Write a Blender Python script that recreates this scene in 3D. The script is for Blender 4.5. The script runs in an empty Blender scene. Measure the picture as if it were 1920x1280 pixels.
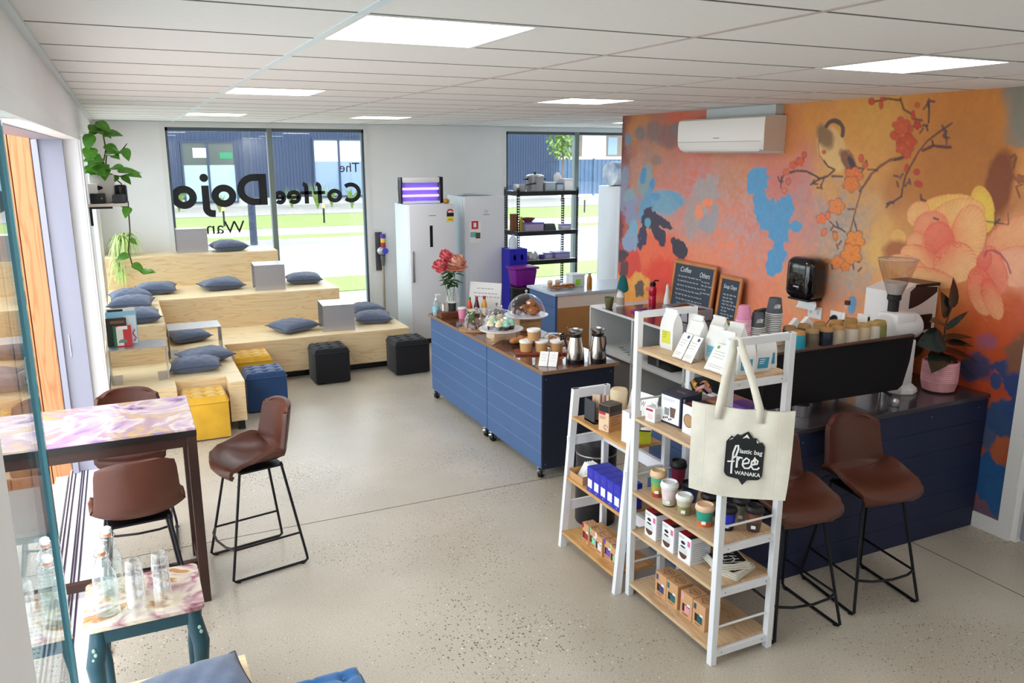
import bpy, bmesh, math, random
import numpy as np
from mathutils import Matrix, Vector

# ------------------------------------------------------------------ camera
scn = bpy.context.scene
COL = scn.collection
cam_d = bpy.data.cameras.new('camera'); cam = bpy.data.objects.new('camera', cam_d); COL.objects.link(cam)
cam.location = (0, 0, 2.5)
cam.rotation_euler = (math.pi/2 - .228, 0, -.4451)
cam_d.sensor_width = 36; cam_d.lens = 1519/1920*36; cam_d.clip_start = .05; cam_d.clip_end = 400
scn.camera = cam
if hasattr(scn, 'cycles'): scn.cycles.transparent_max_bounces = 24   # nested clear glasses

# ------------------------------------------------------------------ sky, sun, exposure
world = bpy.data.worlds.new('world'); scn.world = world; world.use_nodes = True
wn = world.node_tree.nodes; wl = world.node_tree.links
bg = wn['Background']; bg.inputs[0].default_value = (.86, .93, 1, 1); bg.inputs[1].default_value = 3.5
sun_d = bpy.data.lights.new('sun', 'SUN'); sun_d.energy = 1.3; sun_d.angle = math.radians(8); sun_d.color = (1, .96, .9)
sun = bpy.data.objects.new('sun', sun_d); COL.objects.link(sun); sun.location = (-8, 30, 20)
sun.rotation_euler = Vector((.1, .6, -.8)).to_track_quat('-Z', 'Y').to_euler()
vs = scn.view_settings
vs.view_transform = 'Standard'; vs.look = 'None'; vs.gamma = 1; vs.use_curve_mapping = False
vs.exposure = 0.45
PANEL = 8.0

# ------------------------------------------------------------------ colour and materials
def lin(c):
    if isinstance(c, str):
        c = [int(c[i:i+2], 16)/255 for i in (0, 2, 4)]
    return tuple(x/12.92 if x <= .04045 else ((x+.055)/1.055)**2.4 for x in c)
MATS = {}
def mat(name, col, rough=.5, metal=0., spec=None, var=0., scale=8., bump=0., bscale=40., trans=0., ior=1.45, alpha=None, emit=0., coat=0., sheen=0., stretch=None, col2=None, sss=0.):
    if name in MATS: return MATS[name]
    m = bpy.data.materials.new(name); m.use_nodes = True; MATS[name] = m
    nt = m.node_tree; n = nt.nodes; l = nt.links; b = n['Principled BSDF']
    c = lin(col)+(1,)
    b.inputs['Base Color'].default_value = c; b.inputs['Roughness'].default_value = rough; b.inputs['Metallic'].default_value = metal
    if spec is not None: b.inputs['Specular IOR Level'].default_value = spec
    b.inputs['IOR'].default_value = ior
    if trans: b.inputs['Transmission Weight'].default_value = trans
    if coat: b.inputs['Coat Weight'].default_value = coat
    if sheen: b.inputs['Sheen Weight'].default_value = sheen
    if emit: b.inputs['Emission Color'].default_value = c; b.inputs['Emission Strength'].default_value = emit
    tc = n.new('ShaderNodeTexCoord'); src = tc.outputs['Object']
    if stretch:
        mp = n.new('ShaderNodeMapping'); mp.inputs['Scale'].default_value = stretch; l.new(src, mp.inputs[0]); src = mp.outputs[0]
    if var or col2:
        nz = n.new('ShaderNodeTexNoise'); nz.inputs['Scale'].default_value = scale; nz.inputs['Detail'].default_value = 5; l.new(src, nz.inputs['Vector'])
        r = n.new('ShaderNodeValToRGB'); r.color_ramp.elements[0].position = .32; r.color_ramp.elements[1].position = .68
        if col2: r.color_ramp.elements[0].color = c; r.color_ramp.elements[1].color = lin(col2)+(1,)
        else:
            r.color_ramp.elements[0].color = tuple(x*(1-var) for x in c[:3])+(1,); r.color_ramp.elements[1].color = tuple(min(1, x*(1+var)) for x in c[:3])+(1,)
        l.new(nz.outputs[0], r.inputs[0]); l.new(r.outputs[0], b.inputs['Base Color'])
    if bump:
        nb = n.new('ShaderNodeTexNoise'); nb.inputs['Scale'].default_value = bscale; nb.inputs['Detail'].default_value = 3; l.new(src, nb.inputs['Vector'])
        bp = n.new('ShaderNodeBump'); bp.inputs['Strength'].default_value = bump; bp.inputs['Distance'].default_value = .01
        l.new(nb.outputs[0], bp.inputs['Height']); l.new(bp.outputs[0], b.inputs['Normal'])
    return m
def glass(name, tint=(.93, .97, .96), ior=1.5, refl=1.0, p=3.6):
    """thin pane: see-through, more mirror-like towards grazing"""
    if name in MATS: return MATS[name]
    m = bpy.data.materials.new(name); m.use_nodes = True; MATS[name] = m
    nt = m.node_tree; n = nt.nodes; l = nt.links; n.remove(n['Principled BSDF'])
    t = n.new('ShaderNodeBsdfTransparent'); t.inputs[0].default_value = tuple(tint)+(1,)
    g = n.new('ShaderNodeBsdfGlossy'); g.inputs['Roughness'].default_value = .01; g.inputs[0].default_value = (1, 1, 1, 1)
    f = n.new('ShaderNodeLayerWeight'); f.inputs[0].default_value = .5
    pw = n.new('ShaderNodeMath'); pw.operation = 'POWER'; pw.inputs[1].default_value = p; l.new(f.outputs['Facing'], pw.inputs[0])
    mu = n.new('ShaderNodeMath'); mu.operation = 'MULTIPLY_ADD'; mu.inputs[1].default_value = .8*refl; mu.inputs[2].default_value = .1*(ior-1); l.new(pw.outputs[0], mu.inputs[0])
    mx = n.new('ShaderNodeMixShader'); l.new(mu.outputs[0], mx.inputs[0]); l.new(t.outputs[0], mx.inputs[1]); l.new(g.outputs[0], mx.inputs[2])
    l.new(mx.outputs[0], n['Material Output'].inputs[0])
    return m
def ply(name, a='e9cfa2', b='dcb985', stretch=(1, 1, 9), rough=.45):
    if name in MATS: return MATS[name]
    m = bpy.data.materials.new(name); m.use_nodes = True; MATS[name] = m
    nt = m.node_tree; n = nt.nodes; l = nt.links; bs = n['Principled BSDF']; bs.inputs['Roughness'].default_value = rough
    tc = n.new('ShaderNodeTexCoord'); mp = n.new('ShaderNodeMapping'); mp.inputs['Scale'].default_value = stretch; l.new(tc.outputs['Object'], mp.inputs[0])
    nz = n.new('ShaderNodeTexNoise'); nz.inputs['Scale'].default_value = 1.3; nz.inputs['Detail'].default_value = 2; nz.inputs['Distortion'].default_value = .6; l.new(mp.outputs[0], nz.inputs['Vector'])
    mu = n.new('ShaderNodeMath'); mu.operation = 'MULTIPLY'; mu.inputs[1].default_value = 7; l.new(nz.outputs[0], mu.inputs[0])
    fr = n.new('ShaderNodeMath'); fr.operation = 'PINGPONG'; fr.inputs[1].default_value = .5; l.new(mu.outputs[0], fr.inputs[0])
    r = n.new('ShaderNodeValToRGB'); e = r.color_ramp.elements; e[0].position = 0; e[0].color = lin(b)+(1,); e[1].position = .22; e[1].color = lin(a)+(1,)
    l.new(fr.outputs[0], r.inputs[0]); l.new(r.outputs[0], bs.inputs['Base Color'])
    return m

# ------------------------------------------------------------------ mesh helpers
class G:
    def __init__(s): s.v = []; s.f = []; s.m = []
    def add(s, vs, fs, mi=0, M=None):
        o = len(s.v)
        s.v += [tuple(M @ Vector(p)) for p in vs] if M is not None else [tuple(p) for p in vs]
        s.f += [tuple(i+o for i in f) for f in fs]; s.m += [mi]*len(fs)
        return s
    def box(s, x0, x1, y0, y1, z0, z1, mi=0, b=0., seg=2, M=None):
        if b:
            bm = bmesh.new(); bmesh.ops.create_cube(bm, size=1)
            for v in bm.verts: v.co = Vector(((x0+x1)/2+v.co.x*(x1-x0), (y0+y1)/2+v.co.y*(y1-y0), (z0+z1)/2+v.co.z*(z1-z0)))
            bmesh.ops.bevel(bm, geom=bm.edges[:], offset=b, segments=seg, affect='EDGES', profile=.5)
            bm.verts.index_update()
            s.add([v.co[:] for v in bm.verts], [[v.index for v in f.verts] for f in bm.faces], mi, M); bm.free(); return s
        vs = [(x, y, z) for z in (z0, z1) for y in (y0, y1) for x in (x0, x1)]
        return s.add(vs, [(0, 2, 3, 1), (4, 5, 7, 6), (0, 1, 5, 4), (2, 6, 7, 3), (0, 4, 6, 2), (1, 3, 7, 5)], mi, M)
    def lathe(s, prof, n=20, o=(0, 0, 0), mi=0, M=None, cap0=True, cap1=True):
        vs = []; fs = []
        for r, z in prof:
            for k in range(n):
                a = 2*math.pi*k/n; vs.append((o[0]+r*math.cos(a), o[1]+r*math.sin(a), o[2]+z))
        for i in range(len(prof)-1):
            for k in range(n): fs.append((i*n+k, i*n+(k+1) % n, (i+1)*n+(k+1) % n, (i+1)*n+k))
        if cap0 and prof[0][0] > 1e-4: fs.append(tuple(range(n-1, -1, -1)))
        if cap1 and prof[-1][0] > 1e-4: fs.append(tuple((len(prof)-1)*n+k for k in range(n)))
        return s.add(vs, fs, mi, M)
    def cyl(s, p0, p1, r, n=10, mi=0, r1=None, M=None):
        return s.tube([p0, p1], [r, r if r1 is None else r1], n, mi=mi, M=M)
    def tube(s, path, r, n=8, closed=False, mi=0, M=None, cap=True):
        P = [Vector(p) for p in path]; k = len(P); R = r if isinstance(r, (list, tuple)) else [r]*k
        vs = []; fs = []; up = None
        for i in range(k):
            a = P[(i-1) % k] if (closed or i > 0) else P[i]; b = P[(i+1) % k] if (closed or i < k-1) else P[i]
            t = (b-a).normalized() if (b-a).length > 1e-9 else Vector((0, 0, 1))
            if up is None:
                up = Vector((0, 0, 1)) if abs(t.z) < .9 else Vector((1, 0, 0))
            x = up.cross(t)
            if x.length < 1e-6: x = Vector((1, 0, 0)).cross(t)
            x.normalize(); y = t.cross(x).normalized(); up = y
            for j in range(n):
                q = 2*math.pi*j/n; vs.append((P[i]+(x*math.cos(q)+y*math.sin(q))*R[i])[:])
        m = k if closed else k-1
        for i in range(m):
            for j in range(n): fs.append((i*n+j, i*n+(j+1) % n, ((i+1) % k)*n+(j+1) % n, ((i+1) % k)*n+j))
        if not closed and cap: fs += [tuple(range(n-1, -1, -1)), tuple((k-1)*n+j for j in range(n))]
        return s.add(vs, fs, mi, M)
    def prism(s, poly, z0, z1, mi=0, M=None):
        n = len(poly)
        vs = [(x, y, z0) for x, y in poly]+[(x, y, z1) for x, y in poly]
        return s.add(vs, [tuple(range(n-1, -1, -1)), tuple(range(n, 2*n))]+[(i, (i+1) % n, n+(i+1) % n, n+i) for i in range(n)], mi, M)
    def surf(s, fn, nu, nv, mi=0, M=None):
        vs = [fn(u/nu, v/nv) for v in range(nv+1) for u in range(nu+1)]
        fs = [(v*(nu+1)+u, v*(nu+1)+u+1, (v+1)*(nu+1)+u+1, (v+1)*(nu+1)+u) for v in range(nv) for u in range(nu)]
        return s.add(vs, fs, mi, M)
    def ball(s, c, r, n=10, mi=0, sc=(1, 1, 1), M=None, m=None):
        m = m or max(4, n//2)
        pr = [(math.sin(math.pi*i/m), -math.cos(math.pi*i/m)) for i in range(m+1)]
        vs = []; fs = []
        for a, z in pr:
            for k in range(n):
                t = 2*math.pi*k/n; vs.append((c[0]+r*sc[0]*a*math.cos(t), c[1]+r*sc[1]*a*math.sin(t), c[2]+r*sc[2]*z))
        for i in range(m):
            for k in range(n): fs.append((i*n+k, i*n+(k+1) % n, (i+1)*n+(k+1) % n, (i+1)*n+k))
        return s.add(vs, fs, mi, M)

def frame(o, r, u):
    r = Vector(r).normalized(); u = Vector(u).normalized(); n = r.cross(u)
    return Matrix(((r.x, u.x, n.x, o[0]), (r.y, u.y, n.y, o[1]), (r.z, u.z, n.z, o[2]), (0, 0, 0, 1)))
def RZ(a, loc=(0, 0, 0)): return Matrix.Translation(loc) @ Matrix.Rotation(a, 4, 'Z')

def mesh_obj(name, g, mats, parent=None, smooth=40, loc=None, rz=0):
    me = bpy.data.meshes.new(name); me.from_pydata(g.v, [], g.f)
    for m in (mats if isinstance(mats, (list, tuple)) else [mats]): me.materials.append(m)
    if len(me.materials) > 1: me.polygons.foreach_set('material_index', g.m)
    if smooth:
        me.polygons.foreach_set('use_smooth', [True]*len(me.polygons)); me.set_sharp_from_angle(angle=math.radians(smooth))
    me.update()
    bm = bmesh.new(); bm.from_mesh(me); bmesh.ops.recalc_face_normals(bm, faces=bm.faces[:]); bm.to_mesh(me); bm.free()
    o = bpy.data.objects.new(name, me); COL.objects.link(o)
    if parent is not None: o.parent = parent
    if loc is not None: o.location = loc
    o.rotation_euler[2] = rz
    return o
part = mesh_obj
def tag(o, label, cat, group=None):
    o['label'] = label; o['category'] = cat
    if group: o['group'] = group
    return o
def thing(name, label, cat, loc=(0, 0, 0), rz=0, group=None):
    o = bpy.data.objects.new(name, None); COL.objects.link(o); o.empty_display_size = .1
    o.location = loc; o.rotation_euler[2] = rz
    return tag(o, label, cat, group)
def solo(name, g, mats, label, cat, loc=(0, 0, 0), rz=0, group=None, smooth=40):
    return tag(mesh_obj(name, g, mats, None, smooth, loc, rz), label, cat, group)
def struct(name, g, mats, smooth=0, loc=None):
    o = mesh_obj(name, g, mats, None, smooth, loc); o['kind'] = 'structure'; return o
def dup(root, loc, rz=0, label=None, sc=None):
    def cp(o, par):
        c = o.copy(); COL.objects.link(c); c.parent = par
        for ch in o.children: cp(ch, c)
        return c
    c = cp(root, None); c.location = loc; c.rotation_euler[2] = rz
    if label: c['label'] = label
    if sc: c.scale = sc
    return c
TXT = {}
def text_mesh(s, bold=0., shear=0., mono=1.):
    k = (s, bold, shear)
    if k not in TXT:
        cu = bpy.data.curves.new('t', 'FONT'); cu.body = s; cu.size = 1; cu.offset = bold; cu.shear = shear; cu.align_x = 'CENTER'; cu.align_y = 'CENTER'; cu.resolution_u = 3; cu.space_character = mono
        o = bpy.data.objects.new('t', cu); COL.objects.link(o)
        dg = bpy.context.evaluated_depsgraph_get(); me = bpy.data.meshes.new_from_object(o.evaluated_get(dg))
        vs = [v.co[:] for v in me.vertices]; fs = [tuple(p.vertices) for p in me.polygons]
        bpy.data.objects.remove(o); bpy.data.curves.remove(cu); bpy.data.meshes.remove(me)
        if vs:
            xs = [v[0] for v in vs]; ys = [v[1] for v in vs]; cx = (min(xs)+max(xs))/2; cy = (min(ys)+max(ys))/2
            vs = [(v[0]-cx, v[1]-cy, 0) for v in vs]
            TXT[k] = (vs, fs, max(xs)-min(xs), max(ys)-min(ys))
        else: TXT[k] = ([], [], 1, 1)
    return TXT[k]
def text(g, s, M, w=None, h=None, mi=0, bold=0., shear=0., lift=.0006):
    """flat lettering centred on frame M; fitted to width w and/or height h"""
    vs, fs, tw, th = text_mesh(s, bold, shear)
    sx = sy = 1
    if w and h: sx, sy = w/tw, h/th
    elif w: sx = sy = w/tw
    elif h: sx = sy = h/th
    return g.add([(v[0]*sx, v[1]*sy, lift) for v in vs], fs, mi, M)
def stroke(g, pts, w, M, mi=0, lift=.0006, closed=False, round_ends=False):
    """flat ribbon of width w along 2-D points"""
    P = [Vector((p[0], p[1], 0)) for p in pts]; k = len(P); W = w if isinstance(w, (list, tuple)) else [w]*k
    vs = []; fs = []
    for i in range(k):
        a = P[(i-1) % k] if (closed or i > 0) else P[i]; b = P[(i+1) % k] if (closed or i < k-1) else P[i]
        t = (b-a).normalized(); nn = Vector((-t.y, t.x, 0))
        vs += [(P[i]+nn*W[i]/2+Vector((0, 0, lift)))[:], (P[i]-nn*W[i]/2+Vector((0, 0, lift)))[:]]
    for i in range(k if closed else k-1):
        j = (i+1) % k; fs.append((2*i, 2*i+1, 2*j+1, 2*j))
    return g.add(vs, fs, mi, M)
def flat(g, pts, M, mi=0, lift=.0006):
    return g.add([(p[0], p[1], lift) for p in pts], [tuple(range(len(pts)))], mi, M)
def rect(g, x0, x1, y0, y1, M, mi=0, lift=.0006):
    return flat(g, [(x0, y0), (x1, y0), (x1, y1), (x0, y1)], M, mi, lift)
def arc(cx, cy, r, a0, a1, n=16, ry=None):
    ry = r if ry is None else ry
    return [(cx+r*math.cos(math.radians(a0+(a1-a0)*i/n)), cy+ry*math.sin(math.radians(a0+(a1-a0)*i/n))) for i in range(n+1)]

# shared materials
WHITE = mat('white_paint', 'e9e8e6', .5)
WALLP = mat('wall_paint', 'f0efee', .7, var=.015, scale=3)
BLACK = mat('black_plastic', '0e0e10', .35)
BLACKM = mat('black_metal', '14141a', .4, .3)
STEEL = mat('brushed_steel', 'c0bfc3', .34, .9, var=.06, scale=30, stretch=(1, 1, 12))
CHROME = mat('chrome', 'd8d8da', .12, 1)
PAPER = mat('paper_white', 'f1f0ec', .6)
INK = mat('ink_black', '17171a', .6)
KRAFT = mat('kraft_card', 'c99a68', .7, var=.05, scale=20)
GLASSV = glass('clear_glass', (.985, .995, .99), 1.3)
GLASSW = glass('window_glass', (.95, .98, .985), 1.4)
PLY = ply('plywood')
# ================================================================== SETTING
XL, XR, YB, ZC = -.245, 5.1, 11.6, 2.903
def concrete(name, base, dark, speck=1.0):
    m = bpy.data.materials.new(name); m.use_nodes = True; nt = m.node_tree; n = nt.nodes; l = nt.links; b = n['Principled BSDF']
    tc = n.new('ShaderNodeTexCoord')
    n1 = n.new('ShaderNodeTexNoise'); n1.inputs['Scale'].default_value = 1.1; n1.inputs['Detail'].default_value = 6; l.new(tc.outputs['Object'], n1.inputs['Vector'])
    r1 = n.new('ShaderNodeValToRGB'); r1.color_ramp.elements[0].position = .3; r1.color_ramp.elements[0].color = lin(dark)+(1,); r1.color_ramp.elements[1].position = .65; r1.color_ramp.elements[1].color = lin(base)+(1,); l.new(n1.outputs[0], r1.inputs[0])
    n2 = n.new('ShaderNodeTexNoise'); n2.inputs['Scale'].default_value = 120; n2.inputs['Detail'].default_value = 2; l.new(tc.outputs['Object'], n2.inputs['Vector'])
    r2 = n.new('ShaderNodeValToRGB'); r2.color_ramp.elements[0].position = .35; r2.color_ramp.elements[0].color = (.62, .6, .57, 1); r2.color_ramp.elements[1].position = .6; r2.color_ramp.elements[1].color = (1, 1, 1, 1); l.new(n2.outputs[0], r2.inputs[0])
    mx = n.new('ShaderNodeMix'); mx.data_type = 'RGBA'; mx.blend_type = 'MULTIPLY'; mx.inputs[0].default_value = .55*speck; l.new(r1.outputs[0], mx.inputs[6]); l.new(r2.outputs[0], mx.inputs[7])
    v = n.new('ShaderNodeTexVoronoi'); v.inputs['Scale'].default_value = 64; v.inputs['Randomness'].default_value = 1; l.new(tc.outputs['Object'], v.inputs['Vector'])
    # a stone shows only where a broad noise says the grind went deep
    n3 = n.new('ShaderNodeTexNoise'); n3.inputs['Scale'].default_value = .9; l.new(tc.outputs['Object'], n3.inputs['Vector'])
    th = n.new('ShaderNodeMapRange'); th.inputs[1].default_value = .42; th.inputs[2].default_value = .7; th.inputs[3].default_value = .16; th.inputs[4].default_value = .46; l.new(n3.outputs[0], th.inputs[0])
    sep = n.new('ShaderNodeSeparateColor'); l.new(v.outputs['Color'], sep.inputs[0])
    rr = n.new('ShaderNodeMath'); rr.operation = 'MULTIPLY'; l.new(sep.outputs[0], rr.inputs[0]); l.new(th.outputs[0], rr.inputs[1])
    lt = n.new('ShaderNodeMath'); lt.operation = 'LESS_THAN'; l.new(v.outputs['Distance'], lt.inputs[0]); l.new(rr.outputs[0], lt.inputs[1])
    sc = n.new('ShaderNodeValToRGB'); sc.color_ramp.interpolation = 'CONSTANT'; e = sc.color_ramp.elements; e[0].color = lin('5b5246')+(1,); e[1].position = .84; e[1].color = lin('e6e0d4')+(1,); l.new(sep.outputs[1], sc.inputs[0])
    m2 = n.new('ShaderNodeMix'); m2.data_type = 'RGBA'; l.new(lt.outputs[0], m2.inputs[0]); l.new(mx.outputs[2], m2.inputs[6]); l.new(sc.outputs[0], m2.inputs[7])
    l.new(m2.outputs[2], b.inputs['Base Color'])
    b.inputs['Roughness'].default_value = .31; b.inputs['Specular IOR Level'].default_value = .45
    return m
FLOORM = concrete('polished_concrete', 'cbc1b0', 'b7ad9c')
g = G(); g.box(-.3, 8.6, -.7, 11.75, -.15, 0)
floor = struct('floor', g, FLOORM)
DARKJ = mat('joint_dark', '4b453c', .8)
for a in ((-.24, 4.5, 5.29, 5.296), (4.497, 4.503, -.6, 5.29), (.3, .306, -.6, -.5)):
    g = G(); g.box(a[0], a[1], a[2], a[3], -.004, .0008); part('floor_joint', g, DARKJ, floor, 0)

# --- ceiling: every tile and grid bar a piece of its own
CEIL = mat('ceiling_tile', 'efedea', .85, var=.012, scale=30)
BAR = mat('ceiling_bar', 'dde8ee', .4); JNT_SHADE = mat('ceiling_joint_shade', '6f6a68', .8); JNT2 = mat('ceiling_bar_warm', 'bfb3ad', .6)
g = G(); g.box(-.5, 8.6, -.7, 11.75, 2.96, 3.02)
ceiling = struct('ceiling', g, CEIL)
Xs = [.698+1.2*k for k in range(-1, 7)]; Ys = [3.083+.6*k for k in range(-6, 15)]
lights = [(.698, 2.483), (3.098, 2.483), (.698, 5.483), (3.098, 5.483), (.698, 9.083), (2.498, 9.083), (6.098, 9.083), (.698, -.517), (3.098, -.517)]
tile_cache = {}
for i in range(len(Xs)-1):
    for j in range(len(Ys)-1):
        x0, x1, y0, y1 = Xs[i], Xs[i+1], Ys[j], Ys[j+1]
        x0 = max(x0, XL); x1 = min(x1, 8.5); y1 = min(y1, YB); y0 = max(y0, -.6)
        if y1-y0 < .03 or x1-x0 < .03 or (x0 > 5.1 and y1 < 7.9): continue
        if y0 < 7.8: x1 = min(x1, 5.22)
        spans = [(x0, x1)]
        for lx, ly in lights:
            if abs(ly-Ys[j]) < .01 and x0-.01 <= lx < x1-.02:
                spans = [(a, b) for a, b in ((x0, lx), (lx+.6, x1)) if b-a > .05]
        for a, b in spans:
            key = (round(b-a, 3), round(y1-y0, 3))
            if key not in tile_cache:
                g = G(); w, d = key; g.box(.006, w-.006, .006, d-.006, 0, .016, b=.003, seg=1)
                o = part('ceiling_tile', g, CEIL, ceiling, 0); tile_cache[key] = o.data
            else:
                o = bpy.data.objects.new('ceiling_tile', tile_cache[key]); COL.objects.link(o); o.parent = ceiling
            o.location = (a, y0, ZC)
for x in Xs[1:]:
    if x > 8.5: continue
    g = G(); y0 = -.6 if x < 5.1 else 7.9; wd = .016 if abs(x-.698) < .01 else .007; g.box(x-wd, x+wd, y0, YB, ZC-.003, ZC+.03)
    part('grid_bar', g, BAR if wd > .01 else JNT2, ceiling, 0)
for y in Ys:
    if y > YB or y < -.6: continue
    g = G(); g.box(XL, 5.1 if y < 7.9 else 8.5, y-.006, y+.006, ZC-.001, ZC+.03); part('grid_bar', g, JNT_SHADE, ceiling, 0)  # dark strips paint the thin shadow between tile rows
g = G(); g.box(XL, XL+.028, -.6, YB, ZC-.012, ZC+.02); part('edge_trim', g, BAR, ceiling, 0)
g = G(); g.box(XL, 8.5, YB-.028, YB, ZC-.012, ZC+.02); part('edge_trim', g, BAR, ceiling, 0)
DIFF = mat('light_diffuser', 'ffffff', .6, emit=PANEL)
where = ['nearest the camera over the walkway', 'over the coffee counter near the mural', 'over the walkway beside the bar table', 'over the blue counters in front of the mural', 'above the plywood steps close to the lettered window', 'above the fridges near the back wall', 'beyond the mural near the kitchen window', 'behind the camera on the left', 'behind the camera on the right']
for (x, y), w in zip(lights, where):
    t = thing('ceiling_light', 'square white ceiling panel light '+w, 'light', (x+.3, y+.3, ZC), 0, 'ceiling panel lights')
    g = G()
    for q in ((-.302, .302, -.302, -.28), (-.302, .302, .28, .302), (-.302, -.28, -.28, .28), (.28, .302, -.28, .28)): g.box(*q, -.004, .02)
    part('frame', g, WHITE, t, 0)
    g = G(); g.box(-.281, .281, -.281, .281, .0, .012); part('diffuser', g, DIFF, t, 0)

# --- walls
def wall(name, boxes, m=WALLP):
    g = G()
    for b in boxes: g.box(*b)
    return struct(name, g, m)
wall('wall_left', [(-.45, XL, -.7, 1.7, 0, 3), (-.35, XL, 1.7, 7.12, 2.605, 3), (-.35, XL, 7.12, 7.75, 0, 3), (-.35, XL, 7.75, 11.75, 0, .5), (-.35, XL, 7.75, 11.75, 2.72, 3), (-.35, XL, 11.35, 11.6, .5, 2.72)])
wall('wall_back', [(-.35, .6, YB, 11.75, 0, 3), (.6, 3.2, YB, 11.75, 2.83, 3), (.6, 3.2, YB, 11.75, 0, .06), (3.2, 5.43, YB, 11.75, 0, 3), (5.43, 8.3, YB, 11.75, 2.83, 3), (5.43, 8.3, YB, 11.75, 0, .06), (8.3, 8.6, YB, 11.75, 0, 3)])
wall('wall_right', [(XR+.0125, 5.22, 3.05, 7.85, 0, 3)])
wall('wall_doorway', [(XR, 5.22, -.7, 2.1, 0, 3), (XR, 5.22, 2.1, 3.05, 2.1, 3)])
wall('wall_side', [(8.5, 8.6, 7.7, 11.75, 0, 3), (5.22, 8.6, 7.7, 7.8, 0, 3)])
wall('wall_near', [(-.45, 5.3, -.8, -.6, 0, 3)])
# white architraves
g = G(); g.box(XR-.018, XR+.012, 3.035, 3.115, 0, 2.18); g.box(XR-.018, XR+.012, 2.0, 3.035, 2.1, 2.18); g.box(XR-.018, XR+.012, 2.02, 2.1, 0, 2.18); g.box(XR+.012, 5.2, 3.0, 3.05, 0, 2.1)
struct('trim_1', g, WHITE)
g = G(); g.box(XR-.014, XR+.012, 3.115, 3.3, 0, .105); struct('baseboard_right', g, WHITE)
door = G(); door.box(5.15, 5.19, 2.1, 3.0, .01, 2.1, b=.003, seg=1); d1 = struct('door_1', door, mat('door_grey', '8d93a0', .5))
g = G(); g.tube([(5.15, 2.2, 1.02), (5.1, 2.2, 1.02), (5.1, 2.32, 1.02)], .009); part('door_handle', g, CHROME, d1)
g = G()
for x0, x1 in ((.54, .6), (3.2, 3.26), (5.37, 5.43)): g.box(x0, x1, YB-.012, YB+.002, .0, 2.89)
for x0, x1 in ((.6, 3.2), (5.43, 8.3)): g.box(x0, x1, YB-.012, YB+.002, 2.83, 2.89)
g.box(XL-.002, XL+.012, 7.12, 7.2, 0, 2.66); g.box(XL-.002, XL+.012, 1.7, 7.12, 2.6, 2.66)
struct('trim_2', g, WHITE)
g = G(); g.box(3.26, 5.37, YB-.012, YB, 0, .09); struct('baseboard_back', g, WHITE)

# --- windows in the back wall
ALU = mat('window_aluminium', '54616a', .4, .35)
ALUL = mat('mullion_aluminium', '7d8785', .4, .4)
def window(name, x0, x1, mulls, z0, z1, y=11.63):
    g = G(); g.box(x0, x1, y-.03, y+.05, z1-.045, z1); g.box(x0, x1, y-.03, y+.05, z0, z0+.045)
    g.box(x0, x0+.03, y-.03, y+.05, z0, z1); g.box(x1-.03, x1, y-.03, y+.05, z0, z1)
    w = struct(name, g, ALU)
    e = [x0+.03]
    for a, b in mulls:
        g = G(); g.box(a, b, y-.05, y+.05, z0, z1, b=.004, seg=1); part('mullion', g, ALUL, w, 0); e += [a, b]
    e.append(x1-.03)
    for i in range(0, len(e), 2):
        g = G(); g.box(e[i], e[i+1], y, y+.006, z0+.045, z1-.045); part('pane', g, GLASSW, w, 0)
    return w
window('window_1', .6, 3.2, [(1.865, 1.935)], .06, 2.83)
window('window_2', 5.43, 8.3, [(6.64, 6.72)], .06, 2.83)
# window in the left wall above the plywood steps
g = G(); g.box(-.34, -.28, 7.75, 7.8, .5, 2.72); g.box(-.34, -.28, 11.3, 11.35, .5, 2.72); g.box(-.34, -.28, 7.8, 11.3, 2.67, 2.72); g.box(-.34, -.28, 7.8, 11.3, .5, .55); g.box(-.34, -.28, 9.5, 9.56, .55, 2.67)
w3 = struct('window_3', g, WHITE)
for y0, y1 in ((7.8, 9.5), (9.56, 11.3)):
    g = G(); g.box(-.315, -.309, y0, y1, .55, 2.67); part('pane', g, GLASSW, w3, 0)

# --- sliding door in the left wall: track, frame, open leaf, glass panel
GREYF = mat('door_frame_grey', '9c9cab', .4, .2)
g = G(); g.box(-.52, -.35, 1.7, 7.12, 2.6, 2.7); g.box(-.51, -.35, 7.04, 7.12, 0, 2.6); g.box(-.55, -.51, 7.0, 7.12, 0, 2.6)
d2 = struct('door_2', g, GREYF)
g = G(); g.box(-.47, -.46, 7.03, 7.045, .95, 1.13, b=.002, seg=1); g.box(-.468, -.462, 7.02, 7.04, 1.0, 1.05); part('latch', g, CHROME, d2)
THR = mat('threshold_white', 'dddce2', .45)
g = G(); g.box(-.575, -.3, 2.0, 7.1, -.14, -.002); tr = struct('trim_3', g, THR)
for x in (-.56, -.535, -.49, -.475, -.45):
    g = G(); g.box(x-.005, x+.005, 2.0, 7.08, -.01, .002); part('track_rail', g, mat('track_dark', '23203a', .5), tr, 0)
DR = mat('drain_white', 'e8e8e8', .5)
g = G(); g.box(-.67, -.585, 2.0, 7.0, -.1, -.012); dg = struct('trim_4', g, mat('drain_grey', '8a8a8a', .9))  # plain grey channel body under the white grate
g = G()
y = 2.02
for x in (-.67, -.645, -.62, -.595): g.box(x-.004, x+.004, 2.0, 7.0, -.012, -.004)
while y < 7.0:
    g.box(-.67, -.59, y, y+.022, -.012, -.0045); y += .045
o = part('drain_grate', g, DR, dg, 0); o['kind'] = 'stuff'
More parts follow.
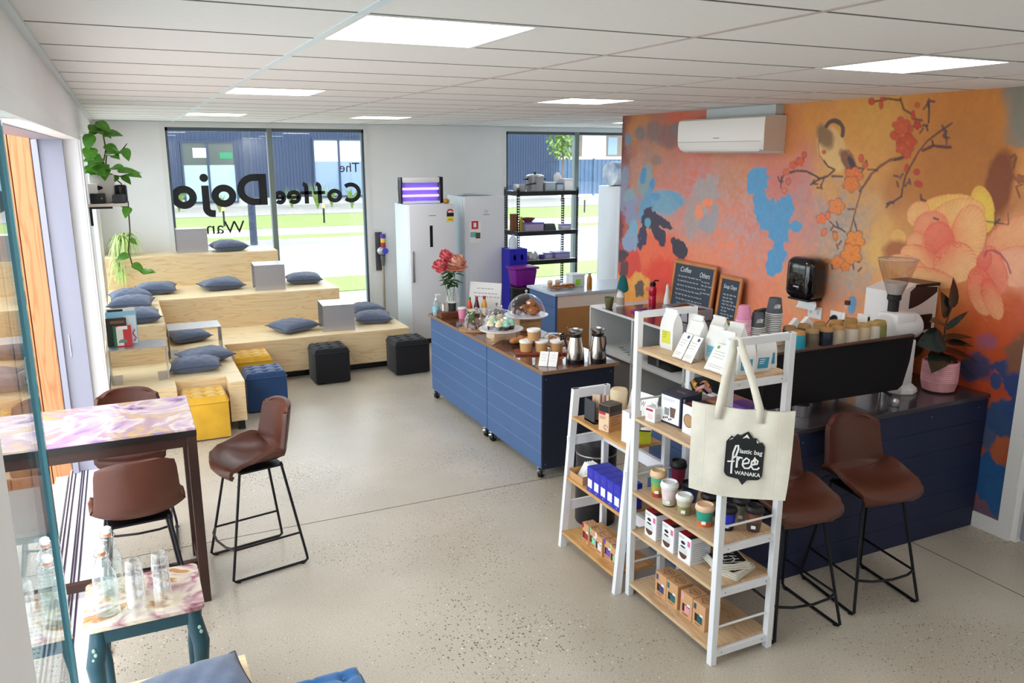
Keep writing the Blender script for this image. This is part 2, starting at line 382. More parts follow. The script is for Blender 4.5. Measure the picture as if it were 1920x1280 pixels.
# fixed glass leaf with its dark edge
LEAF = thing('glass_door_leaf', 'clear glass door leaf with teal edge beside the near wall', 'glass door', (-.318, 2.5, 0))
TEAL = mat('glass_edge_teal', '40707a', .15, 0, coat=.5)
g = G(); g.box(-.005, .005, -.78, .46, .01, 2.6); part('pane', g, glass('leaf_glass', (.86, .94, .95), 1.52), LEAF, 0)
g = G(); g.box(-.016, -.005, .44, .475, .01, 2.6); part('edge_strip', g, TEAL, LEAF, 0)
g = G(); g.box(.005, .016, .44, .475, .01, 2.6); part('edge_strip', g, TEAL, LEAF, 0)
g = G(); g.box(-.005, .005, .45, .48, .01, 2.6); part('seal', g, BLACK, LEAF, 0)
# timber return wall outside
CEDAR = ply('cedar', 'c8875a', 'ae7044', (6, 6, .7), .6)
g = G(); g.box(-3.2, -.56, 7.14, 7.3, -.15, 3.2); tw = struct('wall_timber', g, mat('timber_backing', '3a2417', .9))
for k in range(18):
    x1 = -.565-k*.145; g = G(); g.box(x1-.138, x1, 7.1, 7.145, -.12, 3.2, b=.004, seg=1); part('cedar_board', g, CEDAR, tw, 0)

# ================================================================== OUTSIDE
GRASS = mat('grass', '778c48', .9, var=.18, scale=14)
ROADM = mat('road_asphalt', '9699a1', .85, var=.05, scale=4)
PATHM = mat('footpath_concrete', 'a6a5a3', .8, var=.03, scale=3)
GRAV = mat('gravel_bed', '8c8882', .9, var=.25, scale=22)
def ground(name, x0, x1, y0, y1, z, m):
    g = G(); g.box(x0, x1, y0, y1, z-.3, z); return struct(name, g, m)
ground('patio', -30, -.575, -12, 11.7, -.1, mat('patio_concrete', 'cdccc8', .8, var=.03, scale=3))
ground('verge_path', -40, 60, 11.75, 15.6, -.14, PATHM)
ground('near_lawn', -40, 60, 15.6, 17.5, -.12, GRASS)
ground('road', -60, 90, 17.5, 25.2, -.2, ROADM)
ground('kerb_lawn', -60, 90, 25.4, 27.1, -.1, GRASS)
ground('footpath', -60, 90, 27.1, 29.6, -.08, PATHM)
ground('far_lawn', -60, 90, 29.6, 35.5, -.06, GRASS)
ground('gravel_bed', -60, 90, 35.5, 42.2, -.02, GRAV)
g = G(); g.box(-60, 90, 25.2, 25.4, -.3, -.05); struct('kerb', g, PATHM)
g = G(); g.box(-60, 90, 21.3, 21.42, -.21, -.196); struct('road_line', g, mat('road_line_white', 'f4f4f2', .7))
# building across the road
NAVY = mat('corrugated_navy', '2b3a56', .5, .1)
bld = thing('corrugated_building', 'dark blue corrugated metal building across the road', 'building', (9, 42, 0))
def corrugated(x0, x1, z0, z1, y, pitch=.16, d=.035):
    g = G(); x = x0; pts = []
    while x < x1:
        pts += [(x, y), (x+pitch*.35, y), (x+pitch*.5, y+d), (x+pitch*.85, y+d)]; x += pitch
    n = len(pts)
    g.add([(p[0], p[1], z) for z in (z0, z1) for p in pts], [(i, i+1, n+i+1, n+i) for i in range(n-1)])
    return g
part('wall_cladding', corrugated(-22, 14, -.02+.35, 6.5, 0), NAVY, bld, 0)
g = G(); g.box(-22, 14, .04, 8, .0, 6.5); part('wall_core', g, NAVY, bld, 0)
g = G(); g.box(-22, 14, -.03, .04, -.1, .36); part('plinth', g, PATHM, bld, 0)
FROST = mat('frosted_pane', '93adb1', .3); DKF = mat('window_frame_navy', '22324d', .5); PALE = mat('pale_blind', 'c2c8cc', .5)
for (x0, x1, z0, z1, ms) in ((-6.15, -3.85, .25, 3.0, (-5.05,)), (.0, 2.55, .4, 3.15, (1.25,)), (8, 10.5, .4, 3.1, (9.2,))):
    g = G()
    for a in ((x0-.08, x1+.08, z0-.08, z0), (x0-.08, x1+.08, z1, z1+.08), (x0-.08, x0, z0, z1), (x1, x1+.08, z0, z1)): g.box(a[0], a[1], -.12, .03, a[2], a[3])
    for m_ in ms: g.box(m_-.05, m_+.05, -.1, .03, z0, z1)
    w = part('window', g, DKF, bld, 0); e = [x0]+[v for m_ in ms for v in (m_-.05, m_+.05)]+[x1]
    for i in range(0, len(e), 2):
        g = G(); g.box(e[i], e[i+1], -.05, -.03, z0, z0+(z1-z0)*.62); part('lower_pane', g, FROST if x0 < -1 else mat('pane_bluegrey', '7488a6', .2), w, 0)
        g = G(); g.box(e[i], e[i+1], -.05, -.03, z0+(z1-z0)*.62, z1); part('upper_pane', g, mat('upper_glass_dark', '48504c', .15) if x0 < -1 else PALE, w, 0)
g = G(); g.box(-5.7, -5.1, -.07, -.05, 2.3, 2.75); part('paper_sign', g, PALE, bld, 0)
g = G(); g.box(-4.5, -3.9, -.07, -.05, 2.25, 2.55); part('green_sign', g, mat('sign_green', '237a54', .6), bld, 0)
g = G(); g.cyl((3.4, 24.6, -.1), (3.4, 24.6, 7), .105, 14); solo('street_pole', g, mat('pole_slate', '2c364a', .4, .3), 'dark slate street pole standing in the kerb lawn', 'pole')
# fence and house seen through the kitchen window
fence = thing('steel_fence', 'blue-grey corrugated steel fence beyond the kitchen window', 'fence', (30, 43, 0))
part('panel', corrugated(-7, 20, .1, 2.15, 0, .3, .06), mat('fence_blue', '4c627e', .6), fence, 0)
for k in range(9):
    g = G(); g.box(-7+k*3-.05, -7+k*3+.05, -.06, .1, 0, 2.2); part('post', g, mat('fence_blue', '4c627e'), fence, 0)
hs = thing('neighbour_house', 'white and charcoal house with dark flat roof behind the steel fence', 'house', (31, 50, 0))
g = G(); g.box(-5, 9, 0, 6, 0, 4.4); part('wall', g, mat('house_white', 'b4b4b2', .7), hs, 0)
g = G(); g.box(-6.5, 10, -1.2, 7, 4.4, 4.9); part('roof', g, mat('roof_charcoal', '4a5664', .7), hs, 0)
for x in (-3.6, .2, 4):
    g = G(); g.box(x, x+1.8, -.06, .02, 2.3, 3.7); w = part('window', g, mat('house_window', '6f5c4c', .3), hs, 0)
    g = G(); g.box(x+.1, x+.85, -.08, -.05, 2.4, 3.6); part('pane', g, mat('pane_bluegrey', '9fb2c8'), w, 0)
# planting
LEAFG = mat('garden_leaf', '6f8a40', .8, var=.2, scale=9)
def tuft(loc, h, n, seed, spread=.5):
    r = random.Random(seed); g = G()
    for k in range(n):
        a = r.uniform(0, 6.28); s = r.uniform(.2, 1)*spread; w = .02
        p = [(0, 0, 0), (math.cos(a)*s*.4*h, math.sin(a)*s*.4*h, h*.65*r.uniform(.7, 1)), (math.cos(a)*s*h, math.sin(a)*s*h, h*r.uniform(.7, 1.05))]
        g.tube(p, [w, w*.8, .004], 4)
    return g
side = ['left of the street pole', 'just right of the lettered window mullion', 'under the word Coffee', 'below the capital C', 'at the left edge of the lettered window', 'right of the capital C', 'below the letter j', 'near the pale building window', 'far right of the lettered window']
for k, (x, y, h) in enumerate(((2.3, 39, .9), (7.3, 39.5, .95), (8.3, 38.5, 1.15), (9.8, 38, 1.0), (1.4, 38.5, 1.0), (10.9, 38.4, 1.1), (3.9, 38, .8), (11.6, 38, 1.0), (9.2, 39.5, 1.0))):
    solo('tussock_grass', tuft((0, 0, 0), h, 34, k), LEAFG, 'spiky green tussock in the gravel bed '+side[k], 'shrub', (x, y, -.02), 0, 'tussocks in the gravel bed')
for k, (x, y) in enumerate(((6.9, 31), (3.3, 31), (18.6, 31.5), (24.4, 32))):
    t = thing('bollard_light', ('garden bollard light on the lawn behind the letters Coffee', 'garden bollard light behind the letters Wan', 'garden bollard light seen under the top of the black rack', 'garden bollard light seen right of the black rack')[k], 'light', (x, y, -.06), 0, 'garden bollard lights')
    g = G(); g.cyl((0, 0, 0), (0, 0, .55), .035, 8); part('post', g, BLACKM, t)
    g = G(); g.lathe([(.05, .55), (.07, .62), (.03, .7)], 8); part('lamp_head', g, mat('amber', 'f2c26a', .4), t)
def tree(name, label, loc, h, seed, rad):
    r = random.Random(seed); t = thing(name, label, 'tree', loc)
    g = G(); g.tube([(0, 0, 0), (.05, 0, h*.5), (0, .05, h*.85)], [.07, .05, .02], 7); part('trunk', g, mat('bark', '6b5a48', .9), t)
    g = G()
    for k in range(420):
        d = Vector((r.gauss(0, 1), r.gauss(0, 1), r.gauss(0, 1.2))).normalized()*r.uniform(.3, 1)*rad; c = Vector((0, 0, h*.72))+d
        a = Vector((r.gauss(0, 1), r.gauss(0, 1), r.gauss(0, 1))).normalized()*.14; b = a.cross(Vector((r.gauss(0, 1), r.gauss(0, 1), 1))).normalized()*.07
        g.add([(c-a)[:], (c+b)[:], (c+a)[:], (c-b)[:]], [(0, 1, 2, 3)])
    o = part('foliage', g, LEAFG, t, 0); o['kind'] = 'stuff'
tree('young_tree', 'slim young tree beside the fence seen through the kitchen window', (21.6, 39, -.02), 4.2, 5, .9)

# --- lettering on the back window (reads from the street)
Mw = frame((0, 11.624, 0), (-1, 0, 0), (0, 0, 1))
letter = thing('window_lettering', 'large black vinyl cafe name lettering, mirrored, on the back window', 'lettering', (0, 0, 0))
VIN = mat('vinyl_black', '15161a', .5)
def letters(name, fn):
    g = G(); fn(g); return part(name, g, VIN, letter, 0)
def ring(g, x0, x1, z0, z1, w):
    cx = -(x0+x1)/2; cz = (z0+z1)/2; stroke(g, arc(cx, cz, (x1-x0)/2-w/2, 0, 360, 32, (z1-z0)/2-w/2)[:-1], w, Mw, closed=True)
def ee(g, x0, x1, z0, z1, w):
    cx = -(x0+x1)/2; cz = (z0+z1)/2; rx = (x1-x0)/2-w/2; rz = (z1-z0)/2-w/2
    stroke(g, arc(cx, cz, rx, 0, 318, 28, rz), w, Mw); rect(g, cx-rx, cx+rx+w/2, cz-w*.42, cz+w*.28, Mw)
def word_dojo(g):
    w = .093
    stroke(g, arc(-1.66, 2.02, .177-0, -90, 90, 20, .163), .092, Mw); rect(g, -1.826, -1.72, 1.812, 2.229, Mw)
    rect(g, -1.73, -1.655, 2.137, 2.229, Mw); rect(g, -1.73, -1.655, 1.812, 1.904, Mw)
    ring(g, 1.103, 1.42, 1.795, 2.095, w); ring(g, .6, .92, 1.785, 2.088, w)
    jx = -1.03
    flat(g, arc(jx+.005, 2.185, .054, 0, 360, 22)[:-1], Mw)
    stroke(g, [(jx, 2.085), (jx, 1.79)]+arc(jx-.075, 1.79, .075, 0, -80, 8)+[(jx-.11, 1.712)], .092, Mw)
def word_coffee(g):
    w = .058
    stroke(g, arc(-2.99, 1.956, .118, 48, 312, 24, .112), w, Mw); ring(g, 2.648, 2.862, 1.82, 2.012, w)
    for fx in (-2.545, -2.36):
        stroke(g, [(fx, 1.815), (fx, 2.035)]+arc(fx+.05, 2.035, .05, 180, 95, 6), w, Mw); rect(g, fx-.075, fx+.085, 1.94, 1.985, Mw)
    ee(g, 2.085, 2.285, 1.812, 2.005, w); ee(g, 1.91, 2.078, 1.812, 2.0, w)
letters('word_dojo', word_dojo); letters('word_coffee', word_coffee)
letters('word_the', lambda g: text(g, 'The', Mw @ Matrix.Translation((-2.985, 2.306, 0)), .285, .13))
letters('word_wan', lambda g: text(g, 'Wan', Mw @ Matrix.Translation((-1.255, 1.525, 0)), .49, .165))
# mural print: colour fields, blots, petals, branches and blossoms in wall metres (y, z)
MU_MO = [(4.679,1.875,-2.49,0.29,-0.17,-1.99,'9c9a98'),(4.566,1.593,-3.17,0.37,-0.44,-3.39,'a8a49c'),(5.82,1.823,-2.32,0.22,-0.14,-1.72,'c4a0a0'),(6.453,2.03,-2.02,0.17,-0.11,-2.16,'b89a9c'),(5.128,2.1,-3.35,0.36,-0.2,-3.81,'b8908c'),(7.288,2.432,-1.72,0.11,-0.02,-3.03,'9c8480'),(3.18,0.449,-4.49,0.64,-0.8,-2.2,'5a5a6c'),(3.411,1.565,-5.37,0.75,-0.9,-5.6,'e07838')]
MU_CP = [(7.876,2.86,'7a3a2c'),(7.852,2.428,'8a4538'),(7.852,1.837,'a0504a'),(7.851,1.413,'b8504a'),(7.772,0.992,'d06048'),(7.559,2.794,'c07a45'),(7.21,2.703,'a06c5c'),(6.944,2.828,'c8603f'),(7.195,2.487,'c88058'),(6.994,2.273,'d88068'),(6.557,2.283,'d87a66'),(6.163,2.342,'c98a6a'),(5.795,2.302,'cf8a60'),(5.46,2.31,'d07a70'),(6.966,1.894,'d68a78'),(6.528,1.922,'d0938a'),(6.128,1.948,'dd8a70'),(5.754,1.877,'d98470'),(7.323,1.469,'e88a60'),(6.938,1.51,'e8946a'),(6.498,1.556,'ef8e66'),(6.097,1.599,'f08a66'),(5.593,1.652,'e58c70'),(7.197,1.077,'f07a55'),(6.468,1.185,'f08a60'),(5.699,1.299,'ef8a60'),(5.381,1.534,'ef8a68'),(5.309,2.663,'d98a50'),(5.081,2.742,'dc9446'),(4.649,2.728,'dc9a45'),(4.36,2.756,'dca04a'),(5.281,2.402,'cf7a70'),(5.142,2.231,'cf8480'),(4.888,2.028,'c9a08a'),(4.802,2.243,'e0a055'),(4.506,2.372,'dd9a4a'),(5.23,1.917,'d98a80'),(4.855,1.73,'d0a080'),(4.623,1.628,'c8a080'),(4.554,1.927,'c0a48c'),(4.37,2.062,'e0a860'),(4.192,2.15,'bb7843'),(4.038,2.344,'bd7835'),(3.904,2.598,'cc8030'),(3.686,2.731,'cf7f2e'),(3.509,2.525,'cc7a2c'),(3.513,2.289,'a55a28'),(3.381,2.125,'a8582c'),(4.083,2.004,'d0904f'),(4.241,1.795,'e8b060'),(4.044,1.7,'e8a058'),(3.311,2.362,'e8a055'),(3.268,2.066,'efb070'),(3.318,1.927,'f0a878'),(3.254,1.729,'f0a080'),(3.58,1.391,'d8763a'),(3.356,1.432,'d05020'),(3.191,1.287,'c04a1c'),(3.478,1.225,'c84a1c'),(3.225,1.028,'c0481c'),(3.678,1.523,'e08848'),(5.052,1.394,'e8a070'),(4.701,1.359,'e89060'),(5.144,1.102,'ee8a60'),(4.661,1.014,'e08858'),(4.301,1.505,'e8a060'),(3.994,1.314,'d8803c'),(3.22,0.735,'b05030'),(3.241,0.35,'a05038'),(3.091,0.593,'8a5048'),(3.247,0.114,'5a5a70'),(6.335,2.537,'d06a50'),(5.684,2.58,'cf7a60'),(7.475,2.261,'c98a70')]
MU_EL = [(3.382,2.735,-6.99,1.01,0.2,-5.02,'8c8678',0.15,0.1),(7.192,2.432,-11.68,0.8,-0.14,-20.4,'9a7a70',0.6,0.3),(7.503,2.709,-11.06,0.69,0.27,-12.89,'85746e',0.4,0.4),(6.977,2.672,-5.04,0.37,0.16,-8.65,'90645c',0.5,0.4),(6.867,2.748,-11.39,0.86,0.43,-16.11,'7e706c',0.4,0.5),(7.279,2.732,-8.69,0.58,0.24,-10.27,'8a7066',0.4,0.4),(7.725,2.646,-15.84,0.92,0.21,-14.66,'6b8aa0',0.4,0.4),(7.766,2.254,-10.35,0.59,-0.16,-6.61,'8a8fa6',0.5,0.6),(7.818,2.018,-11.44,0.64,-0.26,-5.63,'9090a8',0.5,0.6),(7.646,2.014,-9.47,0.56,-0.41,-8.58,'8aa6b0',0.5,0.6),(7.626,1.852,-9.46,0.56,-0.42,-6.56,'9095b4',0.5,0.6),(7.883,2.602,-13.15,0.72,0.04,-4.32,'6e3a34',0.5,0.6),(7.831,1.658,-15.06,0.83,-0.45,-5.52,'7a3e40',0.5,0.6),(6.341,2.148,-5.69,0.48,-0.31,-7.62,'ada09e',0.35,0.7),(6.524,1.881,-7.43,0.6,-0.37,-5.31,'b09c98',0.35,0.7),(6.378,1.906,-12.29,1.03,-0.5,-7.48,'b0a09c',0.3,0.6),(6.307,1.834,-8.3,0.7,-0.93,-12.2,'a39da2',0.15,0.6),(6.206,1.953,-18.29,1.59,-0.63,-9.94,'a39da2',0.15,0.6),(6.324,2.037,-12.5,1.06,-1.3,-24.64,'f58c60',0.4,0.6),(6.446,1.938,-17.32,1.42,-1.02,-16.12,'f5906a',0.4,0.6),(7.391,2.207,-7.62,-2.36,0.52,-5.84,'8fa0a0',0.3,0.2),(7.414,2.263,-16.59,-3.07,0.6,-11.07,'4d92c0',0.3,0.3),(7.25,2.167,-20.5,-4.89,0.98,-14.87,'4a90c4',0.3,0.3),(6.931,2.049,-3.82,-1.77,1.59,-11.14,'6aa0c0',0.35,0.3),(7.066,1.987,-3.09,-3.27,2.41,-6.96,'7ba6bc',0.5,0.3),(7.353,1.926,-7.18,-1.29,0.11,-5.15,'6a9fc0',0.5,0.35),(7.166,2.059,-11.6,0.79,-1.04,-22.56,'5a98c8',0.4,0.3),(7.158,1.372,-1.83,0.12,-0.39,-3.35,'ee6444',0.3,0.3),(7.374,1.464,-3.51,0.22,-0.6,-5.71,'f0704c',0.3,0.4),(6.888,1.459,-3.87,0.28,-0.67,-5.99,'ef6a48',0.4,0.4),(7.012,1.219,-3.08,0.22,-0.66,-4.87,'ea4a34',0.4,0.3),(7.58,1.262,-5.2,0.31,-0.6,-4.89,'de4a3c',0.2,0.2),(7.606,0.968,-2.89,0.17,-0.83,-5.45,'efa045',0.2,0.5),(7.444,1.101,-4.79,0.3,-1.18,-8.36,'f0a850',0.2,0.5),(7.772,0.992,-4.98,0.28,-0.85,-5.76,'ee9a48',0.2,0.5),(7.814,1.356,-6.42,0.35,-1.52,-13.63,'544048',0.2,0.6),(7.729,1.213,-11.36,0.64,-1.04,-8.19,'6a4248',0.3,0.6),(7.227,1.81,-7.06,5.15,-2.13,-7.46,'40374c',0.08,0.6),(7.325,1.803,-11.18,-3.34,0.43,-8.64,'40374c',0.08,0.6),(7.054,1.811,-6.86,18.32,-3.81,-4.38,'40374c',0.08,0.5),(7.121,1.683,-9.17,10.56,-2.96,-6.83,'40374c',0.08,0.6),(7.022,1.624,-15.32,-3.39,0.15,-12.68,'40374c',0.08,0.6),(7.403,1.606,-11.02,-3.3,0.23,-7.71,'3f3d58',0.1,0.5),(6.714,1.544,-7.99,4.3,-2.65,-9.74,'3a3444',0.06,0.35),(6.836,1.62,-22.03,1.64,-2.47,-26.05,'3a3444',0.08,0.4),(7.63,1.556,-6.24,0.37,-0.88,-9.34,'93a6c4',0.25,0.6),(7.564,1.692,-11.91,0.72,-0.98,-12.16,'7cb0c8',0.3,0.5),(7.409,1.046,-10.69,0.67,-1.54,-10.45,'6a5a50',0.25,0.6),(7.303,1.77,-16.76,1.1,-1.46,-19.48,'5fa8bc',0.3,0.5),(5.653,2.259,-7.39,0.73,-0.27,-9.0,'5c9cc8',0.05,0.55),(5.723,2.21,-14.49,1.4,-0.47,-13.35,'5c9cc8',0.05,0.5),(5.579,2.053,-9.73,2.97,-0.74,-4.8,'5c9cc8',0.05,0.55),(5.305,2.037,-8.4,0.88,-0.53,-8.89,'5c9cc8',0.05,0.5),(5.43,2.016,-19.31,1.97,-0.61,-9.94,'5c9cc8',0.05,0.5),(5.337,1.863,-7.14,0.74,-0.56,-6.84,'5c9cc8',0.05,0.55),(5.155,1.904,-12.68,1.36,-1.36,-17.28,'5c9cc8',0.05,0.5),(5.351,1.622,-9.11,0.94,-0.9,-7.97,'5c9cc8',0.05,0.5),(5.407,1.531,-12.67,1.29,-1.64,-13.28,'5c9cc8',0.05,0.5),(4.5,1.349,-23.88,2.83,-1.95,-11.76,'6a98b8',0.1,0.5),(4.323,1.357,-25.11,3.06,-4.08,-24.11,'6a98b8',0.1,0.5),(3.585,2.677,-6.53,-1.02,1.13,-4.27,'d08434',0.5,0.1),(3.715,2.387,-3.03,-0.81,0.75,-2.55,'bd7630',0.55,0.15),(3.436,2.308,-10.6,-0.89,0.79,-4.82,'8a4824',0.35,0.15),(3.528,2.133,-11.17,1.56,-0.55,-9.01,'96502a',0.5,0.1),(4.836,2.539,-6.79,3.69,-1.22,-4.92,'e4b878',0.25,0.1),(4.917,2.63,-11.49,6.84,-2.42,-9.24,'8f6c48',0.5,0.2),(4.667,2.45,-14.14,11.41,-3.84,-8.71,'8a5a3c',0.35,0.3),(4.61,2.403,-35.2,25.35,-3.9,-9.85,'4a3440',0.2,0.3),(4.142,1.903,-15.58,1.98,-1.56,-17.17,'e9b366',0.08,0.05),(4.288,1.79,-7.99,0.99,-0.88,-8.34,'e6b468',0.5,0.1),(4.148,1.805,-9.02,1.14,-1.35,-12.77,'b0683c',0.5,0.2),(3.941,2.089,-13.02,1.71,-0.72,-11.22,'c88048',0.5,0.2),(3.212,1.14,-10.73,1.53,-3.36,-13.93,'3b4a7c',0.1,0.5),(3.153,1.075,-14.16,2.03,-2.38,-9.32,'33477e',0.1,0.5),(3.272,1.045,-27.18,3.84,-4.36,-17.11,'3b4a7c',0.15,0.5),(3.19,0.782,-7.22,1.03,-2.3,-7.53,'37507c',0.15,0.55),(3.114,0.878,-14.16,2.04,-3.68,-12.57,'2f4a80',0.15,0.5),(3.234,0.353,-7.74,1.08,-2.24,-5.91,'265a90',0.2,0.55),(3.137,0.275,-9.0,1.28,-3.49,-8.73,'2a5f94',0.2,0.55),(3.145,0.593,-11.46,1.63,-3.53,-10.33,'b8603c',0.2,0.5),(3.282,0.641,-18.85,2.64,-4.78,-14.68,'4a5a7a',0.3,0.5),(3.439,1.085,-8.6,1.19,-2.48,-10.3,'4a4468',0.4,0.5),(3.152,1.26,-12.13,-2.43,0.97,-7.03,'8a5a44',0.4,0.5),(3.372,1.284,-13.35,1.87,-4.12,-19.65,'a85a70',0.7,0.3),(4.127,2.762,-57.6,7.44,1.22,-30.67,'c8442c',0.1,0.1),(4.133,2.398,-55.6,-4.53,4.37,-33.61,'c8442c',0.1,0.1),(4.047,2.373,-38.46,4.99,-0.88,-45.17,'c8402e',0.1,0.1),(4.023,2.289,-27.55,-8.02,11.8,-44.03,'c8402e',0.1,0.1),(4.409,2.849,-53.16,6.59,1.51,-29.57,'d0562c',0.1,0.1),(4.498,2.876,-34.58,4.23,2.04,-37.6,'c84a28',0.1,0.1),(4.402,2.901,-42.75,5.31,1.96,-33.44,'cc5028',0.1,0.1),(5.123,2.49,-34.18,3.73,-0.05,-39.09,'d8562c',0.1,0.1),(5.279,2.27,-32.47,3.43,-0.96,-32.35,'d86a50',0.1,0.1),(5.315,2.193,-32.07,3.36,-1.48,-37.39,'e07a58',0.1,0.1),(4.542,2.463,-40.06,4.82,-0.17,-31.7,'d85a34',0.1,0.1),(4.501,2.412,-38.2,-12.79,9.44,-35.31,'d86038',0.1,0.1),(4.726,1.862,-35.58,12.41,-5.86,-25.5,'e08440',0.1,0.1),(4.82,2.016,-36.22,4.13,-1.97,-29.54,'ee7c4c',0.1,0.1),(4.844,1.882,-32.94,-19.84,9.02,-26.53,'ea7a4c',0.1,0.1),(4.79,1.651,-29.88,3.4,-5.44,-46.27,'ea8844',0.1,0.1),(4.102,2.829,-46.63,6.06,2.81,-55.72,'cf5a2c',0.1,0.1),(4.915,2.511,-45.23,5.12,0.09,-60.39,'d8602c',0.1,0.1)]
MU_PE = [(3.293,1.997,-4.03,2.93,-5.27,-8.07,'f2b07c','e87c58'),(3.247,1.798,-6.27,0.9,-0.91,-7.33,'f3b18c','ee7a5c'),(3.522,2.144,-11.38,3.79,-1.38,-6.04,'edc850','d89038'),(3.784,2.161,-4.67,1.38,-2.6,-14.22,'f3c766','e08a48'),(3.712,2.075,-3.96,2.2,-3.06,-7.36,'f5c679','e87a50'),(3.995,2.078,-10.11,-2.87,2.4,-10.04,'f3bd78','e8704a'),(3.6,1.97,-7.63,-0.4,0.36,-4.88,'f7c27e','e86a48'),(3.887,2.0,-6.34,3.58,-3.37,-8.09,'f2a878','e85a44'),(3.813,1.914,-8.05,1.07,-0.71,-7.52,'ef9a74','e04a3c'),(3.987,1.879,-12.4,-3.45,2.46,-11.7,'f4b97e','e8704e'),(3.941,1.762,-5.17,-2.3,3.12,-9.45,'f6be80','e8754e'),(4.044,1.7,-5.49,-1.53,2.09,-11.43,'f5bd82','e87c50'),(3.672,1.775,-5.96,0.81,-0.81,-6.84,'f8cb8c','ef7a56'),(3.84,1.649,-4.74,-0.67,1.23,-14.65,'f6bf80','ea7a50'),(3.384,1.764,-11.36,5.69,-2.48,-5.42,'f2a580','e8604c'),(3.464,1.807,-18.81,-4.41,2.74,-12.69,'ee8c72','d8504c'),(3.455,1.612,-9.52,3.98,-2.19,-5.46,'f5b883','e87a50'),(3.375,1.571,-13.34,7.35,-3.22,-5.99,'f4b07c','ea6c4c')]
MU_LI = [(0.02,'7a4a38',[(4.12,2.498),(4.186,2.465),(4.285,2.453),(4.364,2.406),(4.43,2.354),(4.484,2.274),(4.527,2.221)]),(0.016,'5c3a3a',[(4.12,2.498),(4.239,2.453)]),(0.014,'7a5648',[(4.506,2.253),(4.537,2.132),(4.563,2.008),(4.582,1.904),(4.611,1.881)]),(0.011,'4e3238',[(4.563,2.008),(4.537,1.961),(4.516,1.914)]),(0.011,'4e3238',[(4.562,2.082),(4.623,2.078)]),(0.016,'4e3238',[(5.287,2.34),(5.186,2.36),(5.085,2.357),(4.978,2.321),(4.936,2.301),(4.855,2.324),(4.79,2.375)]),(0.014,'4e3238',[(4.812,2.325),(4.705,2.324)]),(0.015,'4e3238',[(4.936,2.301),(5.027,2.252)]),(0.012,'4e3238',[(4.891,2.303),(4.913,2.252)]),(0.011,'4e3238',[(4.472,2.381),(4.409,2.382),(4.384,2.375)]),(0.013,'4e3238',[(5.365,2.312),(5.361,2.214)]),(0.012,'4e3238',[(4.629,1.9),(4.685,1.925),(4.734,1.933)]),(0.01,'4e3238',[(4.734,1.933),(4.793,1.971)]),(0.013,'4a2c3c',[(3.817,2.698),(3.909,2.641),(3.993,2.581),(4.051,2.509),(4.1,2.417),(4.135,2.342),(4.15,2.247),(4.152,2.198)]),(0.014,'4a2c3c',[(4.152,2.198),(4.216,2.156),(4.269,2.138)]),(0.019,'5a2c34',[(3.807,2.541),(3.876,2.545),(3.939,2.552),(4.018,2.52)]),(0.015,'4a2c3c',[(3.939,2.552),(3.951,2.584)]),(0.011,'4e3238',[(3.838,2.562),(3.864,2.668)]),(0.016,'7a4230',[(4.248,2.881),(4.208,2.805),(4.146,2.774),(4.097,2.728)]),(0.012,'4e3238',[(4.014,2.867),(4.002,2.778),(3.997,2.707)]),(0.013,'4e3238',[(4.469,2.874),(4.354,2.887),(4.247,2.87)]),(0.033,'4a3a40',[(4.914,2.712),(4.897,2.732),(4.873,2.745),(4.844,2.75),(4.813,2.746),(4.785,2.734),(4.762,2.715),(4.746,2.69),(4.739,2.664),(4.742,2.638)]),(0.011,'a8505a',[(3.465,1.842),(3.455,1.878),(3.412,1.886),(3.359,1.867),(3.309,1.818),(3.275,1.753)]),(0.009,'8a5030',[(3.426,2.342),(3.379,2.36),(3.338,2.361)]),(0.01,'7a4a30',[(3.285,2.231),(3.318,2.296),(3.277,2.313)]),(0.007,'5a3830',[(3.482,2.067),(3.336,2.057)]),(0.007,'5a3830',[(3.435,2.129),(3.42,2.047)]),(0.007,'5a3830',[(3.346,2.127),(3.333,2.061)]),(0.017,'7a4a28',[(3.379,2.476),(3.353,2.492)]),(0.017,'7a4a28',[(3.352,2.41),(3.344,2.476)]),(0.008,'8a6448',[(4.964,2.647),(4.982,2.565),(4.956,2.481),(4.887,2.415),(4.806,2.375)]),(0.007,'8a6448',[(4.677,2.53),(4.62,2.482)]),(0.011,'5a4038',[(4.908,2.448),(4.864,2.399),(4.802,2.383)])]
MU_FL = [(4.741,2.092,-10.92,1.26,-0.8,-14.13,'ea8c4c'),(4.529,1.847,-9.73,1.16,-1.14,-12.15,'ea9040'),(4.552,1.737,-8.73,1.04,-1.19,-10.92,'ec8c3c'),(4.68,1.655,-13.19,1.53,-1.99,-16.77,'ec8844'),(4.883,1.986,-16.16,1.82,-1.49,-21.26,'ee7c4c'),(4.602,2.331,-10.29,1.22,-0.32,-13.11,'e57a3c'),(4.615,2.27,-11.42,1.35,-0.48,-14.56,'e8803c'),(4.199,2.632,-9.32,1.19,0.22,-11.26,'cf4f28'),(4.215,2.692,-12.41,1.58,0.43,-15.04,'d0562c'),(4.147,2.572,-12.58,1.62,0.17,-15.06,'c84a26'),(4.195,2.536,-18.56,2.36,0.12,-22.36,'cc5028'),(4.084,2.692,-25.84,3.36,0.9,-30.7,'b8362c'),(4.145,2.491,-25.06,3.21,-0.04,-29.94,'cc5028'),(4.597,1.631,-18.87,2.22,-2.93,-23.7,'e88840'),(5.164,2.434,-18.74,2.03,-0.23,-25.82,'d8603c'),(5.239,2.403,-20.64,2.2,-0.36,-28.71,'d8603c'),(5.312,2.349,-23.08,2.43,-0.63,-32.39,'d86a48'),(3.301,2.345,-29.37,4.24,-0.82,-30.51,'a06038')]
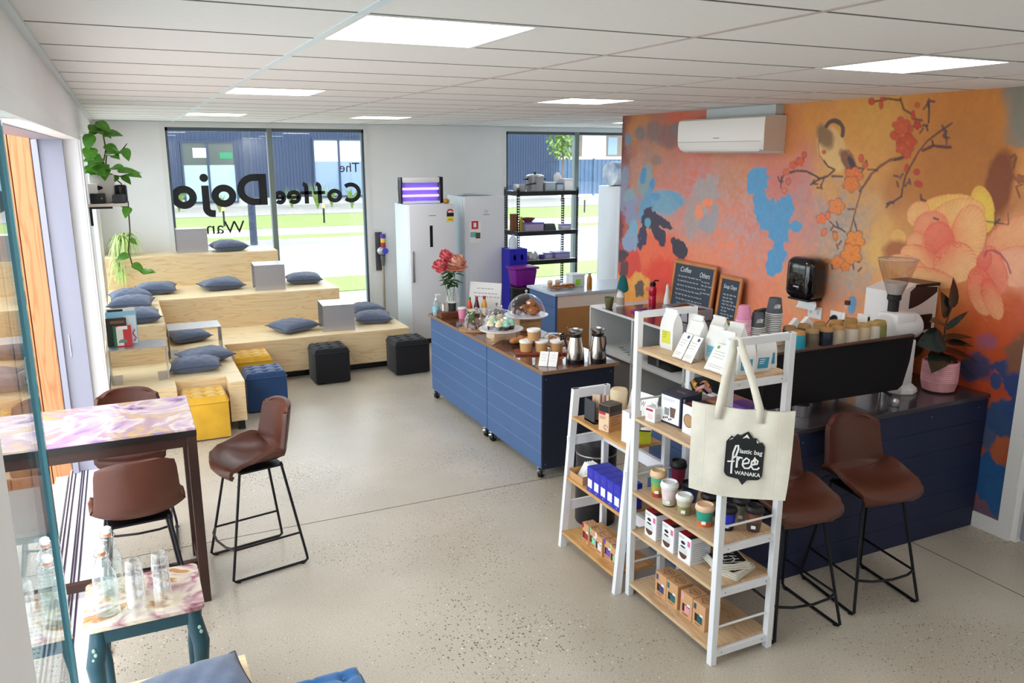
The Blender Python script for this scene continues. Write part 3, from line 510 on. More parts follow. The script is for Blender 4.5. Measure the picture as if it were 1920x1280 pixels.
MU_SP = [(5.36,2.268),(5.345,2.304),(5.394,2.289),(4.971,2.258),(5.001,2.278),(4.912,2.239),(4.939,2.23),(4.765,1.918),(4.715,1.956),(4.734,1.891),(4.671,1.813),(4.695,1.781),(4.548,2.391),(4.517,2.38),(4.488,2.432),(4.02,2.69),(4.045,2.654),(4.004,2.671),(4.067,2.727),(3.86,2.632),(3.88,2.668),(3.844,2.604),(4.171,2.341),(4.195,2.283),(4.216,2.34),(4.119,2.286),(4.095,2.305),(4.229,2.148),(4.259,2.127),(4.017,2.832),(3.986,2.848),(4.036,2.815),(5.183,2.446),(5.223,2.424),(5.136,2.447),(4.519,1.641),(4.484,1.687),(4.456,1.628),(4.73,1.615),(3.852,2.058),(3.409,2.072),(3.989,2.198),(3.966,2.18)]
MU_FC = [(3.786,1.872),(3.46,1.701)]
def paint_mural():
    y0, y1, z0, z1 = 3.115, 7.85, 0., 2.935
    ny, nz = 680, 424
    Y, Z = np.meshgrid(np.linspace(y0, y1, ny), np.linspace(z0, z1, nz))
    rs = np.random.RandomState(4)
    def noise(freq):
        gy, gz = int((y1-y0)*freq)+3, int((z1-z0)*freq)+3; gr = rs.rand(gz, gy)
        fy = (Y-y0)*freq; fz = (Z-z0)*freq; iy = fy.astype(int); iz = fz.astype(int); ty = fy-iy; tz = fz-iz
        ty = ty*ty*(3-2*ty); tz = tz*tz*(3-2*tz)
        return (gr[iz, iy]*(1-ty)+gr[iz, iy+1]*ty)*(1-tz)+(gr[iz+1, iy]*(1-ty)+gr[iz+1, iy+1]*ty)*tz
    def fbm(f): return (noise(f)+.5*noise(2*f)+.25*noise(4*f)+.12*noise(8*f))/1.87-.5
    wy = Y+.5*fbm(2.2); wz = Z+.4*fbm(2.5); rag = fbm(7)*1.3+fbm(20)*1.9; fine = fbm(26)
    num = np.zeros(Y.shape+(3,)); den = np.zeros(Y.shape)
    for y, z, c in MU_CP:
        d2 = (wy-y)**2+(wz-z)**2+.012; k = 1/d2**1.9; num += k[..., None]*np.array(lin(c)); den += k
    C = num/den[..., None]
    def over(a, col):
        nonlocal C
        a = a[..., None]; C = C*(1-a)+np.array(lin(col) if isinstance(col, str) else col)*a
    def local(e):
        dy, dz = Y-e[0], Z-e[1]; return e[2]*dy+e[3]*dz, e[4]*dy+e[5]*dz
    mot = np.clip(fbm(40)*3+fbm(12)*1.6+.45, 0, 1)
    for e in MU_MO:
        a, b = local(e); over(np.clip(1.3-np.hypot(a, b), 0, 1)*mot*.75, e[6])
    for e in MU_EL[:-18]:
        a, b = local(e); rr = np.hypot(a, b)+rag*e[8]*.8; s = max(e[7], .03); over(np.clip((1-rr)/s+.5, 0, 1), e[6])
    for e in MU_PE:
        a, b = local(e); rr = np.hypot(a, b)*(1+.05*fine); inside = np.clip((1-rr)*22, 0, 1)
        fc = MU_FC[0] if e is not MU_PE[0] and e not in MU_PE[-4:] else MU_FC[1]
        dy, dz = Y-fc[0], Z-fc[1]; dd = np.hypot(dy, dz); rays = np.clip(np.sin(np.arctan2(dz, dy)*70)*1.4-.3, 0, 1)
        c1, c2 = np.array(lin(e[6])), np.array(lin('e8503c')); low = np.clip(.5-.5*b, 0, 1)
        k = np.clip(.62*np.exp(-(dd/.2)**2)+.5*rays*np.exp(-(dd/.42)**2)*np.clip(rr, 0, 1)**2+.35*low*np.clip(rr, 0, 1)**4, 0, .9)[..., None]; col = c1*(1-k)+c2*k
        edge = np.exp(-((rr-.98)/.025)**2)[..., None]*.5; col = col*(1-edge)+np.array(lin('c9583c'))*edge
        C = C*(1-inside[..., None])+col*inside[..., None]
    def segd(p, q):
        vy, vz = q[0]-p[0], q[1]-p[1]; t = np.clip(((Y-p[0])*vy+(Z-p[1])*vz)/(vy*vy+vz*vz+1e-9), 0, 1); return np.hypot(Y-p[0]-t*vy, Z-p[1]-t*vz)
    for w, c, pts in MU_LI:
        d = np.full(Y.shape, 9.)
        for p, q in zip(pts, pts[1:]): d = np.minimum(d, segd(p, q))
        over(np.clip((w*.55-d*(1+.5*fine))/.006+.5, 0, 1)*.92, c)
    for k, (y, z) in enumerate(MU_SP):
        a = k*2.1; d = segd((y-.018*math.cos(a), z-.018*math.sin(a)), (y+.018*math.cos(a), z+.018*math.sin(a))); over(np.clip((.008-d)/.006+.5, 0, 1)*.85, '4e3a40')
    for k, e in enumerate(MU_FL):
        a, b = local(e); rr = np.hypot(a, b); th = np.arctan2(b, a)+k
        R = .68+.32*np.abs(np.cos(2.5*th)); q = rr/R; over(np.clip((1-q)*9, 0, 1), e[6]); over(np.exp(-((q-.97)/.07)**2)*.6, '8a3a20'); over(np.exp(-((np.abs(np.sin(2.5*th)))/.12)**2)*(q < .9)*.35, 'b05028'); over(np.exp(-(rr/.16)**2)*.7, 'c8782c')
    for e in MU_EL[-18:]:
        a, b = local(e); rr = np.hypot(a, b); over(np.clip((1-rr)/.15, 0, 1), e[6]); over(np.exp(-((rr-.95)/.16)**2)*.5, '7a2c24')
    C *= (1+.16*fine)[..., None]; C = np.clip(C, 0, 1)
    me = bpy.data.meshes.new('mural_print')
    vs = np.stack([np.full(Y.shape, XR), Y, Z], -1).reshape(-1, 3)
    idx = np.arange(ny*nz).reshape(nz, ny); F = np.stack([idx[:-1, :-1], idx[1:, :-1], idx[1:, 1:], idx[:-1, 1:]], -1).reshape(-1, 4)
    n = len(vs); E4 = np.array([[XR+.012, y0, z0], [XR+.012, y1, z0], [XR+.012, y1, z1], [XR+.012, y0, z1]]); vs = np.vstack([vs, E4])
    faces = F.tolist()+[[n, n+1, n+2, n+3], [int(idx[0, 0]), int(idx[-1, 0]), n+3, n], [int(idx[0, -1]), n+1, n+2, int(idx[-1, -1])]]
    me.from_pydata(vs.tolist(), [], faces)
    at = me.color_attributes.new('print', 'FLOAT_COLOR', 'POINT')
    cc = np.ones((len(vs), 4), np.float32); cc[:n, :3] = C.reshape(-1, 3); cc[n:, :3] = .3
    at.data.foreach_set('color', cc.ravel())
    m = bpy.data.materials.new('mural_wallpaper'); m.use_nodes = True; nt = m.node_tree; nn = nt.nodes; l = nt.links; b = nn['Principled BSDF']
    a = nn.new('ShaderNodeAttribute'); a.attribute_name = 'print'
    tc = nn.new('ShaderNodeTexCoord'); mp = nn.new('ShaderNodeMapping'); mp.inputs['Scale'].default_value = (1, 260, 60); l.new(tc.outputs['Object'], mp.inputs[0])
    nz_ = nn.new('ShaderNodeTexNoise'); nz_.inputs['Scale'].default_value = 1; l.new(mp.outputs[0], nz_.inputs['Vector'])
    mr = nn.new('ShaderNodeMapRange'); mr.inputs[3].default_value = .86; mr.inputs[4].default_value = 1.12; l.new(nz_.outputs[0], mr.inputs[0])
    mx = nn.new('ShaderNodeMix'); mx.data_type = 'RGBA'; mx.blend_type = 'MULTIPLY'; mx.inputs[0].default_value = 1; l.new(a.outputs['Color'], mx.inputs[6]); l.new(mr.outputs[0], mx.inputs[7]); l.new(mx.outputs[2], b.inputs['Base Color']); b.inputs['Roughness'].default_value = .55
    me.materials.append(m); o = bpy.data.objects.new('mural_print', me); COL.objects.link(o)
    tag(o, 'orange and pink floral wallpaper mural with bird and lotus covering the right wall', 'mural')
paint_mural()
# ================================================================== PLYWOOD TIERED SEATING
seat = thing('tiered_seating', 'L-shaped three-tier plywood seating steps in the back left corner', 'seating steps', (0, 0, 0))
PLYH = ply('plywood_flat', 'efd9b0', 'e6c896', (.8, 5, 5))
def panel(name, b, m=PLY):
    g = G(); g.box(*b, b=.0015, seg=1); return part(name, g, m, seat, 0)
x0 = XL+.005
for b in ((x0, .29, 7.53, 9.1, .452, .47), (.29, .73, 7.78, 9.1, .452, .47), (.73, .87, 7.53, 9.1, .452, .47), (x0, 2.98, 9.1, 11.55, .452, .47)): panel('tread', b, PLYH)
for b in ((.852, 2.98, 9.1, 9.118, .09, .452), (.852, .87, 7.53, 9.1, .09, .452), (x0, .29, 7.53, 7.548, .09, .452), (.73, .852, 7.53, 7.548, .09, .452), (.29, .73, 7.78, 7.798, .09, .452), (.272, .29, 7.548, 7.78, .09, .452), (.73, .748, 7.548, 7.78, .09, .452), (2.962, 2.98, 9.118, 11.55, .09, .452)): panel('riser', b)
for b in ((x0, .283, 8.55, 10.0, .842, .86), (x0, 2.37, 10.0, 11.55, .842, .86)): panel('tread', b, PLYH)
for b in ((.265, 2.37, 10.0, 10.018, .47, .842), (.265, .283, 8.55, 10.0, .47, .842), (x0, .265, 8.55, 8.568, .47, .842), (2.352, 2.37, 10.018, 11.55, .47, .842)): panel('riser', b)
panel('tread', (x0, 1.82, 11.04, 11.55, 1.232, 1.25), PLYH)
for b in ((x0, 1.82, 11.04, 11.058, .86, 1.232), (1.802, 1.82, 11.058, 11.55, .86, 1.232)): panel('riser', b)
g = G(); g.box(.93, 2.9, 9.2, 11.5, 0, .09); g.box(x0, .79, 7.9, 9.2, 0, .09)
for x, y in ((.82, 7.58), (.82, 8.9), (2.9, 9.16)): g.box(x-.03, x+.03, y-.03, y+.03, 0, .09)
part('plinth', g, BLACK, seat, 0)

# ---- low plywood bench at the camera's end, seen only by its far edge
near = thing('plywood_bench', 'plywood bench end at the bottom edge of the photo', 'bench', (0, 2.7, 0))
g = G(); g.box(-.2, .285, -.3, .48, .452, .47, b=.0015, seg=1); part('tread', g, PLYH, near, 0)
g = G(); g.box(-.2, .285, .46, .478, .05, .452); part('riser', g, PLY, near, 0)
g = G(); g.box(.267, .285, -.3, .46, .05, .452); part('riser', g, PLY, near, 0)
g = G(); g.box(-.17, .24, -.28, .4, 0, .05); part('plinth', g, BLACK, near, 0)

# ---- cube poufs with buttoned tops
def pouf_mesh(w, d, h):
    body = G(); body.box(-w/2, w/2, -d/2, d/2, .012, h-.07, b=.012)
    top = G(); xs = [-.3, 0, .3]
    N = 28
    def fn(u, v):
        x = (u-.5); y = (v-.5); e = max(abs(x), abs(y))*2
        z = h-.02-.05*max(0, e-.86)**2/.02
        for a in xs:
            for b in xs: z -= .026*math.exp(-(((x-a)**2+(y-b)**2)/.0035))
        for a in xs:
            z -= .006*math.exp(-((x-a)**2)/.0006)+.006*math.exp(-((y-a)**2)/.0006)
        z += .012*(1-e*e)
        return (x*w*1.01, y*d*1.01, max(z, h-.075))
    top.surf(fn, N, N)
    rim = G(); n = 8; r = .02
    ring_ = []
    for cx, cy, a0 in ((w/2-r, d/2-r, 0), (-w/2+r, d/2-r, 90), (-w/2+r, -d/2+r, 180), (w/2-r, -d/2+r, 270)):
        ring_ += [(p[0]*1.012, p[1]*1.012, h-.072) for p in arc(cx, cy, r, a0, a0+90, 4)]
    rim.tube(ring_, .006, 6, closed=True)
    but = G(); but.ball((0, 0, 0), .008, 8, sc=(1, 1, .5))
    return body, top, rim, but
def make_pouf(m, label, loc, w=.385, d=.38, h=.42, rz=0):
    body, top, rim, but = pouf_mesh(w, d, h)
    t = thing('cube_pouf', label, 'pouf', loc, rz, 'cube poufs')
    part('body', body, m, t); part('cushion_top', top, m, t, 180); part('piping', rim, m, t)
    o0 = None
    for a in (-.3, 0, .3):
        for b in (-.3, 0, .3):
            if o0 is None: o0 = o = part('button', but, m, t)
            else: o = o0.copy(); COL.objects.link(o); o.parent = t
            o.location = (a*w, b*d, h-.024)
    return t
VBLK = mat('velvet_black', '0b0c11', .8, sheen=.12, var=.1); VBLU = mat('velvet_blue', '123a68', .7, sheen=.4, var=.12, scale=5); VYEL = mat('velvet_yellow', 'd8a522', .7, sheen=.4, var=.12, scale=6); VBLU2 = mat('velvet_peacock', '0f5a94', .65, sheen=.4, var=.1, scale=5)
make_pouf(VBLK, 'black velvet cube pouf midway along the plywood step', (1.95, 8.885, 0))
make_pouf(VBLK, 'black velvet cube pouf at the right end of the plywood step', (2.88, 8.885, 0), .41)
make_pouf(VYEL, 'yellow velvet cube pouf in the inner corner of the steps', (1.11, 8.885, 0))
make_pouf(VBLU, 'dark blue velvet cube pouf beside the low plywood step', (1.13, 8.16, 0), .39, .37)
make_pouf(VYEL, 'yellow velvet cube pouf set into the near step beside the bar table', (.51, 7.545, 0), .38, .4)
make_pouf(VBLU2, 'peacock blue buttoned pouf cut off by the bottom edge', (.52, 2.83, 0), .4, .38)

# ---- denim cushions
DENIM = mat('denim', '566078', .85, sheen=.3, var=.14, scale=70, bump=.25, bscale=180, stretch=(1, 3, 1))
def cushion_mesh(w, d, h, seed):
    r = random.Random(seed); ph = [r.uniform(0, 6.28) for _ in range(4)]
    def half(s):
        def fn(u, v):
            x = u*2-1; y = v*2-1
            k = max(0, (1-abs(x)**2.6))*max(0, (1-abs(y)**2.6)); pinch = 1-.075*(1-y*y)*abs(x)**6; pinch2 = 1-.075*(1-x*x)*abs(y)**6
            z = s*h*.5*k**.55*(1+.1*math.sin(3*x+ph[0])*math.sin(2.5*y+ph[1]))+.012*math.sin(2*x+ph[2])*math.sin(2*y+ph[3])*(abs(x)+abs(y))*.5
            wr = .006*math.sin(11*x+ph[0])*math.sin(9*y+ph[1])*k*(1 if s > 0 else .3)
            return (x*w/2*pinch, y*d/2*pinch2, z+wr)
        return fn
    g = G(); g.surf(half(1), 20, 20); g.surf(half(-1), 20, 20)
    pts = []
    f = half(0)
    for a in range(20): pts.append(f(a/20, 0))
    for a in range(20): pts.append(f(1, a/20))
    for a in range(20): pts.append(f(1-a/20, 1))
    for a in range(20): pts.append(f(0, 1-a/20))
    p = G(); p.tube(pts, .005, 5, closed=True)
    return g, p
SEAM = mat('denim_seam', '454e5e', .85)
cushions = [
 ((1.235, 11.3, 1.25), 5, .45, .42, 'blue-grey cushion on the top plywood tier by the window'),
 ((2.05, 10.6, .86), -6, .45, .42, 'blue-grey cushion at the right end of the middle tier'),
 ((1.03, 10.56, .86), 8, .5, .42, 'blue-grey cushion on the middle tier left of the steel box'),
 ((.28, 10.56, .86), -4, .47, .42, 'blue-grey cushion on the middle tier under the spider plant'),
 ((.0, 10.1, .86), 6, .44, .38, 'farthest of three blue-grey cushions in a row by the left window'),
 ((.0, 9.62, .86), -8, .44, .42, 'middle one of three blue-grey cushions in a row by the left window'),
 ((.045, 8.8, .86), 3, .42, .42, 'nearest of three blue-grey cushions in a row, behind the books'),
 ((1.69, 9.52, .47), 24, .48, .42, 'blue-grey cushion turned askew on the lowest tier'),
 ((2.74, 10.2, .47), 5, .42, .4, 'blue-grey cushion mostly hidden behind another, right end of the lowest tier'),
 ((2.68, 9.62, .47), -10, .45, .42, 'blue-grey cushion right of the steel box on the lowest tier'),
 ((.53, 9.5, .47), 14, .42, .42, 'dark cushion seen beneath the open steel table'),
 ((.62, 8.44, .47), 18, .46, .4, 'farther of two dark cushions lying near the yellow pouf'),
 ((.5, 8.1, .47), -4, .46, .32, 'nearer of two dark cushions beside the steel table with books'),
 ((.08, 2.9, .47), 10, .4, .4, 'denim cushion on the near bench at the bottom edge')]
for k, (loc, a, w, d, lab) in enumerate(cushions):
    h = .15 if k < 13 else .13
    gm, gp = cushion_mesh(w, d, h, k)
    t = thing('cushion', lab, 'cushion', (loc[0], loc[1], loc[2]+h*.42), math.radians(a), 'denim cushions on the plywood steps' if k < 13 else None)
    part('cover', gm, DENIM, t, 180); part('piping', gp, SEAM, t, 60)

# ---- brushed steel box tables
def steel_box(label, loc, w, d, h, rz=0, openfront=False):
    t = thing('steel_box_table', label, 'box table', loc, rz, 'bent steel box tables'); k = .006
    g = G(); g.box(-w/2, w/2, -d/2, d/2, h-k, h, b=.0015, seg=1); part('top_plate', g, STEEL, t, 0)
    if openfront:
        for s in (-1, 1):
            a = sorted((s*w/2, s*(w/2-k))); g = G(); g.box(a[0], a[1], -d/2, d/2, 0, h-k); part('side_plate', g, STEEL, t, 0)
            a = sorted((s*(w/2-k), s*(w/2-.09))); g = G(); g.box(a[0], a[1], -d/2, d/2, 0, k); part('foot_flange', g, STEEL, t, 0)
    else:
        for s in (-1, 1):
            a = sorted((s*d/2, s*(d/2-k))); g = G(); g.box(-w/2, w/2, a[0], a[1], 0, h-k); part('side_plate', g, STEEL, t, 0)
            a = sorted((s*(d/2-k), s*(d/2-.09))); g = G(); g.box(-w/2, w/2, a[0], a[1], 0, k); part('foot_flange', g, STEEL, t, 0)
    return t
steel_box('brushed steel box table on the top tier at the window edge', (.785, 11.34, 1.25), .375, .24, .305)
steel_box('brushed steel box table on the middle tier between two cushions', (1.575, 10.36, .86), .36, .38, .312, math.radians(-3))
steel_box('brushed steel box table on the lowest tier above the black poufs', (2.19, 9.46, .47), .365, .4, .31, math.radians(-4))
steel_box('open steel table straddling a dark cushion on the low step', (.56, 8.87, .47), .51, .36, .29, 0, True)
steel_box('open steel table carrying the books by the left wall', (.01, 8.02, .47), .48, .34, .32, 0, True)

# ---- books on the near steel table
def book(label, loc, w, h, th, tilt, col, rz=0, deco=None):
    t = thing('book', label, 'book', loc, rz, 'books on the steel table')
    M = Matrix.Rotation(math.radians(-tilt), 4, 'X')
    c = G(); c.box(-w/2, w/2, -th/2, -th/2+.002, 0, h, M=M); c.box(-w/2, w/2, th/2-.002, th/2, 0, h, M=M); c.box(-w/2, -w/2+.002, -th/2, th/2, 0, h, M=M)
    part('cover', c, mat('book_'+col, col, .4), t, 0)
    p = G(); p.box(-w/2+.002, w/2-.003, -th/2+.002, th/2-.002, .003, h-.003, M=M); part('pages', p, PAPER, t, 0)
    if deco:
        M2 = M @ frame((0, -th/2, 0), (1, 0, 0), (0, 0, 1))
        for nm, colr, fn in deco:
            g = G(); fn(g, M2); part(nm, g, mat('print_'+colr, colr, .45), t, 0)
book('thin pale book with a black top edge at the back of the row', (-.1, 8.135, .79), .24, .325, .02, 4, 'e4e2dc', 0, [('top_band', '1c1a22', lambda g, M: rect(g, -.11, .02, .29, .318, M))])
book('tall light blue picture book behind the red one', (-.1, 8.1, .79), .255, .3, .022, 6, '8fc3dc', 0, [('pink_squiggle', 'd8487c', lambda g, M: stroke(g, [(.09, .02), (.11, .05), (.085, .09), (.105, .13)], .012, M)), ('white_panel', 'dfeef2', lambda g, M: rect(g, .02, .12, .0, .26, M, lift=.0004))])
book('dark brown hardback standing between the blue and red books', (-.145, 8.06, .79), .17, .25, .024, 7, '3a261c', 0, [('title_strip', '7a5a3c', lambda g, M: rect(g, -.05, .07, .2, .225, M))])
book('green-spined black book at the wall end of the row', (-.165, 8.03, .79), .13, .2, .03, 8, '1f2a22')
book('red, white and green paperback at the front of the row', (-.1, 7.99, .79), .15, .19, .02, 9, 'c82a30', 0, [('white_block', 'e8e4da', lambda g, M: rect(g, -.05, .005, .01, .18, M)), ('green_band', '2f6a4a', lambda g, M: rect(g, -.075, -.05, 0, .19, M)), ('title_box', 'f4f2ea', lambda g, M: rect(g, -.035, .045, .155, .185, M, lift=.0009)), ('car_picture', '6f8a7c', lambda g, M: flat(g, [(-.04, .035), (.035, .035), (.03, .06), (.005, .07), (-.03, .06)], M, lift=.001))])

# ---- wall shelf with trailing pothos
shelf = thing('wall_shelf', 'small white wall shelf holding the trailing pothos', 'shelf', (-.245, 7.95, 2.06))
g = G(); g.box(0, .3, -.2, .2, 0, .025, b=.002, seg=1); part('board', g, mat('shelf_white', 'ded8d0', .5), shelf, 0)
g = G(); g.box(0, .02, -.16, -.12, -.16, 0); g.box(0, .18, -.15, -.13, -.02, 0); part('bracket', g, BLACKM, shelf, 0)
POTH = mat('pothos_leaf', '5c9a34', .35, var=.3, scale=14, spec=.4); STEM = mat('plant_stem', '4a4a2a', .7)
def leaf(g, base, d, up, L, W, fold=.25, curl=.25, mi=0):
    """heart-like blade from base along d"""
    d = Vector(d).normalized(); up = Vector(up); s = d.cross(up).normalized(); n = s.cross(d).normalized()
    prof = [(0, .0), (.06, .62), (.2, .97), (.4, 1), (.62, .78), (.82, .4), (1, 0)]
    vs = []; fs = []
    for t, w in prof:
        c = Vector(base)+d*(L*t)-n*(curl*L*t*t)
        vs += [(c+s*(w*W/2)+n*(fold*w*W/2))[:], c[:], (c-s*(w*W/2)+n*(fold*w*W/2))[:]]
    for i in range(len(prof)-1):
        a = 3*i; fs += [(a, a+1, a+4, a+3), (a+1, a+2, a+5, a+4)]
    g.add(vs, fs, mi)
poth = thing('pothos_plant', 'trailing green pothos in a white pot on the wall shelf', 'plant', (-.1, 8.0, 2.085))
g = G(); g.box(-.125, .07, -.09, .09, 0, .24, b=.01); part('pot', g, mat('pot_offwhite', 'd9d4cc', .4), poth)
g = G(); g.box(-.115, .06, -.08, .08, .23, .243); part('soil', g, mat('soil', '2c2119', .95), poth, 0)
r = random.Random(11); vine = G(); lv = []
paths = [[(-.02, 0, .23), (.0, 0, .34), (.03, 0, .45), (.02, 0, .6), (-.02, 0, .68), (-.06, 0, .6), (-.09, 0, .5), (-.07, 0, .38)], [(.0, 0, .23), (.03, 0, .4), (.1, -.03, .39), (.17, -.03, .46), (.2, -.03, .5)],
         [(.05, -.03, .23), (.12, -.06, .16), (.16, -.08, 0), (.155, -.1, -.1), (.15, -.1, -.25), (.12, -.1, -.42), (.14, -.1, -.55), (.22, -.1, -.63), (.28, -.1, -.6)], [(.06, -.02, .23), (.12, -.04, .22), (.18, -.05, .24)]]
for p in paths: vine.tube(p, [.006]*(len(p)-1)+[.003], 5)
def along(p, t):
    k = t*(len(p)-1); i = min(int(k), len(p)-2); return Vector(p[i]).lerp(Vector(p[i+1]), k-i)
for p, ts, sz in ((paths[0], (.25, .32, .4, .47, .52, .58, .62, .68, .75, .9, .97), .14), (paths[1], (.4, .6, .75), .1), (paths[2], (.3, .55, .66, .74, .9, 1), .1), (paths[3], (.3, .6, 1), .13)):
    for t in ts: lv.append((along(p, t), sz*r.uniform(.75, 1.2), t))
for k in range(22): lv.append((Vector((r.uniform(-.14, .09), r.uniform(-.08, .05), .26+r.uniform(0, .1))), r.uniform(.09, .14), 0))
part('vines', vine, STEM, poth)
for c, s, t in lv:
    a = r.uniform(0, 6.28); g = G(); leaf(g, c, (math.cos(a)*.9, -.5+.3*math.sin(a), -.15+r.uniform(-.5, .5)), (0, -.55, .8), s, s*.78, .15, .35); part('leaf', g, POTH, poth, 180)
g = G(); leaf(g, (.1, -.05, .26), (1, 0, .12), (0, -.5, .8), .19, .1); part('leaf', g, POTH, poth, 180)
g = G(); leaf(g, (.07, -.08, .03), (.8, 0, -.7), (0, -.8, .5), .13, .08); part('leaf', g, POTH, poth, 180)
t = thing('speaker_box', 'black box speaker at the front of the wall shelf', 'speaker', (-.16, 7.79, 2.085)); g = G(); g.box(-.07, .05, -.035, .04, 0, .085, b=.006); part('case', g, BLACK, t); g = G(); g.ball((.02, -.036, .045), .007, 8); part('logo_dot', g, CHROME, t)
t = thing('desk_clock', 'grey rounded gadget at the right end of the wall shelf', 'gadget', (-.005, 7.8, 2.085)); g = G(); g.box(-.055, .05, -.04, .04, 0, .075, b=.014, seg=3); part('case', g, mat('gadget_grey', '3c4044', .4), t); g = G(); g.box(-.045, .02, -.0415, -.039, .01, .06); part('face', g, BLACK, t, 0)
g = G(); g.lathe([(.045, 0), (.05, .02), (.05, .14), (.04, .15)], 18); solo('black_canister', g, BLACK, 'black cylindrical canister beside the pothos pot', 'canister', (.012, 7.9, 2.085))
t = thing('power_adapter', 'white power box with a black plug at the wall end of the shelf', 'adapter', (-.21, 7.85, 2.085)); g = G(); g.box(-.03, .045, -.05, .05, 0, .165, b=.005); part('box', g, PAPER, t); g = G(); g.lathe([(.018, 0), (.02, .01), (.008, .04)], 8, M=frame((.045, -.02, .13), (0, 1, 0), (0, 0, 1))); part('plug', g, BLACK, t)
# ---- spider plant on the top tier
sp = thing('spider_plant', 'pale green spider plant spilling over the top tier corner', 'plant', (-.02, 11.28, 1.25))
g = G(); g.lathe([(.08, 0), (.11, .16), (.115, .17), (.1, .17), (.09, .15)], 18); part('pot', g, mat('pot_pale', 'd8dccb', .5), sp)
r = random.Random(3); SPI = mat('spider_leaf', 'c8e08c', .5, var=.2, scale=6)
def blade(g, base, a, out, rise, drop, w=.012):
    P = [Vector(base)]
    for t in (.25, .5, .75, 1): P.append(Vector(base)+Vector((math.cos(a)*out*t, math.sin(a)*out*t, rise*4*t*(1-t)*1.0-drop*t*t)))
    s = Vector((-math.sin(a), math.cos(a), 0)); ww = [.5, 1, .9, .6, .05]; vs = []
    for p, q in zip(P, ww): vs += [(p+s*w*q)[:], (p-s*w*q)[:]]
    g.add(vs, [(2*i, 2*i+1, 2*i+3, 2*i+2) for i in range(4)])
for k in range(170):
    a = r.uniform(0, 6.28); g = G()
    if k < 110: blade(g, (r.uniform(-.04, .04), r.uniform(-.04, .04), .16), a, min(r.uniform(.1, .3), .2 if math.sin(a) > .3 or math.cos(a) < -.4 else .3), r.uniform(.05, .14), r.uniform(.05, .3) if math.sin(a) < -.2 else r.uniform(0, .13))
    else: blade(g, (r.uniform(-.12, -.02), -.3+r.uniform(-.02, .02), r.uniform(-.22, .02)), r.uniform(3.6, 5.8), r.uniform(.05, .14), r.uniform(.0, .06), r.uniform(.05, .2), .006)
    part('leaf_blade', g, SPI, sp, 180)
g = G(); g.tube([(-.02, -.05, .16), (-.05, -.25, .16), (-.07, -.31, -.1)], .004, 5); part('runner', g, STEM, sp)
# ================================================================== BAR TABLE, STOOLS, SIDE TABLE
def swirl(name, cols, scale=2.2):
    m = bpy.data.materials.new(name); m.use_nodes = True; nt = m.node_tree; n = nt.nodes; l = nt.links; b = n['Principled BSDF']
    tc = n.new('ShaderNodeTexCoord'); nz = n.new('ShaderNodeTexNoise'); nz.inputs['Scale'].default_value = scale; nz.inputs['Detail'].default_value = 6; nz.inputs['Distortion'].default_value = 2.4; l.new(tc.outputs['Object'], nz.inputs['Vector'])
    r = n.new('ShaderNodeValToRGB'); e = r.color_ramp.elements; e[0].position = .28; e[0].color = lin(cols[0])+(1,); e[1].position = .74; e[1].color = lin(cols[-1])+(1,)
    for i, c in enumerate(cols[1:-1]):
        q = e.new(.28+.46*(i+1)/(len(cols)-1)); q.color = lin(c)+(1,)
    l.new(nz.outputs[0], r.inputs[0]); l.new(r.outputs[0], b.inputs['Base Color']); b.inputs['Roughness'].default_value = .18; b.inputs['Coat Weight'].default_value = .6
    return m
RESIN = swirl('resin_swirl', ['4f3f54', 'a57cae', 'c4a6bc', 'd9cabb', 'b08ca8', 'd0ac6c', '9a8cb0', '6f5663'], 2.4)
DBR = mat('dark_timber', '38211a', .45, var=.12, scale=6, stretch=(1, 1, .2))
tb = thing('bar_table', 'tall bar table with swirled purple resin top and dark timber legs', 'table', (-.36, 4.855, 0))
g = G(); g.box(-.61, .61, -.33, .33, 1.032, 1.05, b=.003, seg=1); part('tabletop', g, RESIN, tb, 0)
g = G(); g.box(-.612, .612, -.332, .332, 1.0, 1.032); part('top_edge', g, mat('table_edge', '1c1715', .4), tb, 0)
for s in (-1, 1):
    for q in (-1, 1):
        g = G(); x = s*.585; y = q*.305; g.box(x-.025, x+.025, y-.025, y+.025, 0, 1.0, b=.002, seg=1); part('leg', g, DBR, tb, 0)
for q in (-1, 1):
    g = G(); g.box(-.56, .56, q*.305-.012, q*.305+.012, .94, 1.0); part('apron', g, DBR, tb, 0)
for s in (-1, 1):
    g = G(); g.box(s*.585-.012, s*.585+.012, -.28, .28, .94, 1.0); part('apron', g, DBR, tb, 0)
    g = G(); g.box(s*.585-.016, s*.585+.016, -.28, .28, .06, .11); part('stretcher', g, DBR, tb, 0)
g = G(); g.box(-.57, .57, -.02, .02, .06, .11); part('stretcher', g, DBR, tb, 0)

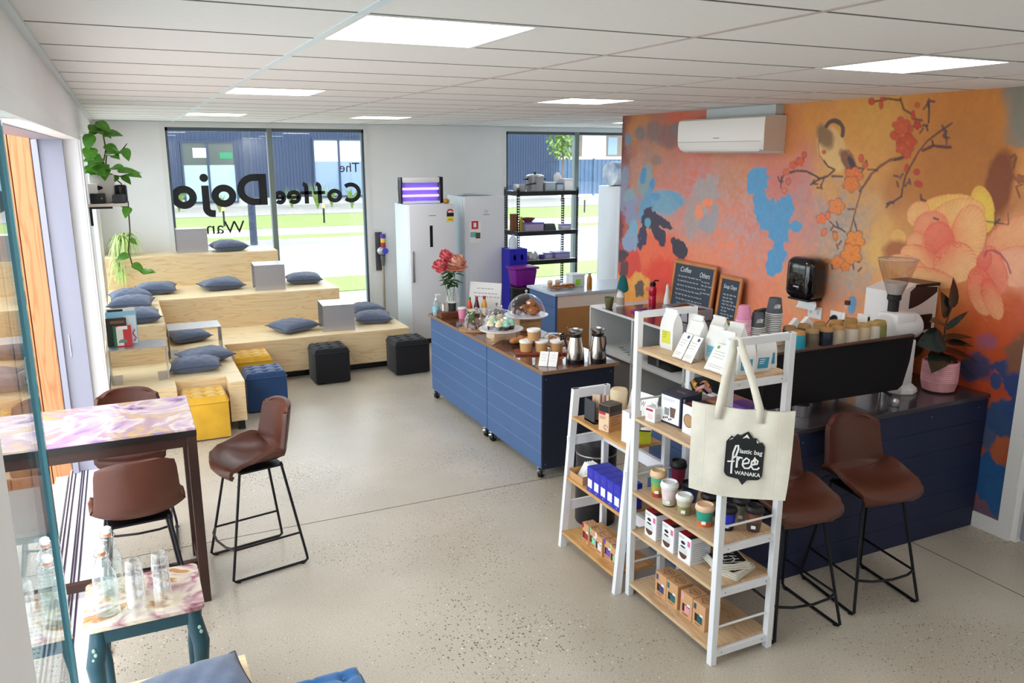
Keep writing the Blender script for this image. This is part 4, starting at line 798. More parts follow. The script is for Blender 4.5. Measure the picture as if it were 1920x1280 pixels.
# ---- brown leather counter stools
LEATH = mat('brown_leather', '522a1d', .38, var=.12, scale=7, bump=.08, bscale=220)
def make_stool():
    t = thing('counter_stool', 'stool', 'stool', (0, 0, 0), 0, 'brown leather counter stools')
    prof = [(.215, .652), (.213, .667), (.195, .68), (.13, .686), (.04, .676), (-.04, .67), (-.11, .674), (-.16, .692), (-.192, .73), (-.21, .79), (-.224, .86), (-.237, .93), (-.247, .985), (-.25, 1.015)]
    wid = [.32, .36, .4, .45, .475, .485, .48, .465, .435, .41, .398, .388, .37, .33]
    def fn(u, v):
        k = v*(len(prof)-1); i = min(int(k), len(prof)-2); f = k-i; f2 = f*f*(3-2*f)
        y = prof[i][0]*(1-f)+prof[i+1][0]*f; z = prof[i][1]*(1-f)+prof[i+1][1]*f; w = wid[i]*(1-f2)+wid[i+1]*f2
        x = u*2-1; ax = abs(x)
        s = math.exp(-((k-5.3)/1.9)**2); z += s*.1*ax**2.8-.006*s*(1-ax)
        bk = min(1, max(0, (k-5)/4)); bk = bk*bk*(3-2*bk); y += bk*.075*ax**2.4
        if k > 11: z -= .03*((k-11)/2)**2*ax**5
        if k < 3: y -= .055*ax**2.2*(1-k/3); z -= .012*ax**4*(1-k/3)
        return (x*w/2*(1-.06*s*ax**3), y, z)
    g = G(); g.surf(fn, 22, 39); o = part('seat_shell', g, LEATH, t, 180)
    md = o.modifiers.new('thick', 'SOLIDIFY'); md.thickness = .026; md.offset = -1
    b = o.modifiers.new('round', 'BEVEL'); b.width = .008; b.segments = 2; b.limit_method = 'ANGLE'; b.angle_limit = math.radians(50)
    g = G(); P = [fn(u/16, 7.6/13) for u in range(17)]; g.tube([(p[0]*.985, p[1]+.004, p[2]+.004) for p in P], .0022, 5); part('seam', g, mat('leather_seam', '3f241d', .5), t)
    for s in (-1, 1):
        p = [(s*.13, .12, .655), (s*.212, .225, .06), (s*.217, .232, .025), (s*.216, .22, .01), (s*.216, -.215, .01), (s*.217, -.232, .022), (s*.214, -.228, .055), (s*.135, -.13, .665)]
        g = G(); g.tube(p, .0085, 8); part('sled_leg', g, BLACKM, t)
        g = G(); g.tube([(s*.195, .2, .2), (s*.195, -.2, .2)], .007, 7); part('side_rail', g, BLACKM, t)
        for y in (.2, -.2):
            g = G(); g.cyl((s*.216, y, 0), (s*.216, y, .012), .013, 8); part('glide', g, BLACK, t)
    g = G(); g.tube([(-.195, .2, .2), (-.12, .235, .2), (0, .25, .2), (.12, .235, .2), (.195, .2, .2)], .0075, 7); part('footrest', g, BLACKM, t)
    g = G(); g.box(-.15, .15, -.14, .13, .645, .655); part('base_plate', g, BLACKM, t, 0)
    return t
st0 = make_stool(); st0.location = (.575, 4.92, 0); st0.rotation_euler[2] = math.radians(101)
st0['label'] = 'brown leather stool at the end of the bar table, seat facing it'
dup(st0, (-.075, 4.43, 0), math.radians(4), 'brown leather stool with its back to the camera at the bar table')
dup(st0, (-.09, 5.43, 0), math.radians(178), 'brown leather stool on the far side of the bar table')
dup(st0, (3.69, 3.02, 0), math.radians(172), 'brown leather stool at the coffee counter nearer the mural')
dup(st0, (3.085, 3.02, 0), math.radians(176), 'brown leather stool partly hidden behind the cotton tote bag')

# ---- painted side table with water bottles and tumblers
TEALP = mat('teal_paint', '1d434f', .4, var=.12, scale=10)
sd = thing('side_table', 'small teal side table with curved legs and swirled top', 'side table', (-.075, 3.625, 0))
g = G(); g.prism([(p[0], p[1]) for cx, cy, a in ((.2, .175, 0), (-.2, .175, 90), (-.2, -.175, 180), (.2, -.175, 270)) for p in arc(cx, cy, .035, a, a+90, 5)], .582, .6)
part('tabletop', g, swirl('resin_rust', ['4a262e', '9a6672', 'c4b0a8', 'd4c8ac', 'a87448', 'c4a274', '744850'], 3.2), sd, 0)
g = G()
for a in ((-.2, .2, -.18, -.165), (-.2, .2, .165, .18), (-.205, -.19, -.18, .18), (.19, .205, -.18, .18)): g.box(*a, .51, .582)
part('apron', g, TEALP, sd, 0)
for s in (-1, 1):
    for q in (-1, 1):
        P = []; R_ = []
        for z, o, rr in ((.58, 0, .028), (.5, .006, .036), (.42, .022, .037), (.33, .018, .031), (.22, 0, .025), (.1, -.006, .02), (.04, .008, .022), (0, .018, .026)):
            P.append((s*(.185+o), q*(.16+o), z)); R_.append(rr)
        g = G(); g.tube(P, R_, 10); lg = part('leg', g, TEALP, sd)
        if q < 0:
            g = G()
            for k in range(5): g.ball((s*.205+.006*math.sin(k*2), -.205, .5-.022*k), .008, 6, sc=(1, .7, 1.3))
            part('carved_motif', g, mat('motif_sage', '8fae9c', .5), lg)
TUMG = glass('tumbler_glass', (.975, .985, .99), 1.7, 1.15, 1.7)
BOTG = glass('bottle_glass', (.93, .975, .975), 1.6, 1.1, 2.0); WATER = glass('water', (.93, .965, .96), 1.2, 1, 2.5)
def bottle(label, loc):
    t = thing('swing_top_bottle', label, 'bottle', loc, 0, 'swing-top water bottles')
    out = [(.042, 0), (.048, .006), (.048, .15), (.044, .185), (.03, .215), (.02, .245), (.018, .27), (.021, .275), (.021, .285), (.017, .29)]
    inn = [(.014, .29), (.014, .27), (.016, .245), (.026, .214), (.04, .184), (.044, .15), (.044, .01), (.038, .006)]
    g = G(); g.lathe(out, 28, cap1=False); part('glass', g, GLASSV if 0 else BOTG, t)
    g = G(); g.lathe([(.0385, .0075), (.0435, .011), (.0435, .15)], 28); part('water', g, WATER, t)
    g = G(); g.lathe([(.013, .285), (.019, .292), (.019, .31), (.012, .316)], 16); part('stopper', g, PAPER, t)
    g = G()
    for s in (-1, 1): g.tube([(s*.02, 0, .262), (s*.03, -.01, .28), (s*.018, 0, .303)], .0018, 5); g.tube([(s*.02, 0, .262), (s*.034, -.02, .235), (s*.02, -.036, .222)], .0018, 5)
    g.tube([(.0205*math.cos(a/8*6.283), .0205*math.sin(a/8*6.283), .262) for a in range(8)], .002, 5, closed=True); part('wire_bail', g, CHROME, t)
    g = G(); g.lathe([(.0165, .272), (.0175, .276), (.0165, .28)], 12); part('seal', g, mat('seal_orange', 'd8824a', .6), t)
bottle('nearer swing-top glass bottle of water on the teal side table', (-.215, 3.52, .6)); bottle('farther swing-top glass bottle of water on the teal side table', (-.195, 3.7, .6))
def tumbler_mesh():
    g = G(); n = 24; prof = [(.029, 0), (.031, .004), (.034, .045), (.037, .06), (.0385, .083), (.0375, .085), (.0365, .083)]
    g.lathe(prof, n, cap1=False); g.lathe([(.028, .006), (.0285, .011)], n, cap0=False)
    for k in range(9):
        a = 2*math.pi*k/9; g.tube([(.0318*math.cos(a), .0318*math.sin(a), .008), (.0343*math.cos(a), .0343*math.sin(a), .045)], .0012, 4)
    return g
tm = tumbler_mesh(); tum0 = None
rows = [((-.105, 3.49), 'front left'), ((-.0, 3.515), 'front right'), ((-.105, 3.62), 'back left'), ((.0, 3.645), 'back right')]
for (x, y), nm in rows:
    for k, lv_ in enumerate(('lowest', 'middle', 'top')):
        if k == 2 and 'front right' in nm: continue
        lab = 'clear %s tumbler of the upturned %s stack beside the bottles' % (lv_, nm)
        if tum0 is None:
            tum0 = solo('tumbler', tm, TUMG, lab, 'glass', (x, y, .6), 0, 'stacked clear tumblers'); o = tum0
        else:
            o = tum0.copy(); COL.objects.link(o); o['label'] = lab
        o.rotation_euler = (math.pi, 0, 0); o.location = (x, y, .6+.0855+k*.047)
# ================================================================== MOBILE BLUE COUNTERS
BLUE = mat('counter_blue', '46648f', .5, var=.03, scale=4); BLUED = mat('counter_navy', '1c2233', .5)
def rosewood(name):
    m = bpy.data.materials.new(name); m.use_nodes = True; nt = m.node_tree; n = nt.nodes; l = nt.links; b = n['Principled BSDF']
    tc = n.new('ShaderNodeTexCoord'); mp = n.new('ShaderNodeMapping'); mp.inputs['Scale'].default_value = (14, 1.2, 14); l.new(tc.outputs['Object'], mp.inputs[0])
    nz = n.new('ShaderNodeTexNoise'); nz.inputs['Scale'].default_value = 2; nz.inputs['Detail'].default_value = 6; l.new(mp.outputs[0], nz.inputs['Vector'])
    r = n.new('ShaderNodeValToRGB'); e = r.color_ramp.elements; e[0].position = .3; e[0].color = lin('3c1a14')+(1,); e[1].position = .7; e[1].color = lin('7c4530')+(1,); l.new(nz.outputs[0], r.inputs[0]); l.new(r.outputs[0], b.inputs['Base Color'])
    b.inputs['Roughness'].default_value = .2; b.inputs['Coat Weight'].default_value = .5
    return m
ROSE = rosewood('rosewood_top'); EDGE = mat('top_edge_tan', '8a6a4c', .5)
def caster(parent, x, y):
    M = RZ(math.radians(35), (x, y, 0))
    g = G(); g.tube([(0, -.013, .042), (0, .013, .042)], .042, 18, M=M); c = part('caster', g, BLACK, parent)
    g = G(); g.box(-.018, .018, -.021, -.016, .035, .09, M=M); g.box(-.018, .018, .016, .021, .035, .09, M=M); g.box(-.028, .028, -.03, .03, .086, .092, M=M); part('fork', g, CHROME, c, 0)
    g = G(); g.cyl((0, -.024, .042), (0, .024, .042), .018, 10, M=M); part('hub', g, CHROME, c)
    g = G(); g.box(-.065, -.02, -.012, .012, .07, .078, M=M); part('brake_tab', g, CHROME, c, 0)
def counter_unit(label, y0, y1, end):
    t = thing('mobile_counter', label, 'counter', (3.1, (y0+y1)/2, 0), 0, 'blue counters on casters'); cy = (y0+y1)/2; a, b = y0-cy, y1-cy
    g = G(); g.box(-.3255, .31, a+.012, b-.004, .09, .862); part('carcass', g, mat('groove_highlight', '8ea4c8', .6), t, 0)  # paler blue backing paints the light caught along the board grooves
    n = 6; h = .772/n
    for k in range(n):
        g = G(); g.box(-.328, -.3254, a+.003, b-.003, .09+k*h+.0025, .09+(k+1)*h-.0025); part('front_board', g, BLUE, t, 0)
    if end:
        g = G(); g.box(-.328, .31, a-.006, a+.012, .09, .862); ep = part('end_panel', g, BLUED, t, 0)
        g = G()
        for x, z in ((-.3, .82), (.28, .82), (-.3, .13), (.28, .13)): g.cyl((x, a-.008, z), (x, a-.004, z), .006, 8)
        part('screw_caps', g, BLUE, ep)
    for x in (-.3, .27):
        for y in (a+.06, b-.07): caster(t, x, y)
counter_unit('blue boarded counter on casters, farther one holding the flowers', 6.33, 7.76, False)
counter_unit('blue boarded counter on casters, nearer one with the flasks', 5.27, 6.325, True)
top = thing('rosewood_worktop', 'glossy rosewood top spanning both blue counters', 'worktop', (3.1, 6.5, .862))
g = G(); g.box(-.345, .345, -1.26, 1.3, 0, .028, b=.002, seg=1); part('board', g, EDGE, top, 0)
g = G(); g.box(-.341, .341, -1.256, 1.296, .0275, .0295); part('laminate', g, ROSE, top, 0)
ZT = .8915
# --- things on the counter
t = thing('pump_bottle', 'clear hand sanitiser pump bottle at the far counter corner', 'bottle', (2.805, 7.68, ZT))
g = G(); g.lathe([(.033, 0), (.036, .005), (.036, .11), (.03, .13), (.012, .145), (.012, .155)], 20); part('body', g, mat('sanitiser_clear', 'dfeef0', .1, trans=.7), t)
g = G(); g.lathe([(.0365, .03), (.0365, .09)], 20, cap0=False, cap1=False); part('label_band', g, mat('label_aqua', '7fc4cf', .5), t)
g = G(); g.lathe([(.014, .153), (.014, .17), (.005, .172), (.005, .205)], 10); g.tube([(-.012, 0, .207), (.035, -.01, .21), (.045, -.012, .2)], .006, 7); part('pump', g, PAPER, t)
t = thing('wood_tray', 'small slatted wooden tray holding a tumbler on the counter', 'tray', (2.885, 7.56, ZT))
for k in range(4):
    g = G(); g.box(-.095, .095, -.075, .075, k*.014+.001, k*.014+.012, b=.002, seg=1); part('slat', g, mat('tray_wood', '6e4026', .5, var=.2, scale=20), t, 0)
t = thing('glass_tumbler', 'short glass tumbler of sugar sachets on the wooden tray', 'glass', (2.85, 7.56, ZT+.056)); g = G(); g.lathe([(.035, 0), (.04, .09), (.038, .09), (.033, .005)], 20); part('glass', g, GLASSV, t)
for k in range(5):
    g = G(); g.box(-.018+k*.008, -.012+k*.008, -.02, .02, .006, .07+.006*(k % 2)); part('sachet', g, [PAPER, mat('sachet_brown', '8a5c3a', .6)][k % 2], t, 0)
def takeaway(name, label, loc, r0, r1, h, col, lid=PAPER, lidr=None):
    t = thing(name, label, 'cup', loc); g = G(); g.lathe([(r0, 0), (r0+.001, .003), (r1, h-.012)], 22); part('body', g, mat('cup_'+col, col, .5), t)
    g = G(); q = lidr or r1+.003; g.lathe([(q, h-.014), (q+.002, h-.008), (q, h-.003), (q-.008, h), (q-.012, h-.002)], 22); part('lid', g, lid, t)
    return t
takeaway('lidded_jar', 'dark jar with a pale lid on the wooden tray', (2.935, 7.56, ZT+.056), .036, .04, .095, '33302f', mat('lid_grey', 'd5d2cc', .5))
pk = takeaway('reusable_cup', 'pink reusable cup with a white lid on the rosewood counter', (2.972, 7.39, ZT), .03, .041, .115, 'e48aa8')
g = G()
for k in range(5): g.lathe([(.033+.0018*k, .02+k*.013), (.0345+.0018*k, .022+k*.013), (.0335+.0018*k, .025+k*.013)], 22, cap0=False, cap1=False)
part('ridges', g, mat('ridge_pink', 'ee9cb8', .5), pk)
takeaway('reusable_cup', 'green reusable cup with a cream lid on the rosewood counter', (3.07, 7.385, ZT), .03, .042, .085, '4c8a45', mat('lid_cream', 'e8e2cf', .5))
# flowers
vase = thing('flower_vase', 'glass jug vase with coral and peach peonies on the counter', 'vase of flowers', (3.0, 7.715, ZT))
g = G(); g.lathe([(.055, 0), (.068, .01), (.074, .1), (.068, .17), (.042, .22), (.038, .255), (.044, .27), (.041, .27), (.035, .255), (.039, .22), (.065, .168), (.071, .1), (.064, .012)], 24); part('jug', g, GLASSV, vase)
g = G(); g.lathe([(.063, .012), (.067, .075), (.064, .11)], 22); part('water', g, glass('vase_water', (.93, .96, .93), 1.2), vase)
STG = mat('flower_stem', '5f8a3c', .6); PC1 = mat('petal_coral', 'f98088', .6, var=.15, scale=30, sss=.1); PC2 = mat('petal_peach', 'ffb8a0', .6, var=.18, scale=30); DKL = mat('peony_leaf', '2f5a2c', .5, var=.2)
heads = [((-.075, -.02, .575), .08, PC1), ((-.15, -.04, .475), .085, PC1), ((.015, -.05, .49), .115, PC2)]
r = random.Random(8)
for (x, y, z), R, m in heads:
    g = G(); g.tube([(x*.1, y*.1, .02), (x*.35, y*.3, .18), (x*.8, y*.8, z-.06), (x, y, z-.02)], .004, 6); part('stem', g, STG, vase)
    fl = None; n = 46 if R > .1 else 30
    head = G(); head.ball((x, y, z), R*.42, 8); hd = part('flower_head', head, mat('petal_heart', 'efb060', .6) if R > .1 else PC1, vase)
    for k in range(n):
        ph = math.acos(1-1.35*(k+.5)/n); th = k*2.399; d = Vector((math.sin(ph)*math.cos(th), math.sin(ph)*math.sin(th), math.cos(ph)*.8))
        d = Matrix.Rotation(math.radians(38), 3, 'X') @ d
        g = G(); leaf(g, Vector((x, y, z))+d*R*.35, d*.8+Vector((r.uniform(-.2, .2), r.uniform(-.2, .2), .15)), (r.uniform(-.3, .3), -.4, 1), R*r.uniform(.66, .84), R*1.0, .6, -.55); part('petal', g, m, hd, 180)
for k in range(40):
    a = r.uniform(0, 6.28); b = (r.uniform(-.07, .03), r.uniform(-.04, .02), r.uniform(.28, .44)); g = G(); leaf(g, b, (math.cos(a), math.sin(a)-.3, r.uniform(-.3, .4)), (0, -.3, 1), r.uniform(.08, .13), .04); part('leaf', g, DKL, vase, 180)
def sauce(label, loc, h, col, cap):
    t = thing('sauce_bottle', label, 'bottle', loc, 0, 'squat sauce bottles'); g = G(); g.lathe([(.027, 0), (.029, .004), (.029, h*.45), (.024, h*.6), (.012, h*.84)], 18); part('body', g, mat('sauce_'+col, col, .25), t)
    g = G(); g.lathe([(.014, h*.84), (.015, h*.86), (.014, h)], 14); part('cap', g, mat('cap_'+cap, cap, .4), t)
    g = G(); g.lathe([(.0295, h*.12), (.0295, h*.4)], 18, cap0=False, cap1=False); part('label_band', g, PAPER, t)
sauce('orange-red sauce bottle with a green cap on the counter', (3.1, 7.5, ZT), .19, 'd84a28', '3f9a4c')
sauce('dark plum sauce bottle with a red cap on the counter', (3.17, 7.48, ZT), .195, '4a1522', 'a82848')
sauce('yellow mustard bottle with a red cap on the counter', (3.25, 7.47, ZT), .195, 'e0a030', 'b02848')
# whiteboard sign
sg = thing('counter_sign', 'white handwritten sign board leaning on the counter', 'sign', (3.33, 7.66, ZT), math.radians(-25))
M = Matrix.Rotation(math.radians(-14), 4, 'X'); g = G(); g.box(-.165, .165, -.004, .004, 0, .3, M=M @ Matrix.Rotation(math.radians(4), 4, 'Y')); part('board', g, PAPER, sg, 0)
g = G(); M2 = M @ Matrix.Rotation(math.radians(4), 4, 'Y') @ frame((0, -.0045, 0), (1, 0, 0), (0, 0, 1)); r = random.Random(2)
for (x0_, x1_, z_) in ((-.09, .06, .235), (-.12, .13, .185), (-.11, .13, .15)):
    x = x0_
    while x < x1_:
        w = r.uniform(.012, .035); stroke(g, [(x+w*i/6, z_+.006*math.sin(i*2.2+x*40)) for i in range(7)], .0035, M2); x += w+.012
part('handwriting', g, INK, sg, 0)
g = G(); g.box(-.1, .1, .0, .06, 0, .006); g.box(-.006, .006, .0, .075, 0, .12, M=None); part('stand', g, BLACK, sg, 0)
t = thing('card_reader', 'black card payment terminal tilted on the counter', 'payment terminal', (3.3, 7.3, ZT), math.radians(-50))
g = G(); g.box(-.04, .04, -.09, .09, .0, .03, b=.008, M=Matrix.Rotation(math.radians(14), 4, 'X') @ Matrix.Translation((0, 0, .025))); part('case', g, BLACK, t); g = G(); g.box(-.03, .03, .02, .075, .056, .0575, M=Matrix.Rotation(math.radians(14), 4, 'X')); part('screen', g, mat('screen_dark', '2a3038', .1), t, 0); g = G(); g.box(-.03, .03, -.05, .05, 0, .02); part('stand', g, BLACK, t, 0)
g = G(); g.box(-.03, .03, -.02, .02, 0, .016, b=.006); solo('gadget_remote', g, mat('remote_grey', '60666a', .4), 'small grey remote lying near the counter front edge', 'remote', (2.85, 7.1, ZT), .4)
# domes
def dome(label, loc, R, H, base, standh, food):
    t = thing('cake_dome', label, 'cake dome', loc, 0, 'glass cake domes'); z = standh
    if base == 'box':
        for k in range(3):
            g = G(); g.box(-R*.62, R*.62, -R*.5, R*.5, standh*k/3+.001, standh*(k+1)/3-.001, b=.002, seg=1); part('stand_board', g, mat('stand_pine', 'c9a070', .6, var=.1, scale=12), t, 0)
    elif base == 'pale':
        g = G(); g.box(-R*.62, R*.62, -R*.5, R*.5, 0, standh, b=.002, seg=1); part('stand_box', g, mat('stand_pale', 'e6c6a4', .6), t, 0)
    g = G(); g.lathe([(R*1.12, 0), (R*1.16, .006), (R*1.16, .012), (R*1.0, .01)], 32, o=(0, 0, z)); part('plate', g, mat('plate_wood', 'b98a5c', .5) if base == 'wood' else mat('plate_white', 'e6e4ea', .25), t)
    z += .012
    pr = [(R*math.cos(a), H*math.sin(a)) for a in [i*math.pi/2/10 for i in range(10)]]+[(.012, H)]
    g = G(); g.lathe(pr, 36, o=(0, 0, z), cap0=False); part('glass_cover', g, glass('dome_glass', (.95, .96, .965), 1.5, 1.1), t)
    g = G(); g.lathe([(.006, H), (.007, H+.012), (.014, H+.018), (.015, H+.028), (.008, H+.036)], 14, o=(0, 0, z)); part('knob', g, CHROME, t)
    return z
FUDGE = mat('brownie', '3a1c14', .6, var=.2, scale=40); MINT = mat('icing_mint', '9fd8c4', .5); CREAM = mat('icing_cream', 'efe0b4', .5); COOK = mat('cookie', 'a8683a', .8, var=.25, scale=40, bump=.6, bscale=60); SLICE = mat('choc_slice', '5a3020', .7, var=.3, scale=50)
def cupcake(label, loc, ic):
    t = thing('cupcake', label, 'cupcake', loc, 0, 'mint and cream cupcakes under the dome'); g = G(); g.lathe([(.022, 0), (.031, .036)], 14); part('cake_case', g, FUDGE, t)
    g = G(); g.lathe([(.032, .034), (.035, .046), (.028, .058), (.029, .064), (.018, .078), (.004, .092)], 14); part('icing', g, ic, t)
z = dome('glass dome over dark slices on a round wooden board, left of the cupcakes', (2.9, 6.85, ZT), .14, .165, 'wood', 0, None)
for k, (x, y) in enumerate(((-.04, -.03), (.04, -.02), (0, .05), (-.05, .04))):
    g = G(); g.box(-.025, .025, -.02, .02, 0, .035, b=.004); solo('choc_slice', g, SLICE, 'chocolate slice under the leftmost dome, %s' % ('front left', 'front right', 'rear right', 'rear left')[k], 'cake', (2.9+x, 6.85+y, ZT+z), k*.5, 'chocolate slices under the leftmost dome')
z = dome('glass dome over mint-iced cupcakes on a pale box', (2.955, 6.42, ZT), .172, .17, 'pale', .08, None)
CUP = [(-.11, -.01), (-.06, -.08), (.0, -.1), (.065, -.075), (-.05, .05), (.0, -.02), (.07, .02)]
for k, (x, y) in enumerate(CUP): cupcake(('cream-iced cupcake at the left of the dome', 'cream-iced cupcake at the front left of the dome', 'mint-iced cupcake at the front of the dome', 'mint-iced cupcake at the right of the dome', 'mint-iced cupcake at the rear left of the dome', 'cream-iced cupcake in the middle of the dome', 'mint-iced cupcake at the rear right of the dome')[k], (2.955+x, 6.42+y, ZT+z), (CREAM, CREAM, MINT, MINT, MINT, CREAM, MINT)[k])
z = dome('glass dome over pale cakes, behind the cupcakes', (3.2, 7.06, ZT), .11, .13, 'none', .02, None)
for k, (x, y) in enumerate(((-.04, 0), (.04, .01))):
    g = G(); g.lathe([(.03, 0), (.035, .03), (.02, .045)], 14); solo('pale_cake', g, CREAM, ('left', 'right')[k]+' pale cake under the dome behind the cupcakes', 'cake', (3.2+x, 7.06+y, ZT+z), 0, 'pale cakes')
g = G(); g.lathe([(.1, 0), (.1, .02)], 20); solo('plate_riser', g, EDGE, 'low round riser beneath the dome behind the cupcakes', 'riser', (3.2, 7.06, ZT))
z = dome('tallest glass dome on stacked pine boards, over oat biscuits', (3.33, 6.67, ZT), .178, .195, 'box', .13, None)
r = random.Random(5)
for k in range(5):
    g = G(); rr_ = random.Random(k)
    def fn(u, v, s=k):
        a = u*6.283; p = v*math.pi; q = 1+.16*math.sin(a*5+s)*math.sin(p*4); return (.05*q*math.sin(p)*math.cos(a), .05*q*math.sin(p)*math.sin(a), .04-.038*q*math.cos(p))
    g.surf(fn, 16, 10)
    x, y, zz = ((.03, -.07, 0), (.02, .06, 0), (.1, .0, 0), (.05, -.005, .06), (-.09, .0, 0))[k]
    solo('oat_biscuit', g, COOK if k < 4 else SLICE, ('oat biscuit at the front of the heap under the tallest dome', 'oat biscuit at the rear of the heap under the tallest dome', 'oat biscuit at the right of the heap under the tallest dome', 'oat biscuit on top of the heap under the tallest dome', 'dark fruit biscuit alone at the left under the tallest dome')[k], 'biscuit', (3.33+x, 6.67+y, ZT+z+zz), k, 'biscuits under the tallest dome')
# sandwiches, soups
g = G(); g.prism([p for cx, cy, a in ((.1, .07, 0), (-.1, .07, 90), (-.1, -.07, 180), (.1, -.07, 270)) for p in arc(cx, cy, .02, a, a+90, 4)], 0, .014); solo('serving_slate', g, mat('slate_brown', '3a2218', .5), 'dark oval board under the filled rolls', 'board', (2.99, 6.13, ZT))
BUN = mat('bun_crust', 'b8743a', .5, var=.2, scale=20); GRN = mat('lettuce', '5f8a3a', .6)
for k, (x, y, a) in enumerate(((-.05, -.03, .3), (.03, .02, 1.1), (.08, -.04, 2.0))):
    t = thing('filled_roll', ('filled bread roll at the front of the dark board', 'filled bread roll leaning at the rear of the dark board', 'filled bread roll at the right of the dark board')[k], 'roll', (2.99+x, 6.13+y, ZT+.014), a, 'filled rolls on the dark board')
    g = G(); g.ball((0, 0, .03), .045, 14, sc=(1.3, .8, .6)); g.v = [(v[0], v[1], max(v[2], .0)) for v in g.v]; part('bun', g, BUN, t)
    g = G()
    for q in range(6): leaf(g, (.0, -.02, .03), (math.cos(q)*.7, -1, .1), (0, 0, 1), .035, .025)
    part('salad', g, GRN, t, 180)
g = G(); g.box(-.25, .2, -.085, .085, 0, .018, b=.005); solo('serving_board', g, mat('board_red_wood', '7a3420', .35, var=.15, scale=8, stretch=(1, 8, 1)), 'red-brown wooden board carrying the paper soup cups', 'board', (3.05, 5.76, ZT), math.radians(-22))
def soup(label, loc):
    t = thing('soup_cup', label, 'paper cup', loc, 0, 'kraft soup cups with white lids'); g = G(); g.lathe([(.046, 0), (.047, .003), (.054, .078)], 26); part('cup', g, mat('kraft_cup', 'c79a63', .6), t)
    g = G(); g.lathe([(.056, .074), (.0575, .078), (.0575, .09), (.052, .094), (.05, .089)], 26); part('lid', g, PAPER, t)
soup('left kraft soup cup of the bottom three', (2.905, 5.82, ZT+.018)); soup('middle kraft soup cup of the bottom three', (3.02, 5.765, ZT+.018)); soup('right kraft soup cup of the bottom three', (3.135, 5.715, ZT+.018)); soup('kraft soup cup stacked on top of the others', (2.963, 5.795, ZT+.018+.095))
t = thing('pastry_case', 'low clear lid over pastries behind the soup cups', 'pastry case', (3.3, 6.05, ZT)); g = G(); g.box(-.11, .11, -.14, .14, 0, .01, b=.003); part('tray', g, EDGE, t)
g = G(); 
def fn(u, v): a = u*6.283; q = v*math.pi/2; return (.1*math.cos(a)*math.cos(q)**.5, .13*math.sin(a)*math.cos(q)**.5, .01+.075*math.sin(q))
g.surf(fn, 28, 8); part('clear_lid', g, MATS['dome_glass'], t, 180)
for k in range(3):
    g = G(); g.tube([(-.03, -.02, .0), (0, .012, .008), (.03, -.02, 0)], [.01, .018, .01], 8); solo('pastry', g, BUN, ('front', 'middle', 'rear')[k]+' curved pastry under the low clear lid', 'pastry', (3.3, 5.98+k*.07, ZT+.032), .3*k, 'pastries under the clear lid')
t = thing('stirrer_packet', 'clear packet of wooden stirrers at the counter edge', 'packet', (2.86, 6.3, ZT), math.radians(40))
r = random.Random(9)
for k in range(12):
    a = r.uniform(-.35, .35); g = G(); g.box(-.1, .1, -.003, .003, .004+k*.0022, .0056+k*.0022, M=RZ(a, (r.uniform(-.03, .03), r.uniform(-.03, .03), 0))); part('stirrer', g, mat('stirrer_wood', 'dfc294', .6), t, 0)
g = G(); g.surf(lambda u, v: ((u-.5)*.26, (v-.5)*.13, .034+.008*math.sin(u*9)*math.sin(v*7)), 10, 8); part('film', g, glass('film', (.98, .98, .98), 1.25), t, 180)
def pin(label, x, y, h, card):
    t = thing('price_pin', label, 'price holder', (x, y, ZT)); g = G(); g.lathe([(.018, 0), (.018, .004), (.006, .008)], 16); g.cyl((0, 0, .004), (0, 0, h), .0022, 6); part('stem', g, mat('rose_gold', 'c98a6c', .25, .9), t)
    if card:
        g = G(); g.box(-.03, .03, -.001, .001, h-.02, h+.035, M=RZ(.5)); part('card', g, BLACK, t, 0); g = G(); M_ = RZ(.5) @ frame((0, -.0015, h+.01), (1, 0, 0), (0, 0, 1)); stroke(g, [(-.02, .008), (-.005, .012), (.01, .006), (.02, .01)], .003, M_); stroke(g, [(-.015, -.01), (.015, -.008)], .003, M_); part('chalk_writing', g, PAPER, t, 0)
    else:
        g = G(); g.tube([(0, 0, h), (.006, 0, h+.012), (0, 0, h+.03), (-.005, 0, h+.012), (.001, 0, h)], .0018, 5); part('clip', g, CHROME, t)
pin('rose-gold price pin with a small black card by the soup cups', 3.1, 5.56, .165, True); pin('bare rose-gold price pin behind the soup cups', 3.28, 5.8, .17, False)
t = thing('menu_card', 'folded white cards propped at the near counter corner', 'card', (2.86, 5.36, ZT), math.radians(-38))
for s in (-1, 1):
    g = G(); g.box(-.034, .034, -.0015, .0015, 0, .13, M=Matrix.Translation((s*.037, 0, .002)) @ Matrix.Rotation(math.radians(-42), 4, 'X')); part('leaflet', g, PAPER, t, 0)
    g = G(); M_ = Matrix.Translation((s*.037, 0, .002)) @ Matrix.Rotation(math.radians(-42), 4, 'X') @ frame((0, -.002, 0), (1, 0, 0), (0, 0, 1))
    for k in range(3): stroke(g, [(-.022, .1-.025*k), (.02, .1-.025*k)], .002, M_)
    part('fine_print', g, mat('print_grey', 'a9a7a2', .6), t, 0)
g = G(); g.box(-.07, .07, .062, .07, 0, .05); part('prop', g, BLACK, t, 0)
